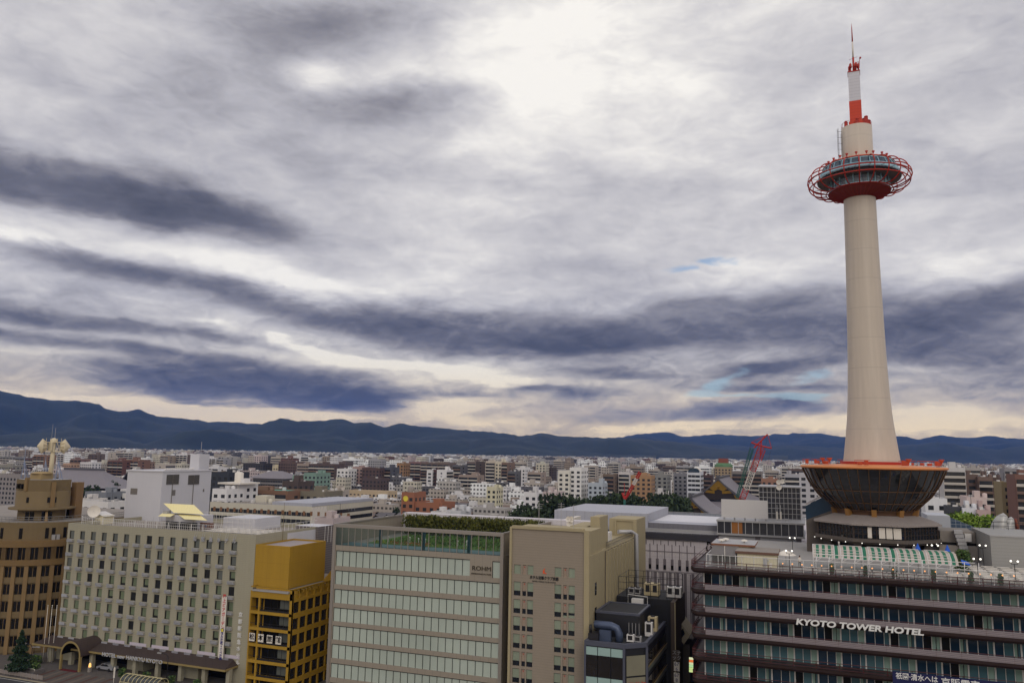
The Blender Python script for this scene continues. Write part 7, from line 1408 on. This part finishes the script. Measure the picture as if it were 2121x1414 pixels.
WALLS = [(WHT, 'white', 6), (CRM, 'cream', 4), (BEI, 'beige', 5), (TAN, 'tan', 2), (BRN, 'brown', 3), (DBR, 'dark brown', 1), (RED, 'brick red', 1), (GRY, 'grey', 4), (DGR, 'charcoal', 2), (PNK, 'pinkish', 1), ((218, 214, 212), 'bright white', 5), ((164, 156, 148), 'stone grey', 4)]
WSUM = [w for w in WALLS for _ in range(w[2])]
HW = [((200, 194, 186), 'white'), ((186, 172, 146), 'cream'), ((164, 146, 124), 'sand'), ((130, 112, 96), 'brown'), ((172, 168, 166), 'grey'), ((196, 180, 166), 'pale pink')]
cand = []; rg = random.Random(11); Y = 176.0
def free(b):
    return all(b[1] < f[0] or b[0] > f[1] or b[3] < f[2] or b[2] > f[3] for f in FOOT)
while Y < 5600:
    near = Y < 620; dp = rg.uniform(9, 13) if near else rg.uniform(12, 20)*(1+Y/6000)
    xa = PY(-90, 950, Y)[0]; xb = PY(2210, 950, Y)[0]; x = xa+rg.uniform(0, 8)
    while x < xb:
        r = rg.random(); big = r < (.10 if Y < 300 else .17 if Y < 520 else .36 if Y < 1200 else .30)
        w = rg.uniform(9, 22) if big else rg.uniform(6, 11); w *= 1+max(0, Y-1800)/2600
        if big: z = rg.choice((9, 10, 13, 13) if Y < 560 else (10, 13, 16, 19, 22) if Y < 900 else (13, 16, 19, 22, 25, 28, 31, 34))+rg.uniform(-1, 1)
        else: z = rg.uniform(5.2, 7.5) if Y < 1200 else rg.uniform(6, 11)
        if Y > 2600: z *= .9
        b = (x, x+w, Y, Y+dp*rg.uniform(.75, 1.0), z)
        if free(b): cand.append((b, big))
        x += w+(rg.uniform(.5, 3) if rg.random() < .85 else rg.uniform(5, 9))*(1+Y/3000)
    Y += dp+(rg.uniform(1.5, 4) if rg.random() < .7 else rg.uniform(6, 9))*(1+Y/2500)
scored = []
for b, big in cand:
    A, s_ = visible(b if big else (*b[:4], b[4]+1.5))
    scored.append((A, b, big, s_))
bigs = sorted([s for s in scored if s[2] and s[0] > 40], key=lambda s: -s[0])[:185]; smalls = sorted([s for s in scored if not s[2] and s[0] > 30], key=lambda s: -s[0])[:270]
chosen = set(id(s) for s in bigs+smalls)
LMK = [(60, 'the tan round cornered office'), (185, 'the broad temple roof'), (345, 'the white hotel penthouse'), (480, 'the drum tank tower'), (560, 'the sports hall'), (640, 'the sea green block'), (760, 'the tan school'), (850, 'the orange brick tower'), (900, 'the white slab pair'), (1020, 'the white banded tower'), (1100, 'the pinkish tan flats'), (1180, 'the pale hospital block'), (1295, 'the small crane'), (1330, 'the orange tan office'), (1437, 'the arched white block'), (1487, 'the large temple gable'), (1560, 'the tall lattice crane'), (1620, 'the grid glass block'), (1810, 'the tower bowl'), (1975, 'the white banded apartments'), (2040, 'the brown apartment tower'), (2090, 'the olive tan block')]
groups = {}
def where(s_, b):
    cx = s_[4]; l = min(LMK, key=lambda q: abs(q[0]-cx)); d = cx-l[0]; Y = b[2]
    rel = 'left of' if d < -9 else 'right of' if d > 9 else ('far behind' if Y > 700 else 'by')
    return rel+' '+l[1]
far = MB(); fm = []; fidx = {}
def fmat(c, win=True):
    k = ('f', c, win)
    if k not in fidx: fidx[k] = len(fm); fm.append(wallmat(c, win))
    return fidx[k]
ROOFI = len(fm); fm.append(m_roofg); TILEI = len(fm); fm.append(m_htile[0]); TILEB = len(fm); fm.append(m_htile[1])
for s in scored:
    A, b, big, s_ = s; x0, x1, y0, y1, z = b
    if big: c, cn, _w = rg.choice(WSUM)
    else: c, cn = rg.choice(HW)
    if id(s) in chosen:
        if big:
            st = rg.choice(('balc', 'balc', 'grid', 'strip', 'eastbalc') if z > 14 else ('grid', 'grid', 'strip', 'plain')); fine = 2 if (s_[1]-s_[0]) > 26 and A > 260 else 0
            t = block('apartment_block' if 'balc' in st else 'building', x0, x1, y0, y1, z, c, st, fine, rg); sz = 'tall' if z > 24 else 'mid height' if z > 15 else 'low'
            d = '%s %s %s' % (sz, cn, {'balc': 'flats with balcony rows', 'eastbalc': 'flats with side balconies', 'grid': 'block with square windows', 'strip': 'block with window strips', 'plain': 'plain walled block'}[st])
        else:
            ri = rg.choice((0, 0, 0, 1, 2)); t = house(x0, x1, y0, y1, z, c, rg, m_htile[ri]); d = '%s house with %s roof' % (cn, ('grey tiled', 'brown', 'pale')[ri])
        t['group'] = 'city blocks' if big else 'tiled roof houses'
        groups.setdefault((d, where(s_, b)), []).append((s_[4], b[2], t))
    else:
        if z < 9.5 and y0 < 2500 and not big:
            m = TILEI if rg.random() < .7 else TILEB; far.box(x0, x1, y0, y1, 0, z, fmat(c)); ym = (y0+y1)/2; h = (y1-y0)*.22
            far.face([(x0-.4, y0-.4, z), (x1+.4, y0-.4, z), (x1+.4, ym, z+h), (x0-.4, ym, z+h)], m).face([(x1+.4, y1+.4, z), (x0-.4, y1+.4, z), (x0-.4, ym, z+h), (x1+.4, ym, z+h)], m)
        else:
            far.box(x0, x1, y0, y1, 0, z, fmat(c), ROOFI)
            if big:
                for _q in range(2): a_ = x0+(x1-x0)*rg.random()*.85; far.box(a_, a_+rg.uniform(.8, 2.2), y0+1, y0+3, z, z+rg.uniform(.8, 1.8), fmat((206, 202, 200), False))
            if big and rg.random() < .6: far.box(x0+(x1-x0)*.3, x0+(x1-x0)*.55, y0+2, y0+6, z, z+2.8, fmat(c, False))
ORD = ('first', 'second', 'third', 'fourth', 'fifth', 'sixth', 'seventh', 'eighth', 'ninth', 'tenth', 'eleventh', 'twelfth')
for (d, w), L_ in groups.items():
    L_.sort(key=lambda q: q[0])
    for i, (cx, yy, t) in enumerate(L_): t['label'] = ('%s %s' % (d, w) if len(L_) == 1 else '%s %s, %s from the left' % (d, w, ORD[min(i, 11)])).replace('mid height', 'medium').replace('plain walled block', 'plain block').replace('block with square windows', 'square windowed block').replace('flats with balcony rows', 'balconied flats').replace('block with window strips', 'strip windowed block').replace('flats with side balconies', 'side balconied flats')
tag(far.build('distant_city', fm), 'dense grey and white city spreading to the foot of the hills', 'city', kind='stuff')

# ------------------------------------------------------------------ trees
m_pin = [MAT('pine_dark', (40, 52, 34), .9, var=.4, scale=.6), MAT('pine_mid', (58, 72, 44), .9, var=.4, scale=.6)]; m_brt = [MAT('fresh_green', (96, 122, 36), .85, var=.35, scale=.8), MAT('fresh_light', (122, 142, 52), .85, var=.3, scale=.8)]; m_cnf = [MAT('conifer_dark', (30, 48, 32), .9, var=.4, scale=1.5), MAT('conifer_mid', (42, 64, 40), .9, var=.4, scale=1.5)]; m_bark = MAT('bark', (70, 56, 46), .95, var=.3, scale=2)
def tree_mesh(seed, h, r, n, leaf, conif=False, mats=None):
    rg = random.Random(seed); tr = MB(); tr.tube([(0, 0, 0), (.05*h*.2, 0, h*.3), (0, .03*h, h*.75)], h*.035, 6, r2=h*.012)
    lobes = []
    if not conif:
        for k in range(9):
            a = rg.random()*2*PI; rr = r*rg.uniform(.25, .75); z = h*rg.uniform(.42, .88); lobes.append((rr*math.cos(a), rr*math.sin(a), z, r*rg.uniform(.34, .52))); tr.tube([(0, 0, h*.3), (rr*math.cos(a)*.6, rr*math.sin(a)*.6, z*.8), (rr*math.cos(a), rr*math.sin(a), z)], h*.014, 4, r2=h*.005)
        lobes.append((0, 0, h*.86, r*.45))
    cr = MB()
    for k in range(n):
        if conif:
            t = rg.random()**.75; z = h*(.12+.88*(1-t)); tier = .75+.25*math.sin(z/h*34); R_ = r*(t**.85)*tier*rg.uniform(.55, 1.05); a = rg.random()*2*PI; p = Vector((R_*math.cos(a), R_*math.sin(a), z-.12*R_))
        else:
            l = rg.choice(lobes); d = Vector((rg.gauss(0, 1), rg.gauss(0, 1), rg.gauss(0, .8))).normalized()*l[3]*rg.uniform(.55, 1.05); p = Vector(l[:3])+d
        a = Vector((rg.gauss(0, 1), rg.gauss(0, 1), rg.gauss(0, .7))).normalized()*leaf*rg.uniform(.6, 1.3); b = a.cross(Vector((rg.gauss(0, 1), rg.gauss(0, 1), rg.gauss(0, 1)))).normalized()*leaf*.7
        cr.face([p-a, p+b, p+a, p-b], 0 if rg.random() < .6 else 1)
    return tr.mesh('trunk', m_bark), cr.mesh('crown', mats or m_pin)
TM = [tree_mesh(k, 11, 5.2, 1500, .55) for k in range(3)]; TS = [tree_mesh(10+k, 6, 2.8, 420, .45) for k in range(2)]; TB = [tree_mesh(20+k, 9, 4.6, 1600, .42, mats=m_brt) for k in range(2)]; TC = tree_mesh(30, 9, 3.0, 2600, .26, True, m_cnf)
def tree(name, m, x, y, z, s, label, group=None):
    t = thing(name, label, 'tree', (x, y, z), group); a = link('trunk', m[0], t, (x, y, z)); b = link('crown', m[1], t, (x, y, z)); t.scale = (s if s < 1.3 else .3*s+.7, s if s < 1.3 else .3*s+.7, s); t.rotation_euler.z = RNG.random()*6; return t
for i, (px, yt, Yt) in enumerate(((1150, 1024, 345), (1170, 1026, 350), (1083, 1046, 300), (1100, 1052, 298), (1240, 1030, 350), (1262, 1024, 355), (1280, 1022, 350), (1310, 1024, 352), (1322, 1032, 340), (1216, 1034, 345), (1190, 1036, 352), (1358, 1028, 380), (1376, 1022, 385), (1395, 1026, 380), (1360, 1040, 350), (1388, 1042, 352))):
    x, z = PY(px, yt, Yt); lab = ('round dark pine, tallest left of the crane pines', 'dark pine joined to the tallest left one', 'dark tree at the left corner of the store roof', 'smaller dark tree at the left corner of the store roof', 'dark pine left of the small crane, outermost', 'tall dark pine close left of the small crane', 'dark pine directly behind the small crane mast', 'tall dark pine right of the small crane', 'lower dark pine right of the small crane', 'low dark pine between the pale hospital block and the crane', 'dark pine below the pale hospital block', 'dark pine at the left of the clump by the temple gable', 'tallest dark pine of the clump by the temple gable', 'dark pine of the clump closest to the temple gable', 'low dark pine in front of the temple clump, left', 'low dark pine in front of the temple clump, right')[i]
    tree('pine_tree', TM[i % 3], x, Yt, 0, z/11.2, lab, 'dark pines near the temple').scale = (z/11*.36+.72, z/11*.36+.72, z/11.2)
for i, (px, yt, Yt) in enumerate(((1980, 1066, 225), (2000, 1068, 228), (2020, 1070, 226), (2040, 1076, 224), (1990, 1072, 218), (2014, 1074, 217))):
    x, z = PY(px, yt, Yt); tree('broadleaf_tree', TB[i % 2], x, Yt, z-9, 1.0, 'bright green tree in the clump right of the skylight, '+('leftmost', 'second from the left', 'third from the left', 'rightmost', 'front left', 'front right')[i], 'bright green trees right of the tower')
MB().box(PY(1964, 1090, 222)[0]-3, PY(2052, 1090, 222)[0]+3, 212, 236, 0, PY(2000, 1068, 226)[1]-8.8).build('x', m_conc).name = 'planted_roof'; tag(bpy.data.objects['planted_roof'], 'low roof carrying the bright green trees', 'building')
x, y = PZ(37, 1398, 0); tree('conifer_tree', TC, x, y, .14, PY(37, 1304, y)[1]/9.0, 'dark bushy conifer at the street corner before the tan office')
for i, (px, yt, Yt) in enumerate(((184, 1007, 380), (199, 1008, 375), (174, 1016, 370), (232, 998, 470), (243, 1000, 468), (112, 985, 560), (236, 1070, 280), (1075, 1062, 300))):
    x, z = PY(px, yt, Yt); z = max(z, 4); tree('broadleaf_tree', TS[i % 2], x, Yt, 0, z/6.0, ('round tree before the broad temple roof, left one', 'round tree before the broad temple roof, right one', 'low tree left of the metal clad hall', 'tree between the two temple roofs, left one', 'tree between the two temple roofs, right one', 'small tree behind the cream mast', 'tree beside the low white annex', 'small tree left of the store roof')[i], 'small city trees')
trc = []
for k in range(70):
    Yt = rg.uniform(320, 1300); px = rg.uniform(80, 2100); x = PY(px, 1000, Yt)[0]
    if free((x-2, x+2, Yt-2, Yt+2, 6)) and not (1030 < px < 1140 and Yt < 480): trc.append((project((x, Yt, 8)), x, Yt))
tree_labs = {}
for pr_, x, Yt in trc:
    l = min(LMK, key=lambda q: abs(q[0]-pr_[0])); t = tree('garden_tree', TS[RNG.randrange(2)], x, Yt, 0, RNG.uniform(1.0, 1.8), None, 'small trees among the houses'); tree_labs.setdefault(l[1], []).append((pr_[0], t))
for w, L_ in tree_labs.items():
    L_.sort(key=lambda q: q[0])
    for i, (cx, t) in enumerate(L_): t['label'] = 'small dark tree among houses below '+w+('' if len(L_) == 1 else ', %s from the left' % ORD[min(i, 11)])

# ------------------------------------------------------------------ hills
m_for = MAT('forest', (34, 42, 33), .95, var=.75, scale=.006, bump=0)
def hills(name, pts, r, span, seed, rough=1.0):
    """a wooded ridge r metres away whose crest follows the given skyline"""
    a0, a1 = azel(*pts[0])[0]-(14 if pts[0][0] <= 0 else 1), azel(*pts[-1])[0]+(14 if pts[-1][0] >= 2121 else 1); NA, NR = 300, 34; tab = [azel(x, y) for x, y in pts]; q = MB(); V = []
    def crest(a):
        if a <= tab[0][0]: return tab[0][1] if pts[0][0] <= 0 else max(0.05, tab[0][1]-.6*(tab[0][0]-a))
        for (xa, ya), (xb, yb) in zip(tab, tab[1:]):
            if xa <= a <= xb: t = (a-xa)/max(xb-xa, 1e-6); t = t*t*(3-2*t)*.5+t*.5; return ya+(yb-ya)*t
        return tab[-1][1]
    for i in range(NA+1):
        a = a0+(a1-a0)*i/NA; ar = R(a); e = crest(a)+.07*mnoise.fractal(Vector((a*1.6, seed, 0)), .9, 2.0, 6)*rough
        for j in range(NR+1):
            t = j/NR; d = r-span*(1-t) if t < .72 else r-span*.28+(t-.72)/.28*span*.5; prof_ = (t/.72)**1.15 if t < .72 else 1-((t-.72)/.28)**2*.7
            x, y = d*math.sin(ar), d*math.cos(ar); H_ = EYE+d*math.tan(R(max(e, .02))); sp_ = mnoise.fractal(Vector((x*.0011, y*.0011, seed)), 1.0, 2.1, 6)
            ridge = 1-abs(mnoise.noise(Vector((x*.0016+7, y*.0011, seed))))*1.0; f = math.sin(PI*min(t/.72, 1))*(.42*sp_+.55*(ridge-.72)) if t < .72 else 0
            V.append((x, y, max(-8, H_*max(0, min(1.0, prof_+f*(1 if t < .72 else 0))) -8*(t == 0))))
    q.v = V
    for i in range(NA):
        for j in range(NR): k = i*(NR+1)+j; q.f.append((k, k+NR+1, k+NR+2, k+1)); q.m.append(0); q.s.append(True)
    return tag(q.build(name, m_for), kind='structure')
hills('far_hills', [(0, 808), (30, 815), (60, 822), (110, 828), (160, 830), (200, 835), (225, 848), (245, 852), (285, 848), (330, 862), (400, 868), (430, 873), (470, 873), (540, 878), (600, 890), (680, 905), (800, 920)], 8200, 2800, 1)
hills('middle_hills', [(300, 930), (380, 905), (420, 893), (470, 888), (530, 882), (560, 872), (585, 865), (612, 871), (640, 872), (675, 870), (708, 866), (735, 876), (765, 874), (795, 884), (830, 876), (855, 881), (900, 885), (960, 890), (1000, 893), (1040, 896), (1080, 903), (1125, 896), (1160, 903), (1190, 904), (1250, 906), (1320, 907), (1400, 915), (1500, 930), (1600, 942)], 6900, 2100, 2)
hills('distant_hills', [(1200, 925), (1280, 905), (1330, 898), (1382, 894), (1415, 904), (1480, 899), (1530, 901), (1560, 903), (1605, 899), (1650, 897), (1700, 897), (1750, 905), (1800, 903), (1870, 903), (1900, 909), (1945, 901), (1985, 905), (2010, 906), (2050, 902), (2090, 907), (2121, 908)], 11500, 3000, 3)
hills('right_hills', [(1290, 945), (1360, 926), (1420, 914), (1480, 920), (1560, 925), (1640, 922), (1720, 926), (1800, 930), (1880, 920), (1950, 915), (2010, 925), (2060, 930), (2121, 924)], 8600, 2300, 4)
hills('near_hills', [(0, 900), (100, 895), (180, 893), (240, 905), (300, 918), (345, 905), (385, 892), (430, 889), (480, 895), (540, 912), (600, 906), (680, 916), (760, 926), (850, 932), (930, 924), (1010, 907), (1060, 910), (1120, 922), (1180, 932), (1260, 940), (1330, 946)], 5600, 900, 5)
for px, yt, w, h, lab in ((326, 921, 62, 9, 'long white building with a chimney on the hillside'), (862, 921, 34, 5, 'small white building on the middle hillside'),):
    x, z = PY(px, yt, 4700); t = thing('hillside_building', lab, 'building', (x, 4700, z-25)); MB().box(x-w/2*1.3, x+w/2*1.3, 4700, 4740, z-30, z).build('wall', m_white, t)
    if w > 50: MB().box(x+w*.55, x+w*.66, 4699, 4710, z-20, z+26).build('chimney', m_white, t)

# ------------------------------------------------------------------ the air between
hz = bpy.data.materials.new('air'); hz.use_nodes = True; hn_ = hz.node_tree; hn_.nodes.clear()
pv = hn_.nodes.new('ShaderNodeVolumePrincipled'); pv.inputs['Color'].default_value = (.10, .29, 1.0, 1); pv.inputs['Density'].default_value = 4.0e-5; pv.inputs['Anisotropy'].default_value = .2
ho = hn_.nodes.new('ShaderNodeOutputMaterial'); hn_.links.new(pv.outputs[0], ho.inputs['Volume'])
tag(MB().box(-16000, 16000, -1500, 14000, -12, 860).build('haze', hz), 'thin blue air over the city and hills', 'haze', kind='stuff')
